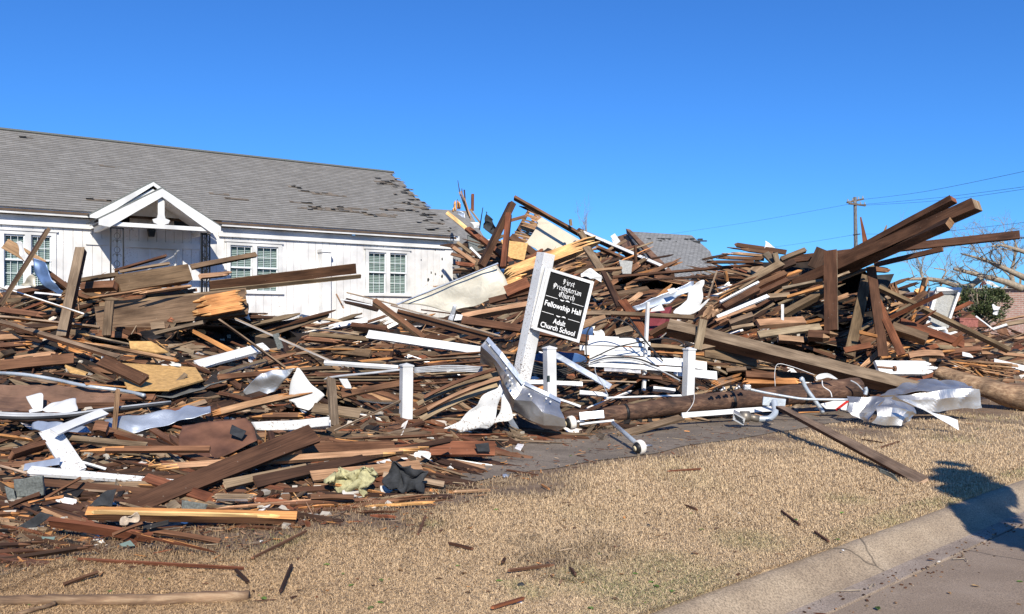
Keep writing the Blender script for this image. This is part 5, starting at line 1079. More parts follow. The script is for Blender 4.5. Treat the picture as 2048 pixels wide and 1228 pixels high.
sheet('B', [[(1240, 290), (1350, 225), (1500, 235)], [(1250, 300), (1420, 300), (1600, 235)], [(1400, 300), (1600, 260), (1900, 140)]], simple('grey_slate_sheet', (.12, .12, .11), .7, var=.3), 'curled dark grey sheet below the large yellow plywood', 'curled_sheet', 'metal sheet', lift=.4, crumple=.03)
# --- lower left
cable('B', [(-40, 105), (200, 120), (450, 160), (700, 212), (1000, 250), (1180, 290)], .022, PIPE, 'long pale conduit curving across the left of the wreck', 'conduit', 'conduit', lift=.45)
sheet('B', [[(-30, 200), (400, 210), (880, 225)], [(-30, 300), (450, 300), (960, 310)], [(-30, 430), (500, 410), (1000, 400)]], BROWNSH, 'broad brown panel lying at the left under the pale conduit', 'brown_panel', 'panel', lift=.3, crumple=.02, smooth=False)
W_('B', 700, 200, 1250, 240, 20, 'orange', 'thin orange-brown batten crossing left of the dark curled sheet', 'batten', 'board', lift=.4)
W_('B', 1000, 310, 1265, 310, 56, 'brown', 'short brown board under the thin orange-brown batten', 'board', 'board', lift=.3, edge='orange')
W_('B', 1270, 240, 1560, 150, 70, 'brown', 'brown plank with a crumbled orange end below the yellow plywood', 'plank', 'plank', lift=.35, k=4, jag=(0, .1), end='orange')
sheet('B', [[(220, 310), (330, 295), (350, 330)], [(235, 380), (310, 380), (350, 390)], [(240, 440), (320, 440), (360, 440)]], VINYL, 'crumpled white metal lump at left, left half', 'crumpled_metal', 'metal sheet', lift=.5, crumple=.05)
sheet('B', [[(350, 400), (470, 340), (600, 335)], [(370, 430), (480, 400), (620, 390)], [(400, 440), (500, 440), (620, 420)]], VINYL, 'crumpled white metal lump at left, right half', 'crumpled_metal', 'metal sheet', lift=.55, crumple=.05)
for i, c_ in enumerate(['upper', 'middle', 'lower']):
    cable('B', [(-40, 435 + 18 * i), (250, 445 + 16 * i), (600, 440 + 8 * i), (900, 400 + 6 * i), (1400, 345 + 5 * i)], .018, CABLEG if i != 2 else CABLE, f'{c_} cable of the bundle sweeping across the left heap', lift=.55)
sheet('B', [[(260, 500), (500, 510), (700, 540)], [(270, 570), (480, 580), (740, 600)]], GREYM, 'shaded bluish metal panel under the cable bundle', 'metal_sheet', 'metal sheet', lift=.45, crumple=.03)
W_('B', 440, 595, 850, 430, 76, 'white', 'white board slanting up right over the cable bundle', 'trim_board', 'board', lift=.7, t=.03, mat=VINYL, roll=40)
W_('B', 960, 245, 930, 590, 36, 'tan', 'short brown stick standing upright before the bluish metal sheet', 'standing_stick', 'stick', d=(8.9, 8.6), t=.03)
sheet('B', [[(870, 490), (1200, 440), (1500, 390), (1719, 370)], [(880, 560), (1220, 510), (1500, 440), (1719, 400)], [(890, 630), (1240, 570), (1520, 480), (1719, 440)]], GREYM, 'long wavy bluish metal sheet across the lower left heap', 'wavy_metal', 'metal sheet', lift=.45, crumple=.04)
W_('B', 780, 560, 880, 570, 120, 'brown', 'brown block end left of the wavy bluish metal', 'block', 'beam end', lift=.45, t=.1)
W_('B', 510, 640, 1200, 705, 56, 'grey', 'grey board lying below the wavy bluish metal', 'board', 'board', lift=.4)
W_('B', 570, 735, 1719, 730, 60, 'brown', 'long brown plank below the grey board, orange at its left tip', 'plank', 'plank', lift=.45, k=2, jag=(.4, 0), end='orange')
W_('B', 0, 620, 320, 660, 36, 'orange', 'orange split strip at the left edge', 'strip', 'board', lift=.45, k=3, jag=(0, .3))
W_('B', 90, 780, 360, 700, 84, 'brown', 'brown block at left partly under the flaking white piece', 'block', 'beam end', lift=.4, t=.1)
sheet('E', [[(-60, 330), (160, 300), (410, 275)], [(-80, 450), (150, 430), (460, 350)], [(-60, 545), (200, 560), (480, 440)]], RUST, 'large curved rust-brown panel at lower left', 'rusty_sheet', 'panel', lift=.45, crumple=.015)
sheet('E', [[(300, 330), (400, 370)], [(290, 385), (370, 425)]], FELT, 'small black felt scrap on the curved rust-brown panel', 'felt_scrap', 'felt', lift=.7, crumple=.02)
W_('B', 400, 580, 625, 920, 150, 'white', 'flaking white board leaning left, the upright arm of the L at lower left', 'trim_board', 'board', d=(8.2, 7.6), t=.03, mat=PEEL, roll=15)
W_('B', 240, 910, 1440, 1010, 66, 'white', 'long flaking white board lying level, the foot of the L at lower left', 'trim_board', 'board', d=(7.5, 7.5), t=.03, mat=PEEL, roll=50, taper=(1.4, .7))
W_('B', 330, 1000, 1260, 1085, 50, 'umber', 'brown board face under the long flaking white board', 'board', 'board', d=(7.35, 7.35), t=.04, roll=0, edge='white')
W_('B', 200, 880, 490, 830, 56, 'grey', 'grey bent flap at the heel of the white L', 'metal_flap', 'metal sheet', d=7.6, t=.01, mat=GREYM)
W_('B', 640, 830, 865, 895, 36, 'white', 'short white bar right of the leaning flaking board', 'trim_bar', 'board', d=7.9, t=.05, mat=VINYL)
W_('B', 0, 870, 220, 930, 36, 'pale', 'pale squared stick entering from the left edge', 'stick', 'stick', lift=.3, t=.05, edge='tan')
sheet('B', [[(110, 985), (240, 960), (350, 950)], [(130, 1060), (250, 1050), (360, 1040)], [(140, 1140), (270, 1130), (360, 1120)]], SHING, 'thick clump of grey-green asphalt shingles at the lower left', 'shingle_clump', 'shingle', d=6.9, crumple=.03, th=.03)
sheet('B', [[(30, 1040), (110, 1050)], [(60, 1130), (140, 1150)]], SHING, 'smaller grey shingle tucked left of the thick clump', 'shingle_piece', 'shingle', d=6.9, crumple=.02, th=.01)
W_('B', 370, 1135, 660, 968, 14, 'brown', 'slim brown stick leaning across the lower left boards', 'stick', 'stick', d=(6.8, 7.0), t=.02)
W_('B', 240, 1172, 520, 1122, 12, 'orange', 'slim orange-brown stick below the leaning brown one', 'stick', 'stick', d=6.6, t=.02)
W_('B', 90, 1190, 330, 1100, 40, 'umber', 'short dark plank below the thick shingle clump', 'plank', 'plank', d=6.5, t=.03)
sheet('B', [[(870, 1080), (930, 1060)], [(800, 1150), (940, 1140)], [(720, 1210), (930, 1200)]], FELT, 'torn black felt pyramid standing behind the bright orange timber', 'felt_scrap', 'felt', d=6.7, crumple=.05)
# --- front
W_('S', 262, 1016, 628, 868, 42, 'umber', 'widest dark brown plank slanting up right across the foreground', 'plank', 'plank', d=(6.9, 8.3), t=.04, edge='dark', roll=30, taper=(.8, 1.1))
W_('S', 258, 940, 862, 899, 17, 'tan', 'long split tan timber lying level across the foreground', 'split_timber', 'board', d=(7.6, 8.1), t=.05, k=4, jag=(.3, .4), end='fresh')
W_('S', 510, 966, 900, 881, 20, 'dark', 'long tapering blackish plank crossing over the split tan timber', 'plank', 'plank', d=(7.2, 8.6), t=.04, taper=(1.3, .5), edge='black')
W_('E', 810, 500, 1470, 480, 80, 'brown', 'red-brown plank behind the tapering blackish one', 'plank', 'plank', lift=.3)
W_('E', 1740, 500, 2200, 500, 110, 'red', 'broad red-brown board end with a black patch, left of the pavement', 'board', 'board', d=8.9, t=.04)
sheet('S', [[(950, 888), (978, 885)], [(955, 903), (980, 903)]], FELT, 'round black felt patch on the broad red-brown board end', 'felt_scrap', 'felt', d=8.8, crumple=.01)
W_('E', 1130, 430, 1900, 395, 26, 'umber', 'dark splintered lath at the foot of the first white post', 'lath', 'lath', d=(8.9, 9.3), t=.03, k=2, jag=(.3, .3))
W_('E', 1900, 400, 2300, 395, 16, 'red', 'thin red-brown lath continuing right at the foot of the posts', 'lath', 'lath', d=9.5, t=.03, jag=(.3, .3), k=2)
W_('E', 880, 700, 1660, 620, 80, 'tan', 'weathered tan board carrying the yellow insulation', 'board', 'board', d=(7.4, 7.9), t=.03, roll=45)
W_('E', 250, 760, 840, 640, 70, 'grey', 'grey-tan board under the left end of the blackish plank', 'board', 'board', lift=.25)
W_('E', 960, 745, 1420, 815, 26, 'orange', 'orange-edged splinter board below the yellow insulation', 'strip', 'board', d=7.25, t=.03, k=3, jag=(.3, .2))
W_('E', 1400, 690, 1830, 760, 50, 'pale', 'pale plank end right of the yellow insulation', 'plank', 'plank', d=7.5, t=.04)
sheet('E', [[(980, 690), (1080, 670), (1190, 640), (1330, 650)], [(1000, 730), (1080, 700), (1200, 690), (1340, 690)], [(1060, 760), (1120, 730), (1220, 740), (1300, 730)], [(1070, 810), (1110, 790), (1250, 815), (1280, 800)]], INSUL, 'fluffy yellow insulation wad on the weathered tan board', 'insulation_wad', 'insulation', d=7.2, crumple=.09, cs=16, th=.02)
sheet('E', [[(1480, 620), (1560, 600), (1660, 640)], [(1420, 700), (1560, 690), (1700, 720)], [(1420, 790), (1540, 800), (1680, 800)]], FELT, 'crumpled black felt lump right of the yellow insulation', 'felt_lump', 'felt', d=7.3, crumple=.07, cs=14, th=.01)
W_('E', 140, 845, 490, 850, 52, 'grey', 'short grey board with a ragged white lower edge in the foreground', 'board', 'board', d=6.7, t=.03, edge='white', k=3, jag=(.05, .05))
W_('E', 880, 850, 1180, 850, 40, 'brown', 'short brown board under the orange-edged splinter', 'board', 'board', d=6.9, t=.03)
sheet('E', [[(-60, 870), (130, 900)], [(-60, 950), (100, 960)]], SHING, 'flat dark grey shingle in the foreground behind the bright timber', 'shingle_piece', 'shingle', d=6.55, crumple=.01)
for i, (x0, y0, x1, y1, w_, c_, lb) in enumerate([(190, 930, 950, 860, 22, 'tan', 'uppermost long splinter in the foreground splinter drift'), (470, 900, 1380, 865, 34, 'brown', 'broad brown splinter board in the foreground drift'), (780, 920, 1300, 890, 16, 'orange', 'orange splinter in the middle of the foreground drift'),
        (1020, 940, 1740, 830, 40, 'brown', 'brown splinter board at the right of the drift rising right'), (1230, 920, 1790, 880, 24, 'fresh', 'brightest orange splinter at the right of the drift'), (1300, 860, 1830, 820, 34, 'grey', 'grey splinter board at the right end of the drift'), (1480, 900, 1900, 860, 30, 'brown', 'lower brown splinter board at the right end of the drift'), (420, 960, 1000, 940, 22, 'umber', 'dark splinter along the front of the drift'), (1200, 960, 1500, 950, 20, 'umber', 'short dark splinter at the front of the drift'), (1350, 985, 1530, 990, 30, 'red', 'small reddish chip board at the front of the drift'), (480, 880, 640, 830, 18, 'red', 'short reddish splinter leaning in the drift')]):
    W_('E', x0, y0, x1, y1, w_, c_, lb, 'splinter_board', 'splinter', lift=.14, t=.02, k=3, jag=(.25, .3), roll=45)
W_('S', 176, 1028, 592, 1037, 26, 'orange', 'bright orange split timber, the freshest one, lying across the lawn edge', 'bright_timber', 'beam', d=(6.05, 6.25), t=.07, k=1, jag=(0, 0), end='fresh', edge='brown', roll=38)
W_('S', 178, 1023, 575, 1033, 8, 'yellow', 'raw yellow top edge of the bright orange timber', 'bright_timber', 'beam', d=(6.0, 6.2), t=.03, k=3, jag=(.05, .3), roll=45)
W_('C', 410, 430, 1250, 560, 80, 'red', 'thick red-painted timber lying on the lawn at lower left', 'red_timber', 'beam', d=(5.9, 5.75), t=.07, edge='red', roll=42)
W_('C', 1200, 540, 1900, 715, 60, 'orange', 'split red and orange tail of the thick red-painted timber', 'red_timber', 'beam', d=(5.8, 5.55), t=.06, k=4, jag=(.2, .9), roll=42, edge='red', end='red')
W_('C', 1240, 500, 1800, 590, 50, 'brown', 'brown plank behind the tail of the red-painted timber', 'plank', 'plank', d=(6.0, 5.9), t=.03)
W_('C', 930, 530, 1170, 435, 18, 'brown', 'small brown stick lying on the red-painted timber', 'stick', 'stick', d=5.65, t=.02)
W_('C', 1180, 480, 1380, 430, 40, 'black', 'short charred strip on the red-painted timber', 'felt_strip', 'felt', d=5.75, t=.01)
W_('C', 640, 736, 2000, 808, 18, 'red', 'long thin pinkish stick lying on the lawn', 'lawn_stick', 'stick', d=(5.35, 5.15), t=.02, roll=45, taper=(1, .4))
W_('C', 520, 940, 800, 840, 14, 'brown', 'thin dark stick lying on the lawn below the pinkish one', 'lawn_stick', 'stick', d=(4.95, 5.15), t=.015, roll=45)
W_('C', 1930, 820, 2030, 920, 14, 'dark', 'short dark stick at the end of the pinkish one', 'lawn_stick', 'stick', d=(5.1, 4.95), t=.015, roll=45)
for i, (x0, y0, x1, y1, w_) in enumerate([(-60, 420, 100, 470, 44), (-60, 500, 130, 500, 40), (-60, 560, 320, 545, 50), (-60, 620, 520, 595, 44), (-60, 680, 560, 640, 50), (-60, 750, 800, 618, 46)]):
    W_('C', x0, y0, x1, y1, w_, ['dark', 'black', 'umber', 'dark', 'umber', 'dark'][i], f'dark weathered shingle board in the lower left corner stack, {["topmost","second from top","third from top","fourth from top","fifth from top","lowest, longest"][i]}', 'dark_board', 'board', lift=.1 + .03 * i, d=(5.82 - .1 * i, 5.82 - .1 * i), t=.03, k=2, jag=(0, .25), group='dark boards in the lower left corner', end='brown')
sheet('C', [[(330, 345), (440, 375)], [(100, 480), (260, 480)]], FELT, 'strip of black felt leaning behind the dark corner boards', 'felt_strip', 'felt', d=6.15, crumple=.02)
W_('C', -40, 370, 320, 350, 60, 'brown', 'crumbling brown board behind the dark corner boards', 'board', 'board', d=6.4, t=.04, k=4, jag=(0, .3), end='orange')
sheet('C', [[(970, 600), (1060, 570)], [(990, 620), (1100, 620)]], BLUEG, 'small bluish-green slate chip below the red-painted timber', 'slate_chip', 'shingle', d=5.65, crumple=.01)
sheet('C', [[(340, 545), (460, 540)], [(350, 565), (450, 570)]], BLUEG, 'small green slate chip on the dark corner boards', 'slate_chip', 'shingle', d=5.75, crumple=.01)
sheet('C', [[(960, 420), (1060, 370), (1130, 375)], [(980, 440), (1040, 450), (1100, 420)]], simple('wool_tuft', (.5, .4, .3), .95, bump=.8, scale=30), 'tuft of pale fibre on the bright orange timber', 'fibre_tuft', 'insulation', d=5.9, crumple=.04, cs=18)
# fallen branch along the bottom edge
def logp(pts, r, mat, label, name, cat, k=14, rough=.35, ends=None):
    sp = smooth_path(pts, 8); mb = MB(); n_ = len(sp); rr = [r[0] + (r[1] - r[0]) * i / (n_ - 1) for i in range(n_)]; ctr = sum(sp, Vector()) / n_
    mb.tube(sp, rr, k)
    for v in mb.v: v += Vector((noise.noise(v * 11), noise.noise(v * 11 + Vector((9, 0, 0))), noise.noise(v * 11 + Vector((0, 9, 0))))) * rough * max(r)
    o = mb.build(name, mat, smooth=True, base=ctr); return tag(o, label, cat)
logp([P(-40, 1203, 4.46), P(120, 1200, 4.48), P(300, 1199, 4.49), P(498, 1192, 4.54)], (.024, .03), TANLOG, 'barkless fallen branch along the bottom left of the lawn', 'fallen_branch', 'branch')
logp([P(0, 1240, 4.22), P(60, 1222, 4.33), P(110, 1206, 4.44)], (.012, .01), TANLOG, 'thin side branch beneath the barkless fallen branch', 'fallen_branch', 'branch')
# --- curved boards and sheets round the posts
for i, (y0, y1, w_, c_) in enumerate([(1060, 850, 40, 'umber'), (1000, 800, 26, 'grey'), (1090, 870, 34, 'pale'), (960, 770, 20, 'brown'), (1030, 830, 22, 'tan')]):
    W_('F', 200 + 20 * i, y0 - 40, 700, y1 - 20, w_, c_, f'curved board fanning left of the folded metal, {["darkest","grey one","palest and lowest","brown one at the top","thin tan one"][i]}', 'curved_board', 'board', d=(10.7 - .02 * i, 11.3 - .12 * i), t=.03, bend=.08, roll=20, group='curved boards fanned left of the folded metal', twist=.3)
for i in range(7):
    W_('F', 200 - 170 * (i % 2), 690 + 26 * i, 700 - 20 * (i % 3), 640 + 28 * i + 10, 17, ['brown', 'grey', 'umber', 'brown', 'grey', 'umber', 'brown'][i], 'long flat board in the layers between first post and folded metal', 'board', 'board', lift=.25, d=(11.9 - .08 * i, 12.0 - .08 * i), k=2, jag=(.3, .1), group='flat layered boards between first post and folded metal')
for i in range(4):
    cable('F', [(200, 750 + 8 * i), (400, 735 + 10 * i), (600, 745 + 9 * i)], .01, CABLEG, 'pale cable lying in the layers right of the first white post', d=11.35, group='pale cables right of the first white post')
sheet('F', [[(700, 850), (640, 900), (580, 940)], [(690, 960), (590, 1010), (500, 1010)], [(640, 1110), (540, 1115), (365, 1122)]], PEEL, 'curling flaking white sheet left of the folded metal', 'curled_sheet', 'metal sheet', d=10.6, crumple=.06)
sheet('F', [[(720, 900), (760, 960)], [(700, 1000), (780, 1040)], [(670, 1075), (735, 1060)]], PEEL, 'narrow white flap under the folded metal', 'white_flap', 'metal sheet', d=10.7, crumple=.03)
sheet('F', [[(100, 375), (400, 250), (690, 138)], [(230, 375), (450, 300), (735, 210)], [(330, 400), (480, 370), (748, 280)], [(400, 418), (520, 395), (740, 318)]], IVORY, 'big ivory sheet-metal trough rising right beside the hall corner', 'metal_trough', 'metal sheet', d=15.4, crumple=.04, cs=3)
W_('F', 95, 380, 690, 138, 9, 'white', 'pale rolled rim along the top of the ivory trough', 'trough_rim', 'metal sheet', d=(15.3, 15.3), t=.03, mat=GREYM)
sheet('F', [[(430, 375), (450, 375)], [(395, 470), (425, 480)]], GALV, 'small upright metal bracket under the ivory trough', 'metal_bracket', 'bracket', d=13.4, crumple=.01)
sheet('F', [[(440, 430), (480, 440)], [(430, 470), (475, 470)]], PLASTIC, 'white plastic cup beside the small upright bracket', 'plastic_cup', 'cup', d=13.4, crumple=.03)
W_('F', 480, 455, 860, 385, 50, 'tan', 'tan-brown beam rising right below the ivory trough', 'beam', 'beam', d=(14.6, 14.9), t=.14)
W_('F', 740, 310, 870, 255, 84, 'red', 'reddish block between ivory trough and sign post', 'block', 'beam end', d=15.2, t=.14)
W_('F', 480, 470, 1240, 585, 50, 'umber', 'long brown plank passing behind the sign post', 'plank', 'plank', d=(13.9, 13.9), t=.05)
W_('F', 640, 360, 880, 300, 40, 'umber', 'dark plank above the tan-brown beam', 'plank', 'plank', d=15.2, t=.06)
W_('F', 1170, 430, 1345, 430, 30, 'grey', 'grey board end right of the sign panel', 'board', 'board', d=14.5, t=.05)
W_('F', 1180, 500, 1320, 460, 50, 'tan', 'tan slab below the grey board end right of the sign panel', 'slab', 'slab', d=14.4, t=.05)
sheet('K', [[(0, 370), (70, 360), (160, 350)], [(0, 420), (80, 430), (150, 440)], [(0, 470), (90, 470), (165, 470)]], BLUEP, 'blue plastic sheeting scrap right below the sign panel', 'plastic_scrap', 'plastic', d=14, crumple=.06)
sheet('K', [[(150, 350), (250, 340)], [(170, 400), (280, 400)], [(180, 465), (300, 450)]], PLASTIC, 'clear and white wrapping heap right of the blue scrap', 'plastic_scrap', 'plastic', d=14, crumple=.08)
W_('K', 440, 420, 640, 370, 120, 'pale', 'rounded pale wood block behind the white siding stack', 'block', 'beam end', d=14.6, t=.14)
W_('K', 300, 260, 450, 330, 60, 'tan', 'tan stick pile left of the rounded pale block', 'stick', 'stick', d=14.8, t=.05, k=4, jag=(.1, .2))
sheet('F', [[(880, 670), (1050, 650), (1200, 680)], [(880, 700), (1040, 720), (1210, 710)]], BLUEP, 'flat dark blue sheet behind the second white post', 'blue_sheet', 'sheet', d=12.9, crumple=.02)
W_('F', 1000, 660, 1345, 860, 36, 'grey', 'long blue-grey metal channel sloping down right behind the second post', 'metal_channel', 'gutter', d=(12.4, 12.2), t=.03, mat=GREYM)
# white siding stack
SDG = [((115, 470), (790, 500), 70), ((100, 530), (860, 540), 60), ((0, 590), (780, 610), 60), ((60, 640), (860, 650), 70), ((120, 720), (1240, 760), 90), ((110, 790), (1240, 850), 60)]
for i, (a, b_, w_) in enumerate(SDG):
    W_('K', a[0], a[1], b_[0], b_[1] + 10, w_, 'white', f'white vinyl siding strip in the stack right of the sign, {["topmost","second from top","third from top","fourth from top","fifth from top","lowest"][i]}', 'siding_strip', 'siding', d=(13.6 - .15 * i, 13.6 - .15 * i), t=.02, mat=VINYL, group='white siding stack right of the sign', roll=28)
W_('G', 640, 560, 860, 590, 60, 'white', 'white siding ends right of the third white post, upper', 'siding_strip', 'siding', d=13.3, t=.04, mat=VINYL, roll=28)
W_('G', 640, 630, 930, 655, 60, 'white', 'white siding ends right of the third white post, lower and longer', 'siding_strip', 'siding', d=13.2, t=.04, mat=VINYL, roll=28)
W_('K', 300, 860, 740, 890, 50, 'white', 'shiny white gutter end under the siding stack', 'gutter_piece', 'gutter', d=12.7, t=.04, mat=GALV)
W_('K', 200, 920, 1000, 970, 46, 'umber', 'brown board lying under the white siding stack', 'board', 'board', d=12.8, t=.05)
W_('K', 900, 1090, 1160, 1120, 60, 'white', 'small white block left of the third white post foot', 'white_block', 'board', d=12.6, t=.08, mat=PAINT)
W_('K', 0, 990, 690, 1010, 30, 'pale', 'pale ledge board behind the second white post', 'board', 'board', d=12.6, t=.05)
W_('K', 0, 1140, 330, 1170, 60, 'white', 'white board lying level right of the second white post', 'trim_board', 'board', d=12.3, t=.04, mat=PAINT)
W_('K', 300, 1205, 1240, 1175, 40, 'white', 'cream-white rail lying just behind the fallen pole', 'trim_board', 'board', d=(12.5, 12.8), t=.06, mat=PAINT)
W_('J', 800, 740, 1040, 820, 26, 'white', 'short white slat right of the second white post', 'trim_strip', 'trim', d=12.2, t=.03, mat=PAINT)
W_('J', 520, 590, 1060, 610, 50, 'white', 'white ledge board crossing behind the second white post', 'trim_board', 'board', d=12.4, t=.04, mat=PEEL)
# cables
for i, pts in enumerate([[(80, 720), (75, 520), (120, 340), (320, 230), (480, 240), (640, 330), (800, 500), (1020, 750)],
                         [(0, 780), (200, 690), (450, 580), (790, 505)], [(480, 460), (650, 465), (790, 540)], [(90, 790), (350, 710), (700, 720), (1000, 840), (1230, 960)],
                         [(90, 800), (350, 725), (700, 745), (1000, 870), (1230, 990)], [(600, 220), (760, 440), (960, 700)], [(860, 490), (1050, 470), (1220, 510), (1300, 590)]]):
    cable('K', pts, .011 if i != 3 else .014, CABLE if i != 4 else CABLEG, ['black cable looping high right of the sign', 'black cable lying across the white siding stack', 'short black cable at the top of the siding stack', 'thick dark cable arching to the third white post', 'pale cable arching below the dark one to the third post', 'straight black cable running behind the thin white post', 'black cable curling down onto the third white post'][i], d=12.95 - .03 * i)
for i in range(4):
    cable('F', [(880, 730 + 14 * i), (1050, 760 + 10 * i), (1210, 700 + 12 * i)], .009, CABLE, 'thin black cable sagging behind the second white post', d=12.7, group='thin cables behind the second post')
cable('L', [(770, 680), (765, 540), (800, 450), (950, 480), (1170, 560)], .0045, PLASTIC, 'thin white wire arching above the fallen pole', 'wire', 'wire', d=13.4)
cable('G', [(775, 735), (775, 830), (720, 910), (640, 960), (540, 985)], .0045, PLASTIC, 'thin white wire drooping below the third white post', 'wire', 'wire', d=12.4)
cable('K', [(185, 820), (195, 900), (280, 1040), (350, 1180)], .006, CABLEG, 'thin grey wire hanging right of the second white post', 'wire', 'wire', d=12)
# posts
def vpost(z, x0, y0, x1, y1, wpx, d, label, capped=True, mat=PAINT, yaw=25, name='fence_post'):
    u0, v0 = Zp(z, x0, y0); u1, v1 = Zp(z, x1, y1); a = P(u1, v1, d); b_ = P(u0, v0, d); g = empty(name, a); tag(g, label, 'fence post')
    w_ = wpx / ZM[z][2] * d / F / (math.cos(R(yaw)) + math.sin(R(yaw))); ax = b_ - a; L = ax.length; ax.normalize()
    q = Matrix.Rotation(R(yaw), 3, 'Z'); ex = (q @ Vector((1, 0, 0))); ex = (ex - ax * ex.dot(ax)).normalized(); ey = ax.cross(ex)
    M = Matrix((ex, ey, ax)).transposed().to_4x4()
    mb = MB(); mb.box(-w_ / 2, w_ / 2, -w_ / 2, w_ / 2, -.25, L, M); s = mb.build('shaft', mat, g); bv = s.modifiers.new('bevel', 'BEVEL'); bv.width = .006; bv.segments = 2
    if capped:
        mb = MB(); k = w_ / 2 + .008; mb.box(-k, k, -k, k, L + .001, L + .018, M)
        n = len(mb.v); mb.v += [M @ Vector(p) for p in ((-k, -k, L + .0185), (k, -k, L + .0185), (k, k, L + .0185), (-k, k, L + .0185), (0, 0, L + .045))]
        for i in range(4): mb.face((n + i, n + (i + 1) % 4, n + 4))
        mb.build('cap', VINYL, g)
    return g, M, w_, L
g, M, w_, L = vpost('S', 813, 733, 811, 884, 29, 10.6, 'white square fence post standing alone left of the folded metal', mat=VINYL)
g, M, w_, L = vpost('S', 1099, 698, 1101, 874, 27, 11.35, 'white square fence post behind the folded metal, right of the sign post', mat=VINYL)
mb = MB(); mb.box(-w_ / 2 - .004, -w_ / 2 + .03, -w_ / 2 - .004, -w_ / 2 + .012, L - .42, L - .34, M); mb.build('broken_hole', DARKIN, g)
vpost('S', 1379, 700, 1376, 792, 24, 12.9, 'white square fence post rising behind the fallen pole', mat=VINYL)
vpost('S', 1296, 604, 1289, 748, 8.5, 13.1, 'thin tall white pole standing in the siding stack', capped=False, name='thin_pole')
# sign
sg = empty('church_sign', P(1035, 757, 12.3)); tag(sg, 'leaning white post with a black and white church name board', 'sign')
def sgm(o): o.parent = sg; o.matrix_parent_inverse = Matrix.Translation(-sg.location); return o
a = P(1036, 790, 12.3); b_ = P(1092, 507, 12.3); ax = (b_ - a); L = ax.length; ax.normalize()
q = Matrix.Rotation(R(33), 3, 'Z'); ex = q @ Vector((1, 0, 0)); ex = (ex - ax * ex.dot(ax)).normalized(); ey = ax.cross(ex); M = Matrix((ex, ey, ax)).transposed().to_4x4(); M.translation = a
pw = .19
mb = MB(); mb.box(-pw / 2, pw / 2, -pw / 2, pw / 2, -.2, L, M); o = sgm(mb.build('post', painted('sign_post_paint', wear=.6))); bv = o.modifiers.new('bevel', 'BEVEL'); bv.width = .006; bv.segments = 2
PC = [P(1097, 537, 12.12), P(1187, 563, 12.22), P(1157, 684, 12.22), P(1068, 656, 12.12)]
ex = ((PC[1] - PC[0]) + (PC[2] - PC[3])).normalized(); eyd = ((PC[3] - PC[0]) + (PC[2] - PC[1])); nz_ = ex.cross(-eyd).normalized(); eyd2 = -nz_.cross(ex).normalized()
if nz_.y > 0: nz_ = -nz_
WB = ((PC[1] - PC[0]).length + (PC[2] - PC[3]).length) / 2; HB = ((PC[3] - PC[0]).length + (PC[2] - PC[1]).length) / 2
eyd = eyd.normalized()   # slightly racked panel, as in the photo
def sp_(x, y, z=0): return PC[0] + ex * (x * WB) + eyd * (y * HB) + nz_ * z
def sbox(mb, x0, x1, y0, y1, z0, z1): mb.extr([sp_(x0, y0, z0), sp_(x1, y0, z0), sp_(x1, y1, z0), sp_(x0, y1, z0)], nz_ * (z1 - z0))
SBLK, t_, b2 = newmat('sign_black'); b2.inputs['Base Color'].default_value = (.008, .008, .008, 1); b2.inputs['Roughness'].default_value = .7; b2.inputs['Specular IOR Level'].default_value = .15
mb = MB(); sbox(mb, .03, .97, .025, .975, -.03, .0); sgm(mb.build('board', SBLK))
mb = MB(); sbox(mb, -.01, .055, -.01, 1.01, -.05, .022); sbox(mb, .945, 1.01, -.01, 1.01, -.05, .022); sbox(mb, .0552, .9448, -.01, .035, -.05, .02); sbox(mb, .0552, .9448, .965, 1.01, -.05, .02)
sgm(mb.build('frame', PAINT))
mb = MB(); sbox(mb, -.07, -.012, .0, 1.0, -.05, .01); sgm(mb.build('mounting_strip', PEEL))
LETM, t_, b2 = newmat('lettering_white'); b2.inputs['Base Color'].default_value = (.82, .82, .8, 1)
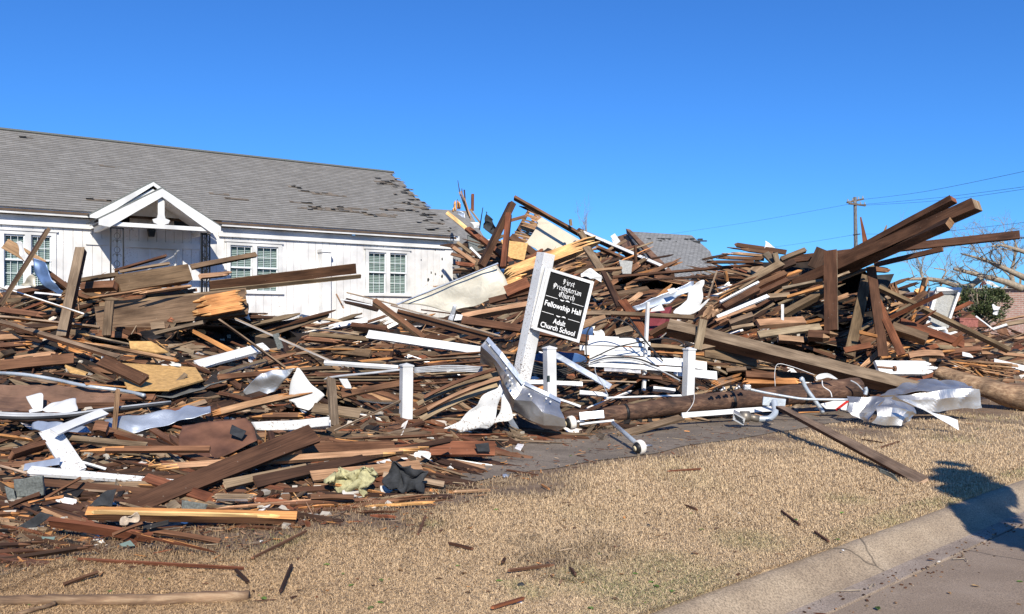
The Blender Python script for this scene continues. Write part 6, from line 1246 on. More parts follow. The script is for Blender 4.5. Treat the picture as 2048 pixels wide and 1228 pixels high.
# blackletter strokes: broad-nib sweeps
GL = {'i': (.45, [[(.05, .92), (.22, .82), (.22, .12), (.4, .02)], [(.2, 1.22), (.24, 1.18)]]),
 'r': (.62, [[(.05, .92), (.2, .82), (.2, .05)], [(.2, .75), (.45, .98), (.6, .85)]]),
 's': (.68, [[(.6, .82), (.4, .97), (.15, .8), (.2, .62), (.52, .42), (.55, .2), (.35, .03), (.08, .15)]]),
 't': (.55, [[(.28, 1.25), (.28, .15), (.48, .04)], [(.06, .92), (.5, .92)]]),
 'e': (.65, [[(.2, .18), (.2, .8), (.45, .97), (.58, .78), (.24, .48)], [(.2, .18), (.42, .02), (.6, .15)]]),
 'b': (.72, [[(.18, 1.5), (.18, .15), (.42, .02), (.62, .2), (.62, .75), (.45, .95), (.2, .82)]]),
 'y': (.72, [[(.05, .95), (.2, .85), (.2, .18), (.42, .03), (.62, .15)], [(.6, .98), (.62, -.1), (.4, -.4), (.12, -.32)]]),
 'a': (.75, [[(.18, .85), (.4, .97), (.58, .82), (.58, .12), (.72, .02)], [(.58, .52), (.22, .42), (.18, .15), (.38, .02), (.58, .2)]]),
 'n': (.78, [[(.04, .92), (.2, .82), (.2, .05)], [(.2, .78), (.42, .97), (.6, .82), (.6, .12), (.74, .02)]]),
 'h': (.74, [[(.18, 1.5), (.18, .05)], [(.18, .78), (.42, .97), (.6, .8), (.6, .15), (.45, -.2)]]),
 'u': (.78, [[(.04, .95), (.2, .85), (.2, .18), (.4, .03), (.6, .18)], [(.6, .95), (.6, .12), (.74, .02)]]),
 'c': (.62, [[(.56, .85), (.4, .97), (.2, .8), (.2, .18), (.4, .02), (.58, .15)]]),
 'F': (1.05, [[(.1, .2), (.28, .05), (.42, .2), (.42, 1.25)], [(.02, 1.15), (.2, 1.42), (.5, 1.25), (.75, 1.35), (1.0, 1.5)], [(.45, .78), (.85, .82)], [(.15, 1.2), (.12, .7), (.25, .55)]]),
 'P': (1.1, [[(.34, 1.3), (.34, -.05), (.12, -.3)], [(.02, 1.2), (.3, 1.48), (.7, 1.35), (.95, 1.1), (.95, .75), (.65, .5), (.36, .6)], [(.62, 1.3), (.62, .6)], [(.12, 1.2), (.1, .4)], [(.06, .12), (.5, .3)]]),
 'C': (1.1, [[(1.0, 1.32), (.6, 1.48), (.2, 1.15), (.14, .4), (.5, .02), (1.0, .25)], [(.55, 1.35), (.45, .35)], [(.75, 1.3), (.72, .3)]])}
ln = [0]
def black(mb, text, cx, by, h, slant=0):
    tot = sum(GL[c][0] for c in text) * h; x = cx - tot / 2; nib = Vector((.066, .052)) * h
    for c in text:
        for st in GL[c][1]:
            for i in range(len(st) - 1):
                p, q_ = st[i], st[i + 1]; k = 1.0
                A = (x + p[0] * h, by - p[1] * h); B = (x + q_[0] * h, by - q_[1] * h)
                ln[0] += 1; z = .0012 + .00001 * (ln[0] % 60)
                hull = [(A[0] - nib.x, A[1] + nib.y), (A[0] + nib.x, A[1] - nib.y), (B[0] + nib.x, B[1] - nib.y), (B[0] - nib.x, B[1] + nib.y)]
                mb.poly([sp_(X / WB, Y / HB, z) for X, Y in hull])
                for (X, Y) in (A, B):       # pen width at the turns
                    w2 = .03 * h; ln[0] += 1; z = .0012 + .00001 * (ln[0] % 60)
                    mb.poly([sp_((X + dx) / WB, (Y + dy) / HB, z) for dx, dy in ((-w2, -w2), (w2, -w2), (w2, w2), (-w2, w2))])
        x += GL[c][0] * h
mb = MB(); black(mb, 'First', WB * .50, HB * .172, .050); black(mb, 'Presbyterian', WB * .50, HB * .277, .050); black(mb, 'Church', WB * .52, HB * .385, .051)
def bar(x0, x1, y, w2=.0035): mb.poly([sp_(x0, y - w2, .0015), sp_(x1, y - w2, .0015), sp_(x1, y + w2, .0015), sp_(x0, y + w2, .0015)])
def tilde(cx, y):
    for s0 in (-.1, .02):
        pts = [(cx + s0 + .09 * i / 8, y + .008 * math.sin(i / 8 * 3.14 * 1.0) * (1 if s0 < 0 else -1)) for i in range(9)]
        for i in range(8):
            w2 = .003 + .006 * math.sin(math.pi * (i + .5) / 8)
            mb.poly([sp_(pts[i][0], pts[i][1] - w2, .0014), sp_(pts[i + 1][0], pts[i + 1][1] - w2, .0014), sp_(pts[i + 1][0], pts[i + 1][1] + w2, .0014), sp_(pts[i][0], pts[i][1] + w2, .0014)])
for y in (.425, .69): bar(.08, .34, y); bar(.66, .92, y); tilde(.5, y)
def sans(text, cx, by, h, wmax):
    cu = bpy.data.curves.new('t', 'FONT'); cu.body = text; cu.size = 1; cu.offset = .014; cu.align_x = 'CENTER'; cu.resolution_u = 3
    o = bpy.data.objects.new('t', cu); COL.objects.link(o); dg = bpy.context.evaluated_depsgraph_get(); me = bpy.data.meshes.new_from_object(o.evaluated_get(dg))
    xs_ = [v.co.x for v in me.vertices]; wd = max(xs_) - min(xs_); kx = wmax / wd
    n = len(mb.v); mb.v += [sp_((cx + v.co.x * kx) / WB, (by - v.co.y * h) / HB, .0014) for v in me.vertices]
    for p_ in me.polygons: mb.face(tuple(n + i for i in p_.vertices))
    bpy.data.objects.remove(o); bpy.data.curves.remove(cu); bpy.data.meshes.remove(me)
sans('Fellowship Hall', WB * .5, HB * .58, .105, WB * .8); sans('Adult', WB * .5, HB * .825, .1, WB * .27); sans('Church School', WB * .5, HB * .93, .1, WB * .76)
sgm(mb.build('lettering', LETM))
# big folded galvanised metal
fm = empty('folded_duct', P(1040, 860, 10.9)); tag(fm, 'big crushed and folded galvanised metal trough leaning against the sign post', 'metal trough')
def fsheet(rows, name, mat=GALV, cr=.03):
    o = sheet('J', rows, mat, None, name, None, d=10.9, crumple=cr * .8, cs=2.4, n=10, parent=None, smooth=False); o.parent = fm; o.location = o.location - fm.location
    for k in ('label', 'category'):
        if k in o: del o[k]
    return o
fsheet([[(165, 165, .0), (300, 310, 0), (420, 470, -.05), (515, 590, -.1)], [(110, 235, -.1), (260, 390, -.12), (370, 540, -.15), (475, 690, -.15)], [(102, 300, .0), (230, 400, -.05), (330, 600, -.1), (430, 750, -.2)], [(105, 400, .15), (270, 470, .1), (300, 620, .1), (400, 860, 0)]], 'upper_trough')
fsheet([[(515, 590, -.1), (620, 650, -.15), (740, 700, -.15), (858, 765, -.1)], [(475, 690, -.15), (600, 700, -.25), (720, 740, -.25), (860, 840, -.2)], [(430, 745, -.2), (570, 760, -.35), (700, 870, -.4), (885, 920, -.3)], [(400, 860, 0), (560, 930, -.3), (700, 1000, -.35), (900, 1000, -.25)], [(440, 890, .1), (580, 950, -.1), (720, 1020, -.2), (835, 1055, -.2)]], 'lower_trough', cr=.04)
fsheet([[(172, 160, -.03), (300, 300, -.03), (420, 455, -.08), (520, 580, -.13)], [(150, 190, -.06), (280, 345, -.06), (390, 490, -.12), (490, 610, -.16)]], 'rim', GREYM, .005)
fsheet([[(520, 580, -.13), (640, 640, -.18), (750, 690, -.18), (858, 750, -.13)], [(510, 610, -.16), (630, 670, -.2), (740, 725, -.2), (855, 780, -.15)]], 'rim', GREYM, .005)
fsheet([[(275, 500, .12), (300, 600, .12)], [(280, 700, .1), (330, 730, .1)], [(340, 900, .08), (390, 880, .05)], [(390, 1000, .05), (455, 1025, 0)]], 'torn_flap', GREYM, .02)
fsheet([[(430, 900, .25), (580, 970, .2), (700, 1020, .2)], [(460, 1020, .15), (560, 1020, .1), (700, 1035, .05)]], 'inner_panel', FELT, .02)
mb = MB()
for (x, y) in [(185, 240), (345, 455), (360, 520), (395, 550), (375, 570), (350, 395), (400, 600), (430, 640), (560, 700), (575, 720), (720, 740), (760, 770)]:
    u, v = Zp('J', x, y); p = P(u, v, 10.62); mb.tube([p, p + Vector((0, -.02, 0))], .012, 6)
o = mb.build('rivet', PLASTIC, fm, base=fm.location); o.location = (0, 0, 0)
# right-hand crushed metal on the lawn
cm = empty('crushed_metal', P(1830, 845, 12.6)); tag(cm, 'large crushed shiny metal duct lying on the lawn beside the fallen pole', 'metal duct')
def csheet(rows, name, mat=GALV, cr=.04):
    o = sheet('H', rows, mat, None, name, None, d=12.8, crumple=cr * .9, cs=2.6, n=10, smooth=False); o.parent = cm; o.location = o.location - cm.location
    for k in ('label', 'category'):
        if k in o: del o[k]
    return o
csheet([[(1060, 722, .9), (1200, 718, .9), (1400, 740, .9), (1455, 775, .8)], [(920, 770, .6), (1100, 760, .6), (1350, 765, .6), (1460, 778, .5)], [(790, 830, .2), (1000, 815, .2), (1250, 795, .2), (1470, 780, .2)]], 'top_fold')
csheet([[(900, 840, 0), (1080, 812, -.05), (1280, 790, -.05), (1505, 780, 0)], [(940, 865, -.1), (1100, 860, -.12), (1300, 850, -.1), (1520, 840, 0)], [(1000, 880, -.15), (1160, 950, -.1), (1330, 940, -.05), (1538, 918, 0)]], 'side_panel')
csheet([[(558, 835, .1), (680, 840, 0), (790, 838, 0), (900, 845, 0)], [(565, 880, .0), (680, 890, -.05), (770, 890, -.15), (850, 870, -.1)], [(560, 935, 0), (650, 960, -.1), (700, 960, -.25), (760, 935, -.3)], [(600, 980, -.1), (660, 1000, -.15), (690, 1015, -.2), (715, 1030, -.3)]], 'torn_end')
csheet([[(850, 860, -.1), (930, 865, -.2), (990, 885, -.2), (1060, 920, -.2)], [(790, 900, -.3), (900, 920, -.4), (1000, 930, -.35), (1080, 960, -.25)], [(760, 970, -.35), (860, 980, -.45), (960, 990, -.4), (1050, 1000, -.3)], [(718, 1035, -.35), (820, 1050, -.4), (940, 1055, -.4), (1030, 1030, -.35)]], 'crumpled_bottom', cr=.07)
csheet([[(960, 870, -.3), (1100, 930, -.35), (1240, 1010, -.4), (1365, 1085, -.5)], [(990, 880, -.25), (1180, 960, -.3), (1290, 985, -.35), (1355, 1010, -.4)]], 'white_flange', VINYL, .01)
# fallen utility pole with its hardware
pl = empty('fallen_utility_pole', P(1400, 800, 12.6)); tag(pl, 'dark creosoted utility pole fallen across the walk below the white posts', 'utility pole')
def plm(mb, name, mat, smooth=True):
    o = mb.build(name, mat, pl, smooth=smooth, base=pl.location); o.location = (0, 0, 0); return o
sp = smooth_path([P(1128, 838, 12.0), P(1250, 825, 12.3), P(1400, 806, 12.7), P(1560, 792, 13.2), P(1715, 775, 13.7)], 8); mb = MB(); n_ = len(sp)
mb.tube(sp, [.098 + .068 * i / n_ for i in range(n_)], 20)
for v in mb.v: v += Vector((noise.noise(v * 9), noise.noise(v * 9 + Vector((9, 0, 0))), noise.noise(v * 9 + Vector((0, 9, 0))))) * .012
plm(mb, 'trunk', BARK)
def strap(f, w_=.04):
    i = int(f * (n_ - 2)); a = sp[i]; t_ = (sp[i + 1] - sp[i]).normalized(); m_ = MB(); m_.tube([a - t_ * w_ / 2, a + t_ * w_ / 2], .098 + .07 * f + .006, 20); return m_
for f in (.27, .62, .86): plm(strap(f), 'steel_band', BLACKM)
for i in range(5):
    a = P(*Zp('L', 130 + 75 * i, 735 - 8 * i), 12.45 + .05 * i); mb = MB(); mb.tube([a, a + Vector((.05, 0, .03))], .02, 8); mb.tube([a + Vector((.05, 0, .03)), a + Vector((.07, 0, .04))], .034, 10); plm(mb, 'insulator', GALV if i % 2 else BLACKM)
# bracket arm with fixture
lm = empty('street_lamp_arm', P(1410, 850, 12.0)); tag(lm, 'curved painted pipe bracket with a square end fitting lying before the fallen pole', 'lamp bracket')
def lmm(mb, name, mat, smooth=False):
    o = mb.build(name, mat, lm, smooth=smooth, base=lm.location); o.location = (0, 0, 0); return o
q = [P(*Zp('L', x, y), 12.25) for x, y in ((650, 785), (880, 810), (870, 900), (640, 870))]; mb = MB(); mb.extr(q, Vector((0, .03, 0))); lmm(mb, 'mounting_plate', PIPE)
mb = MB(); mb.tube(smooth_path([P(*Zp('L', x, y), d) for x, y, d in ((760, 830, 12.2), (768, 900, 12.1), (765, 960, 12.0), (700, 1010, 11.9), (590, 1010, 11.9))], 7), .042, 14); lmm(mb, 'curved_pipe', PIPE, True)
mb = MB(); mb.tube([P(*Zp('L', 600, 1012), 11.9), P(*Zp('L', 500, 990), 11.9)], .05, 10); mb.tube([P(*Zp('L', 500, 985), 11.9), P(*Zp('L', 420, 985), 11.88)], .075, 9); lmm(mb, 'clamp', simple('tarnished_metal', (.25, .22, .18), .5, metal=.6, var=.4), True)
q = [P(*Zp('L', x, y), 11.8) for x, y in ((345, 945), (465, 1010), (445, 1080), (335, 1020))]; mb = MB(); mb.extr(q, Vector((.03, .12, .03))); lmm(mb, 'end_fitting', GALV)
mb = MB()
for k in range(3):
    a = P(*Zp('L', 350 + 8 * k, 965 + 20 * k), 11.79); b_ = P(*Zp('L', 440 + 4 * k, 1018 + 20 * k), 11.79); mb.beam(a, b_, .012, .012)
lmm(mb, 'slot', BLACKM)
# straight pipe leaning + long conduit
cable('L', [(1035, 620), (1045, 600), (1080, 690), (1180, 830), (1260, 945)], .03, PIPE, 'short painted pipe leaning over the fallen pole with a hooked top', 'leaning_pipe', 'pipe', d=12.6, k=12)
cable('L', [(470, 700), (650, 740), (900, 785), (1100, 810), (1510, 815)], .018, PIPE, 'long thin white conduit lying along the fallen pole', 'conduit', 'conduit', d=12.35, k=10)
mb = MB(); a = P(*Zp('L', 480, 690), 12.3); mb.box(a.x - .05, a.x + .05, a.y - .05, a.y + .05, a.z - .035, a.z + .04); o = mb.build('conduit_fitting', GALV, base=a); tag(o, 'silver box fitting at the left end of the long thin conduit', 'fitting')
bv = o.modifiers.new('bevel', 'BEVEL'); bv.width = .015; bv.segments = 2
cable('L', [(1690, 690), (1700, 720), (1690, 765)], .03, PIPE, 'short painted pipe end standing at the right end of the fallen pole', 'pipe_end', 'pipe', d=13.2, k=12)
cable('L', [(1250, 620), (1260, 680), (1330, 730), (1350, 790)], .008, PLASTIC, 'white rope hanging over the fallen pole', 'rope', 'rope', d=12.9)
sheet('L', [[(1180, 600), (1240, 560), (1420, 605)], [(1190, 625), (1280, 620), (1400, 615)]], VINYL, 'crumpled white plastic on top of the fallen pole', 'plastic_scrap', 'plastic', d=13.2, crumple=.05)
cable('L', [(1540, 620), (1600, 650), (1650, 700), (1680, 740)], .012, CABLEG, 'cable coil wound round the right end of the fallen pole', d=13.3)
W_('G', 695, 925, 1300, 880, 34, 'white', 'white rail lying in shade under the fallen pole', 'trim_board', 'board', d=(12.1, 12.7), t=.04, mat=PAINT, roll=10)
W_('G', 0, 930, 160, 915, 50, 'white', 'grey metal strip with square holes at the left end of the fallen pole', 'perforated_strip', 'metal strip', d=11.7, t=.02, mat=GREYM, roll=10)
W_('G', 0, 985, 230, 960, 16, 'white', 'thin white lath on the ground left of the first lamp arm', 'trim_strip', 'trim', d=11.5, t=.02, mat=PAINT)
W_('G', 270, 1060, 690, 940, 50, 'grey', 'flat grey board on the walk under the fallen pole', 'board', 'board', d=(11.2, 12.0), t=.03, roll=50)
W_('L', 1010, 950, 1220, 940, 24, 'orange', 'orange-brown board end on the walk behind the lawn board', 'board', 'board', d=12.6, t=.04)
sheet('L', [[(1230, 860), (1400, 825), (1515, 815)], [(1290, 910), (1400, 915), (1500, 930)]], simple('striped_white', (.7, .7, .7), .5, var=.1), 'white enamel panel under the right part of the fallen pole', 'enamel_panel', 'panel', d=13.1, crumple=.01)
W_('L', 1395, 920, 1515, 830, 24, 'red', 'red painted strip across the white enamel panel', 'red_strip', 'strip', d=12.9, t=.01, mat=simple('red_enamel', (.5, .03, .02), .4))
# lamps: porcelain ring insulators on arms
def ring_arm(u0, v0, u1, v1, d0, d1, ru, label, yaw):
    g = empty('insulator_arm', P(u1, v1, d1)); tag(g, label, 'insulator')
    def add(mb, n, m, s=True):
        o = mb.build(n, m, g, smooth=s, base=g.location); o.location = (0, 0, 0)
    a = P(u0, v0, d0); b_ = P(u1, v1, d1)
    if u0 != u1: mb = MB(); mb.tube([a, b_], .026, 12); add(mb, 'arm', PIPE)
    r = ru * d1 / F; ax = Vector((math.cos(yaw), math.sin(yaw), .15)).normalized()
    mb = MB(); prof_ = [(-.5, .72), (-.45, .95), (-.2, 1.0), (.15, 1.0), (.4, .85), (.5, .6)]
    mb.tube([b_ + ax * (r * x) for x, _ in prof_], [r * y for _, y in prof_], 24); add(mb, 'porcelain_ring', PORC)
    mb = MB(); mb.tube([b_ - ax * r * .95, b_ - ax * r * .6, b_ - ax * r * .45], [r * .55, r * .75, r * .8], 20); add(mb, 'dark_core', BLACKM)
    mb = MB(); mb.tube([b_ - ax * r * 1.0, b_ - ax * r * .95], [r * .36, r * .36], 16); add(mb, 'plug', simple('cream_plug', (.65, .55, .35), .6))
    mb = MB(); mb.tube([b_ + ax * r * .5, b_ + ax * r * 1.9 + Vector((0, 0, -.02))], [r * .3, r * .16], 10); add(mb, 'pin', GALV)
ring_arm(1226, 846, 1281, 894, 10.9, 9.55, 15, 'white ring insulator on a pale pipe arm lying on the walk', .5)
ring_arm(1144, 845, 1144, 845, 10.9, 10.9, 14, 'white ring insulator at the left end of the fallen pole by the folded metal', .3)
# broken bare trunk at right
tk = empty('fallen_log', P(1950, 790, 14)); tag(tk, 'thick barkless tan tree trunk lying broken at the right edge, its torn end splintered', 'tree trunk')
sp = smooth_path([P(1872, 742, 14.6), P(1950, 770, 14.3), P(2050, 798, 14.0), P(2190, 830, 13.7)], 8); mb = MB(); n_ = len(sp); mb.tube(sp, [.10 + .10 * min(1, i / n_ * 1.6) for i in range(n_)], 22)
for v in mb.v: v += Vector((noise.noise(v * 5), noise.noise(v * 5 + Vector((9, 0, 0))), noise.noise(v * 5 + Vector((0, 9, 0))))) * .03
o = mb.build('trunk', TANLOG, tk, smooth=True, base=tk.location); o.location = (0, 0, 0)
mb = MB(); tr = random.Random(8)
for i in range(60):
    a = P(1985 + tr.uniform(-40, 60), 745 + tr.uniform(-18, 12), 14.5 + tr.uniform(-.2, .3)); b_ = P(1890 + tr.uniform(-30, 60), 728 + tr.uniform(-14, 16), 14.7 + tr.uniform(-.3, .3)); xx = b_ - a; Lx = xx.length; xx.normalize(); yy = xx.orthogonal().normalized(); nn = xx.cross(yy); M = Matrix((xx, yy, nn)).transposed().to_4x4(); M.translation = a
    board_geo(mb, Lx, tr.uniform(.01, .05), .012, M, cj(C[tr.choice(['tan', 'orange', 'brown', 'tan'])], tr, .3), k=1, jag=(0, Lx * .5), r_=tr)
o = mb.build('splintered_end', WOOD, tk, base=tk.location); o.location = (0, 0, 0)
W_('H', 1620, 590, 1835, 640, 40, 'white', 'white-edged board lying above the thick barkless trunk', 'trim_board', 'board', d=15.2, t=.03, mat=PEEL)
W_('H', 1620, 640, 1780, 660, 60, 'dark', 'dark charred log behind the thick barkless trunk', 'charred_log', 'log', d=15.4, t=.15, k=3, jag=(.2, .2))
W_('H', 1390, 535, 1480, 555, 30, 'white', 'small white triangular scrap above the splintered trunk end', 'white_scrap', 'scrap', d=15.8, t=.02, mat=PAINT, jag=(0, .2))
W_('S', 1560, 815, 1846, 964, 19, 'grey', 'long weathered board lying out over the lawn toward the kerb', 'lawn_board', 'board', d=(11.8, 7.95), t=.04, edge='umber', roll=50, twist=.5, lift=0)
sheet('S', [[(1758, 935, .1), (1790, 950, .0)], [(1760, 945, .1), (1800, 966, 0)]], SHING, 'silver-grey shingle scrap stuck under the long lawn board', 'shingle_piece', 'shingle', d=8.1, crumple=.02)
# --- lawn litter
LIT = [(835, 1072, 852, 1030, 5, 'brown', 'short brown stick leaning on the lawn below the splinter drift'), (560, 1185, 585, 1125, 4, 'dark', 'thin dark stick lying on the lawn at lower left centre'), (498, 1120, 620, 1058, 5, 'brown', 'long brown lath on the lawn right of the red-painted timber'),
       (1001, 1143, 1113, 1129, 8, 'brown', 'short brown plank lying on the lawn at lower centre'), (975, 1218, 1061, 1192, 4, 'red', 'thin reddish stick lying on the lawn near the bottom centre'), (1137, 1130, 1155, 1155, 4, 'umber', 'tiny dark stick right of the short brown lawn plank'),
       (1001, 1130, 1012, 1113, 5, 'umber', 'tiny brown chip left of the short brown lawn plank'), (1081, 968, 1101, 980, 5, 'orange', 'small orange chip on the lawn near the walk'), (1330, 943, 1408, 937, 3, 'red', 'thin reddish stick on the lawn right of centre'),
       (1370, 1010, 1400, 1022, 3, 'umber', 'thin curved dark twig on the lawn centre'), (1718, 878, 1768, 886, 4, 'umber', 'small dark twig on the lawn beside the long board'), (1760, 895, 1800, 882, 4, 'brown', 'small brown twig on the lawn above the shadow'),
       (1245, 1035, 1262, 1033, 3, 'orange', 'tiny orange chip on the middle lawn'), (885, 1083, 948, 1098, 3, 'umber', 'thin root-like dark twig on the left lawn'), (900, 984, 985, 980, 9, 'tan', 'flat tan chip board at the end of the splinter drift'),
       (1005, 938, 1085, 952, 5, 'brown', 'narrow brown splinter on the dirt edge of the lawn'), (1560, 1020, 1600, 1050, 3, 'umber', 'thin dark twig on the lawn near the kerb'), (1625, 1060, 1660, 1085, 3, 'brown', 'short brown twig just above the kerb')]
for (a, b_, c_, d_, w_, cc, lb) in LIT:
    dd = [(EYE - LAWN - .02) / (v - V0) * F for v in (b_, d_)]
    W_('S', a, b_, c_, d_, w_ * .75, cc, lb, 'lawn_stick', 'stick', d=(dd[0], dd[1]), t=.014, roll=60, k=1, jag=(.05, .05), group='sticks and chips scattered on the lawn', bev=False)
for (u, v, s_, mt, nm, lb) in [(1040, 1208, 16, PLASTIC, 'plaster_chunk', 'white plaster chunk near the bottom centre of the lawn'), (1006, 1195, 6, PLASTIC, 'plaster_chunk', 'small white chip left of the larger plaster chunk'), (918, 1105, 8, PLASTIC, 'plaster_chunk', 'thin white flake on the lawn left of centre'),
        (1478, 1028, 8, PLASTIC, 'plaster_chunk', 'white pebble-like chunk on the middle lawn'), (1042, 1172, 16, FELT, 'felt_scrap', 'small black felt scrap on the lawn at lower centre'), (1297, 1052, 10, FELT, 'felt_scrap', 'small dark scrap on the lawn centre'), (1878, 1124, 6, PORC, 'pebble', 'cream pebble on the road seam'), (523, 1083, 6, PLASTIC, 'plaster_chunk', 'white chip on the lawn below the bright timber'),
        (1792, 1206, 7, TANLOG, 'dead_leaf', 'curled brown leaf on the road near the bottom'), (1686, 1101, 5, PLASTIC, 'plaster_chunk', 'tiny white chip at the kerb edge'), (1012, 954, 14, GREYM, 'metal_flake', 'grey metal flake on the dirt near the walk'), (904, 938, 18, PLASTIC, 'rope_scrap', 'frayed white rope scrap on the dirt at the heap edge')]:
    zz = .008 if kq(*P(u, v, 1.5 / (v - V0) * F).xy) > .2 else LAWN + .01
    d = (EYE - zz) / (v - V0) * F; p = P(u, v, d); r = s_ * d / F / 2; mb = MB(); tr = random.Random(u)
    n1_, n2_ = 6, 9
    for i in range(n1_):
        for j in range(n2_):
            ph = math.pi * (i + .5) / n1_; th = 2 * math.pi * j / n2_; q = Vector((math.sin(ph) * math.cos(th), math.sin(ph) * math.sin(th), math.cos(ph) * .5)); q *= r * (1 + .6 * noise.noise(q * 2 + Vector((u, 0, 0)))); mb.v.append(p + q + Vector((0, 0, r * .3)))
    for i in range(n1_ - 1):
        for j in range(n2_): mb.face((i * n2_ + j, i * n2_ + (j + 1) % n2_, (i + 1) * n2_ + (j + 1) % n2_, (i + 1) * n2_ + j))
    mb.face(tuple(range(n2_))[::-1]); mb.face(tuple((n1_ - 1) * n2_ + j for j in range(n2_)))
    tag(mb.build(nm, mt, base=p), lb, nm.replace('_', ' '))
for i, (pts, lb) in enumerate([([(1640, 1173), (1665, 1182), (1722, 1180)], 'pale forked twig lying on the road near the kerb'), ([(1905, 1118), (1930, 1117), (1935, 1122)], 'short dark twig on the road right of the seam'), ([(1738, 1175), (1745, 1168), (1750, 1172)], 'tiny hooked twig on the road'), ([(2038, 990), (2045, 1003), (2060, 1010)], 'twig at the right edge of the gutter')]):
    mb = MB(); mb.tube([P(u, v, (EYE - .012) / (v - V0) * F) for u, v in pts], .004, 5); tag(mb.build('road_twig', TWIG, base=P(pts[0][0], pts[0][1], 5)), lb, 'twig')
# ------------------------------------------------------------------ the rest of the loose timber
fr = random.Random(21); mbS = MB(); made = 0
names_c = ['brown', 'umber', 'grey', 'olive', 'tan', 'red', 'dark', 'pale', 'orange', 'umber', 'umber', 'brown', 'dark', 'grey', 'white']
def zone(u):
    return 0 if u < 480 else 1 if u < 1000 else 2 if u < 1400 else 3 if u < 1820 else 4
ZL = ['loose weathered board jumbled in the left heap', 'loose weathered board jumbled in the low field before the hall', 'loose weathered board jumbled behind and right of the sign', 'loose weathered board jumbled in the tall right heap', 'loose weathered board in the far right rubble field']
def top_v(u): return np.interp(u, [-100, 0, 150, 350, 480, 600, 850, 912, 935, 1050, 1200, 1350, 1500, 1800, 1850, 2050, 2200], [600, 590, 590, 560, 625, 645, 640, 632, 478, 508, 505, 560, 535, 590, 660, 665, 665])
def bot_v(u): return np.interp(u, [-100, 0, 300, 600, 850, 930, 1050, 1350, 1700, 2100, 2200], [1140, 1120, 1075, 1040, 985, 950, 890, 842, 800, 800, 800])
def place(L, W, T, u, v, ang_px, c, jag, k, lift, roll=None):
    d = surf(u, v)
    if d is None: return None
    half = L / 2 * F / d; ca, sa = math.cos(ang_px), math.sin(ang_px)
    u0, v0, u1, v1 = u - half * ca, v - half * sa, u + half * ca, v + half * sa
    q0, q1 = surf(u0, v0), surf(u1, v1)
    if q0 is None: q0 = d
    if q1 is None: q1 = d
    q0 = max(d - .5, min(d + .5, q0)); q1 = max(d - .5, min(d + .5, q1))
    M, LL, mid = frame(u0, v0, q0 - lift, u1, v1, q1 - lift, R(fr.uniform(5, 70) if roll is None else roll))
    return M, LL, mid
def afield(u, v): return .75 * noise.noise(Vector((u / 260, v / 70, 2))) + (.08 if u < 1000 else -.28 if u < 1800 and v < 700 else .0)
def area_ok(u, v): return not (1000 < u < 1560 and v > 890 - (u - 1000) * .1)
# dense mass of small stuff
for i in range(6400):
    u = fr.uniform(-120, 2180); a, b_ = top_v(u), bot_v(u); v = a + (b_ - a) * fr.random(); sc_ = (surf(u, v) or 14) / 14
    L = fr.choice([.15, .3, .5, .8, 1.2, 1.7]) * fr.uniform(.7, 1.3) * sc_; W = fr.uniform(.015, .1) * sc_ ** .5
    ang = afield(u, v) + fr.gauss(0, .13)
    if 1380 < u < 1860 and v < 720 and fr.random() < .4: continue
    if void(u, v) > 0 and fr.random() < .92: continue
    if fr.random() < .05: ang = fr.uniform(0, 3.14); L *= .5
    r_ = place(L, W, .02, u, v, ang, None, 0, 1, fr.uniform(-.04, .08))
    if not r_: continue
    M, LL, mid = r_
    if LL > 3: continue
    c_ = cj(C[fr.choice(['dark', 'umber', 'brown', 'umber', 'dark', 'brown', 'red', 'grey', 'olive', 'grey', 'umber', 'dark', 'dark', 'tan'] + (['white', 'pale'] if fr.random() < .3 and u > 500 else ['orange']))], fr, .35); jg = LL * .35 if fr.random() < .85 else 0
    board_geo(mbS, LL, W, fr.uniform(.01, .035), M, c_, k=fr.choice([1, 1, 2, 3]), taper=(fr.uniform(.5, 1), 1), jag=(jg, jg * fr.random()), r_=fr)
o = mbS.build('wood_rubble', WOOD); tag(o, 'dense splintered wood and slat rubble filling the heaps', 'rubble', kind='stuff')
# thin splinters at every angle, and torn scraps of felt, board and paper
mbT = MB()
for i in range(3200):
    u = fr.uniform(-100, 2150); a, b_ = top_v(u) - 3, bot_v(u) + 6; v = a + (b_ - a) * fr.random()
    if void(u, v) > .2: continue
    sc_ = (surf(u, v) or 14) / 14; scrap = i % 6 == 0
    L = fr.uniform(.1, .45) * sc_; W = fr.uniform(.1, .28) * sc_ if scrap else fr.uniform(.005, .014) * sc_ ** .5
    r_ = place(L, W, .01, u, v, afield(u, v) + fr.gauss(0, .5 if not scrap else .6), None, 0, 1, fr.uniform(.02, .12))
    if not r_ or r_[1] > 1.5: continue
    c_ = cj(C[fr.choice(['grey', 'pale', 'black', 'black', 'olive', 'brown', 'white'] if scrap else ['tan', 'orange', 'pale', 'fresh', 'brown', 'tan'])], fr, .3)
    board_geo(mbT, r_[1], W, .006, r_[0], c_, k=2 if scrap else 1, jag=(L * .25, L * .25), r_=fr, twist=fr.gauss(0, .3) if scrap else 0)
tag(mbT.build('splinter_litter', WOOD), 'thin splinters and torn scraps caught all over the heaps', 'rubble', kind='stuff')
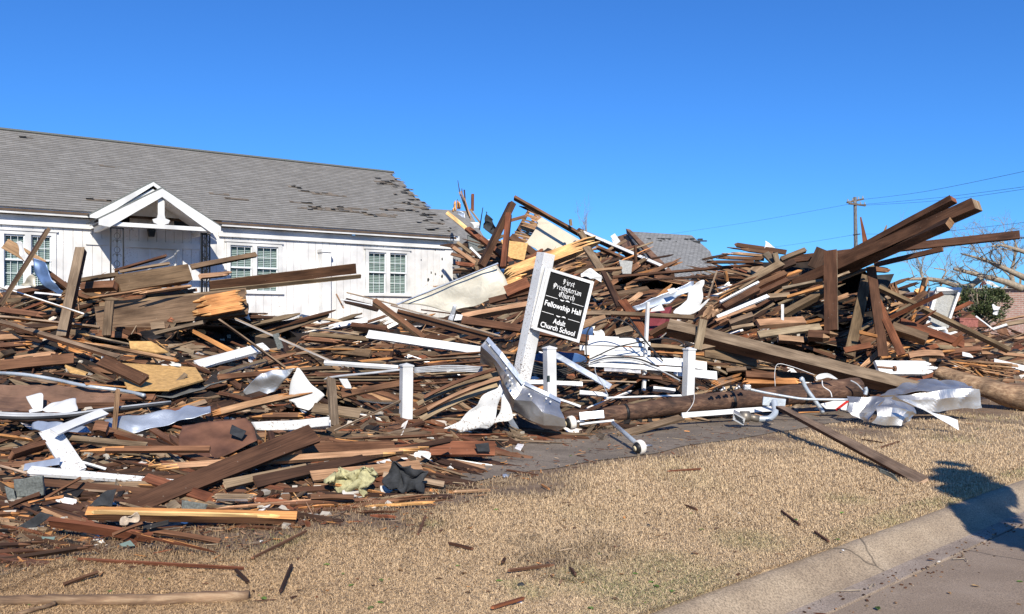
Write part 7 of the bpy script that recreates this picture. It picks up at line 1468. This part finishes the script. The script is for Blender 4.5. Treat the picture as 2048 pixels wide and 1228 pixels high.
# plaster and brick crumbs
mbC = MB()
for i in range(900):
    u = fr.uniform(-100, 2150); a, b_ = top_v(u), bot_v(u) + 12; v = a + (b_ - a) * fr.random() ** .8; d = surf(u, v)
    if not d: continue
    p = P(u, v, d - .05); s_ = fr.uniform(.01, .045); M = Matrix.Translation(p) @ Matrix.Rotation(fr.uniform(0, 6), 4, 'Z') @ Matrix.Rotation(fr.uniform(0, 3), 4, 'X')
    mbC.box(-s_, s_ * fr.uniform(.4, 1), -s_ * .7, s_ * .7, -s_ * .4, s_ * .4, M)
tag(mbC.build('plaster_crumbs', simple('crumb_mix', (.4, .36, .3), .9, var=.7, scale=1.5)), 'pale plaster and mortar crumbs scattered through the rubble', 'rubble', kind='stuff')
# chips on dirt and lawn
mbL = MB()
for i in range(2600):
    u = fr.uniform(-50, 2100); v = fr.uniform(800, 1228) if fr.random() < .5 else bot_v(u) + fr.uniform(-10, 70); d = (EYE - LAWN) / (v - V0) * F if v > 700 else 99
    if d > 17: continue
    p = P(u, v, d)
    if kq(p.x, p.y) > -.05 and fr.random() < .8: continue
    dk = dirt(p.x, p.y); z = gz(p.x, p.y)
    wk = onwalk(p.x, p.y)
    if fr.random() > .12 + .8 * dk + .25 * wk: continue
    if kq(p.x, p.y) > .3: z = .045 * min(1, kq(p.x, p.y)); z = .014
    if -.05 < kq(p.x, p.y) < .3: continue
    L = fr.choice([.03, .05, .08, .14]) * fr.uniform(.6, 1.3); M = Matrix.Translation(Vector((p.x, p.y, z + (.028 if wk else .018) + .012 * fr.random()))) @ Matrix.Rotation(fr.uniform(0, 6.3), 4, 'Z') @ Matrix.Rotation(fr.gauss(0, .12), 4, 'Y') @ Matrix.Rotation(fr.gauss(0, .3), 4, 'X')
    board_geo(mbL, L, fr.uniform(.004, .016), .004, M, cj(C[fr.choice(['red', 'brown', 'orange', 'umber', 'tan', 'pale', 'umber'])], fr, .3), jag=(L * .3, L * .3), r_=fr)
tag(mbL.build('wood_chips', WOOD), 'small wood chips and splinters strewn on the dirt and lawn', 'wood chips', kind='stuff')
# grit washed into the gutter
mbG = MB()
for i in range(700):
    s_ = fr.uniform(-1, 9); q_ = .385 + fr.gauss(0, .07) if fr.random() < .6 else fr.uniform(.25, 2.2); p = KO + KD * s_ + KN * q_; r_ = fr.uniform(.0015, .006)
    if q_ < .255: continue
    M = Matrix.Translation((p.x, p.y, .003 + r_ * .5)) @ Matrix.Rotation(fr.uniform(0, 6), 4, 'Z'); mbG.box(-r_ * fr.uniform(.8, 2.5), r_, -r_, r_, -r_ * .5, r_ * .5, M, C[fr.choice(['brown', 'dark', 'pale', 'tan', 'umber'])])
tag(mbG.build('gutter_grit', WOOD), 'grit and crumbs lying in the gutter and on the road edge', 'grit', kind='stuff')
# fallen leaves
mbF = MB()
for i in range(420):
    u = fr.uniform(-20, 2080); v = fr.uniform(860, 1228); d = (EYE - LAWN) / (v - V0) * F; p = P(u, v, d); q_ = kq(p.x, p.y)
    if -.06 < q_ < .26: continue
    if q_ > .26 and fr.random() < .6: continue
    z = gz(p.x, p.y) + .022 if q_ < 0 else .012; s_ = fr.uniform(.008, .028); a_ = fr.uniform(0, 6.28); c_ = fr.choice([(.16, .08, .04), (.22, .13, .06), (.1, .055, .03), (.09, .16, .03), (.3, .2, .1)]); ca_, sa_ = math.cos(a_), math.sin(a_); n_ = len(mbF.v)
    for (lx, ly, lz) in ((-1, 0, 0), (-.3, .55, .35), (.5, .45, .3), (1, 0, .1), (.5, -.45, .45), (-.3, -.55, .2)): mbF.v.append(Vector((p.x + s_ * (lx * ca_ - ly * sa_), p.y + s_ * (lx * sa_ + ly * ca_), z + s_ * lz * .6)))
    mbF.face((n_, n_ + 1, n_ + 2, n_ + 3), c_); mbF.face((n_, n_ + 3, n_ + 4, n_ + 5), c_)
tag(mbF.build('leaf_litter', WOOD), 'small brown and green fallen leaves strewn over the lawn and road', 'leaves', kind='stuff')
# medium loose boards, each its own object
cnt = 0; tries = 0
while cnt < 118 and tries < 3000:
    tries += 1; u = fr.uniform(-80, 2120); a, b_ = top_v(u), bot_v(u)
    v = a + (b_ - a) * fr.uniform(.05, .97) ** 1.0; d = surf(u, v)
    if not d: continue
    L = fr.uniform(.6, 2.0) * d / 14; W = fr.uniform(.05, .14) * (d / 14) ** .5
    ang = afield(u, v) + fr.gauss(0, .1)
    r_ = place(L, W, .03, u, v, ang, None, 0, 1, fr.uniform(.06, .14))
    if not r_: continue
    M, LL, mid = r_
    if LL > 3: continue
    c_ = cj(C[fr.choice(['brown', 'umber', 'grey', 'olive', 'umber', 'brown', 'red', 'dark'])], fr, .2); mb = MB(); jg = fr.choice([0, 0, .15, .3])
    board_geo(mb, LL, W, fr.choice([.02, .03, .05, .09]), Matrix.Identity(4), c_, edge=cj(C[fr.choice(['grey', 'umber', 'brown', 'red'])], fr), end=tuple(min(1, q * 1.8) for q in c_), k=fr.choice([1, 1, 2, 3]), jag=(jg, fr.choice([0, jg])), r_=fr)
    o = mb.build('loose_board', WOOD); o.matrix_world = M; tag(o, ZL[zone(u)], 'board', ZL[zone(u)].replace('board', 'boards').replace('loose weathered', 'loose')); cnt += 1
# ------------------------------------------------------------------ far right: brick building, bush, trees, pole and wires
bb = empty('brick_building', P(1960, 650, 36)); tag(bb, 'long low pinkish brick building standing roofless beyond the rubble at right', 'building')
BRK = brick_mat('far_brick', (.27, .155, .125), (.33, .2, .165), (.36, .3, .26), 1.0, .24, .085, .012, bump=.2)
def bl(u, v, d): return P(u, v, d) - bb.location
zt = P(1960, 577, 36).z - bb.location.z; zb_ = -.8
x0 = P(1900, 0, 37).x - bb.location.x; x1 = x0 + 14
mb = MB(); q = [Vector((x0, 1.0, zb_)), Vector((x1, -1.5, zb_)), Vector((x1, -1.5, zt)), Vector((x0, 1.0, zt))]; mb.extr(q, (.3, 6, 0))
for i, f in enumerate(mb.f): mb.uv[i] = [(mb.v[j].x, mb.v[j].z) for j in f]
mb.build('wall', BRK, bb)
mb = MB(); q = [Vector((P(1845, 0, 38).x - bb.location.x, 1.6, zb_)), Vector((x0 - .02, 1.2, zb_)), Vector((x0 - .02, 1.2, zt)), Vector((P(1858, 0, 38).x - bb.location.x, 1.6, zt - .1))]; mb.extr(q, (.0, 5, 0))
for i, f in enumerate(mb.f): mb.uv[i] = [(mb.v[j].x, mb.v[j].z) for j in f]
mb.build('side_wall', BRK, bb)
mb = MB(); mb.beam(Vector((x0 - .05, .95, zt + .03)), Vector((x1, -1.55, zt + .03)), .3, .05); mb.build('coping', simple('coping', (.4, .37, .33), .8), bb)
sheet('N', [[(960, 700, 0), (1010, 630), (1050, 615)], [(980, 705), (1030, 660), (1110, 700)]], MAROON, 'torn maroon roofing flap standing on the brick building', 'roof_flap', 'roofing', d=36, crumple=.1)
sheet('N', [[(1040, 615), (1120, 640), (1240, 700)], [(1090, 660), (1130, 690), (1230, 712)]], VINYL, 'bent white metal coping on top of the brick building', 'bent_coping', 'metal sheet', d=35.8, crumple=.08)
W_('N', 1010, 550, 1015, 800, 16, 'umber', 'thin dark pipe standing before the brick building', 'standing_pipe', 'pipe', d=34, t=.07, mat=simple('rust_pipe', (.1, .05, .03), .7), roll=0)
W_('N', 1480, 560, 1475, 680, 22, 'pale', 'thin pale stub standing on the brick building at the right edge', 'stub_post', 'post', d=34, t=.06, roll=0)
W_('N', 880, 650, 905, 700, 34, 'red', 'short red stub on the brick building left of the maroon flap', 'stub_post', 'post', d=35, t=.1, roll=0)
def tree(pts, r0, r1, label, name, cat, lv, seed, spread=.9, blen=1.2, up=.0, mat=TWIG, nb=9):
    tr = random.Random(seed); sp = smooth_path(pts, 6); base = sp[0]; g = empty(name, base); tag(g, label, cat)
    mbT = MB(); mbB = MB(); n_ = len(sp); mbT.tube(sp, [r0 + (r1 - r0) * i / n_ for i in range(n_)], 8)
    def br(p, d, L, r, l):
        pts_ = [p]; q = p.copy(); dd = d.copy(); ns = 5
        for i in range(ns):
            dd = (dd + Vector((tr.gauss(0, .22), tr.gauss(0, .22), tr.gauss(0, .2) + up))).normalized(); q = q + dd * L / ns; pts_.append(q.copy())
        mbB.tube(pts_, [r * (1 - .8 * i / ns) for i in range(ns + 1)], 5 if l > 1 else 3, cap=False)
        if l > 0:
            for k in range(4 if l > 1 else 5):
                i = tr.randint(1, ns); a = pts_[i]; nd = (dd + Vector((tr.gauss(0, 1), tr.gauss(0, 1), tr.gauss(0, 1))) * spread * .7).normalized(); br(a, nd, L * tr.uniform(.4, .65), r * .5, l - 1)
    for k in range(nb):
        i = int(n_ * (.15 + .85 * k / nb)); i = min(i, n_ - 1); t_ = (sp[min(i + 1, n_ - 1)] - sp[i - 1]).normalized(); rr = r0 + (r1 - r0) * i / n_
        br(sp[i], (t_ + Vector((tr.gauss(0, 1), tr.gauss(0, 1), tr.gauss(0, 1) + .4)) * spread).normalized(), blen * tr.uniform(.6, 1.3), rr * .38, lv)
    for m_, nm in ((mbT, 'trunk'), (mbB, 'crown')):
        o = m_.build(nm, mat, g, smooth=True, base=base); o.location = (0, 0, 0)
N_ = lambda x, y, d: P(*Zp('N', x, y), d)
tree([N_(1500, 720, 33), N_(1300, 640, 33), N_(1000, 560, 33), N_(660, 475, 33)], .15, .05, 'fallen bare tree lying along the brick building roof with a broken pale tip', 'fallen_tree', 'tree', 2, 3, blen=1.0, nb=7)
tree([N_(1560, 600, 31), N_(1300, 480, 31), N_(1080, 380, 31), N_(750, 290, 31)], .12, .02, 'uprooted bare tree whose branches reach left against the sky at the right edge', 'fallen_tree', 'tree', 3, 7, blen=1.5, nb=8)
tree([N_(1000, 590, 32), N_(800, 700, 32), N_(500, 625, 32), N_(300, 600, 32), N_(90, 607, 32)], .13, .04, 'long bare limb lying left of the fallen tree toward the heap', 'fallen_limb', 'tree', 1, 11, blen=.9, nb=6)
tree([N_(1560, 280, 30), N_(1400, 230, 30), N_(1250, 190, 30), N_(1120, 200, 30)], .08, .02, 'bare upper limb reaching in at the right edge below the long joist', 'fallen_limb', 'tree', 2, 13, blen=1.2, nb=8)
tree([N_(1380, 640, 34), N_(1370, 500, 34), N_(1400, 380, 34), N_(1420, 150, 34)], .1, .02, 'upright bare sapling behind the fallen trees at the right edge', 'bare_tree', 'tree', 2, 17, blen=1.3, up=.12)
tree([N_(290, 640, 60), N_(270, 560, 60), N_(265, 480, 60), N_(280, 380, 60)], .1, .02, 'distant bare sapling left of the fallen trees above the rubble', 'bare_tree', 'tree', 2, 19, spread=.5, blen=2.2, up=.25, nb=14)
tree([N_(500, 690, 40), N_(520, 600, 40), N_(560, 500, 40), N_(420, 470, 40)], .06, .02, 'thin bending bare sapling between the distant one and the fallen tree', 'bare_tree', 'tree', 2, 23, spread=.7, blen=1.2)
tree([P(1172, 500, 90), P(1173, 470, 90), P(1172, 450, 90), P(1173, 436, 90)], .1, .02, 'tiny distant bare tree behind the plaster wall rafter', 'bare_tree', 'tree', 2, 29, spread=.4, blen=1.6, up=.3)
# evergreen bush
LEAF, tl, bl_ = newmat('evergreen_leaf'); an = node(tl, 'ShaderNodeAttribute', attribute_name='tint'); tl.links.new(an.outputs['Color'], bl_.inputs['Base Color']); bl_.inputs['Roughness'].default_value = .6
def leafmass(name, blobs, n_, parent, seed, base, size=.07, cols=((.035, .07, .018), (.09, .13, .035))):
    tr = random.Random(seed); mb = MB(); vol = [b[3] ** 2 for b in blobs]
    for i in range(n_):
        b = tr.choices(blobs, vol)[0]; th = tr.uniform(0, 6.283); cz = tr.uniform(-1, 1); r = b[3] * (tr.random() ** .4) * (1 + .35 * noise.noise(Vector((th, cz * 2, b[0]))))
        q = Vector((math.cos(th) * math.sqrt(1 - cz * cz), math.sin(th) * math.sqrt(1 - cz * cz), cz * .9)); p = Vector(b[:3]) + q * r
        if name != 'crown' and noise.noise(p * 2.3) < -.08: continue
        dr_ = (q + Vector((tr.gauss(0, .5), tr.gauss(0, .5), .5 + tr.gauss(0, .4)))).normalized(); s_ = dr_.orthogonal().normalized(); s_ = Matrix.Rotation(tr.uniform(0, 6.28), 3, dr_) @ s_; L = size * tr.uniform(.6, 1.5)
        k = tr.random(); c_ = tuple(cols[0][j] * (1 - k) + cols[1][j] * k for j in range(3)); nn = len(mb.v)
        mb.v += [p, p + dr_ * L * .5 + s_ * L * .22, p + dr_ * L, p + dr_ * L * .5 - s_ * L * .22]; mb.face((nn, nn + 1, nn + 2, nn + 3), c_)
    me_o = mb.build(name, LEAF, parent, base=base)
    if parent is not None: me_o.location = (0, 0, 0)
    ca = me_o.data.color_attributes.new('tint', 'FLOAT_COLOR', 'CORNER'); cd = []
    for c_ in mb.c: cd += [c_[0], c_[1], c_[2], 1] * 4
    ca.data.foreach_set('color', cd); return me_o
bu = empty('evergreen_bush', N_(1000, 1200, 27)); tag(bu, 'scruffy dark green evergreen bush growing before the brick building', 'bush')
bl3 = [(*N_(x, y, d), r * .82) for x, y, d, r in ((800, 820, 27, .4), (760, 900, 27, .4), (870, 900, 27, .42), (870, 1000, 27, .45), (980, 880, 26.8, .45), (1050, 950, 26.8, .5), (1120, 800, 27, .4), (1180, 830, 27, .35), (1250, 900, 27, .35), (1000, 1020, 26.6, .5), (1110, 1060, 26.5, .4), (720, 970, 27.2, .3), (1290, 880, 27, .2))]
leafmass('foliage', bl3, 9500, bu, 4, bu.location.copy(), size=.085, cols=((.03, .05, .015), (.1, .115, .04)))
mb = MB(); tr = random.Random(6)
for b in bl3:
    for k in range(3): mb.tube([bu.location + Vector((tr.uniform(-.2, .2), 0, 0)), Vector(b[:3]) + Vector((tr.uniform(-.5, .5), tr.uniform(-.3, .3), tr.uniform(-.4, .4)))], [.03, .01], 5)
o = mb.build('stem', TWIG, bu, base=bu.location); o.location = (0, 0, 0)
sheet('N', [[(1150, 930), (1200, 900)], [(1130, 1000), (1260, 990)], [(1180, 1030), (1240, 1030)]], VINYL, 'white crumpled plastic caught in the evergreen bush', 'plastic_scrap', 'plastic', d=25.9, crumple=.15)
WIREM = simple('wire_grey', (.13, .15, .18), .6)
# utility pole on the horizon
up = empty('utility_pole', P(1712, 640, 68)); tag(up, 'tall standing utility pole with crossarms far behind the heap', 'utility pole')
def upm(mb, n, m):
    o = mb.build(n, m, up, smooth=False, base=up.location); o.location = (0, 0, 0)
T_ = P(1710, 394, 68); B0 = P(1714, 640, 68); mb = MB(); mb.tube([B0, T_], [.19, .12], 10); upm(mb, 'pole', simple('grey_pole', (.15, .145, .14), .8))
for (ua, va, ub, vb, n2) in [(1694, 405, 1727, 398, 0), (1698, 407, 1731, 411, 0)]:
    mb = MB(); mb.beam(P(ua, va, 67.6), P(ub, vb, 68.3), .12, .14); upm(mb, 'crossarm', simple('arm_wood', (.12, .1, .08), .8))
    for f in (.05, .35, .7, .95):
        p = P(ua, va, 67.6).lerp(P(ub, vb, 68.3), f); mb = MB(); mb.tube([p, p + Vector((0, 0, .25))], [.05, .04], 6); upm(mb, 'insulator', simple('pole_insulator', (.3, .3, .3), .4))
mb = MB(); mb.beam(P(1706, 470, 67.9), P(1720, 468, 67.9), .08, .08); upm(mb, 'bracket', BLACKM)
for (pts, lb) in [([(1340, 468, 120), (1500, 444, 95), (1700, 408, 68)], 'upper overhead wire running left from the far utility pole'), ([(1716, 400, 68), (1850, 383, 55), (2090, 334, 42)], 'upper overhead wire running right from the far utility pole'),
                  ([(1718, 411, 68), (1880, 401, 56), (2090, 372, 44)], 'second overhead wire running right from the far utility pole'), ([(1725, 409, 68), (1880, 395, 55), (2090, 368, 42)], 'third overhead wire running right, closest under the second'),
                  ([(1480, 503, 105), (1600, 487, 86), (1712, 469, 68)], 'lower overhead wire running left from the far utility pole'), ([(1720, 468, 68), (1850, 466, 56), (2090, 440, 44)], 'lower overhead wire running right from the far utility pole')]:
    mb = MB(); q = [P(*p) for p in pts]; mb.tube(smooth_path(q, 5), [.012] * 11, 4, cap=False); tag(mb.build('power_line', WIREM, base=q[1]), lb, 'power line')
W_('N', 1470, 100, 1620, 95, 6, 'black', 'thick black service cable leaving the tip of the long joist', 'service_cable', 'cable', d=16.7, t=.02, mat=CABLE)
# leafy form added out of view, shaped from its shadow; crown and trunk included
st_ = empty('shadow_caster', Vector((5.55, 5.2, 0))); tag(st_, 'unseen leafy form added over the road to cast the dark shadow across the kerb', 'tree')
def back(u, v, h, z0=LAWN):
    d = (EYE - z0) / (v - V0) * F; p = P(u, v, d); return p + SD * (h / SD.z)
bl4 = []
for (u, v, h, r) in [(1888, 930, 2.6, .09), (1900, 948, 2.6, .16), (1915, 965, 2.6, .22), (1925, 988, 2.5, .20), (1950, 978, 2.5, .22), (1960, 1000, 2.4, .22), (1955, 1025, 2.3, .17), (1985, 1030, 2.2, .2), (2015, 1045, 2.1, .18), (2050, 1055, 2.0, .2), (2090, 1060, 1.9, .25), (2150, 1070, 1.8, .3)]:
    p = back(u + 18, v, h); bl4.append((p.x, p.y, p.z, r * .88))
leafmass('crown', bl4, 34000, st_, 5, st_.location.copy(), size=.075)
mb = MB(); p3 = back(2050, 1050, 1.8); p4 = back(1960, 985, 2.6); mb.tube(smooth_path([st_.location + Vector((.9, -.6, -.05)), st_.location + Vector((.8, -.6, .9)), Vector(p3), Vector(p4)], 5), [.1 - .004 * i for i in range(16)], 8)
o = mb.build('trunk', TWIG, st_, smooth=True, base=st_.location); o.location = (0, 0, 0)
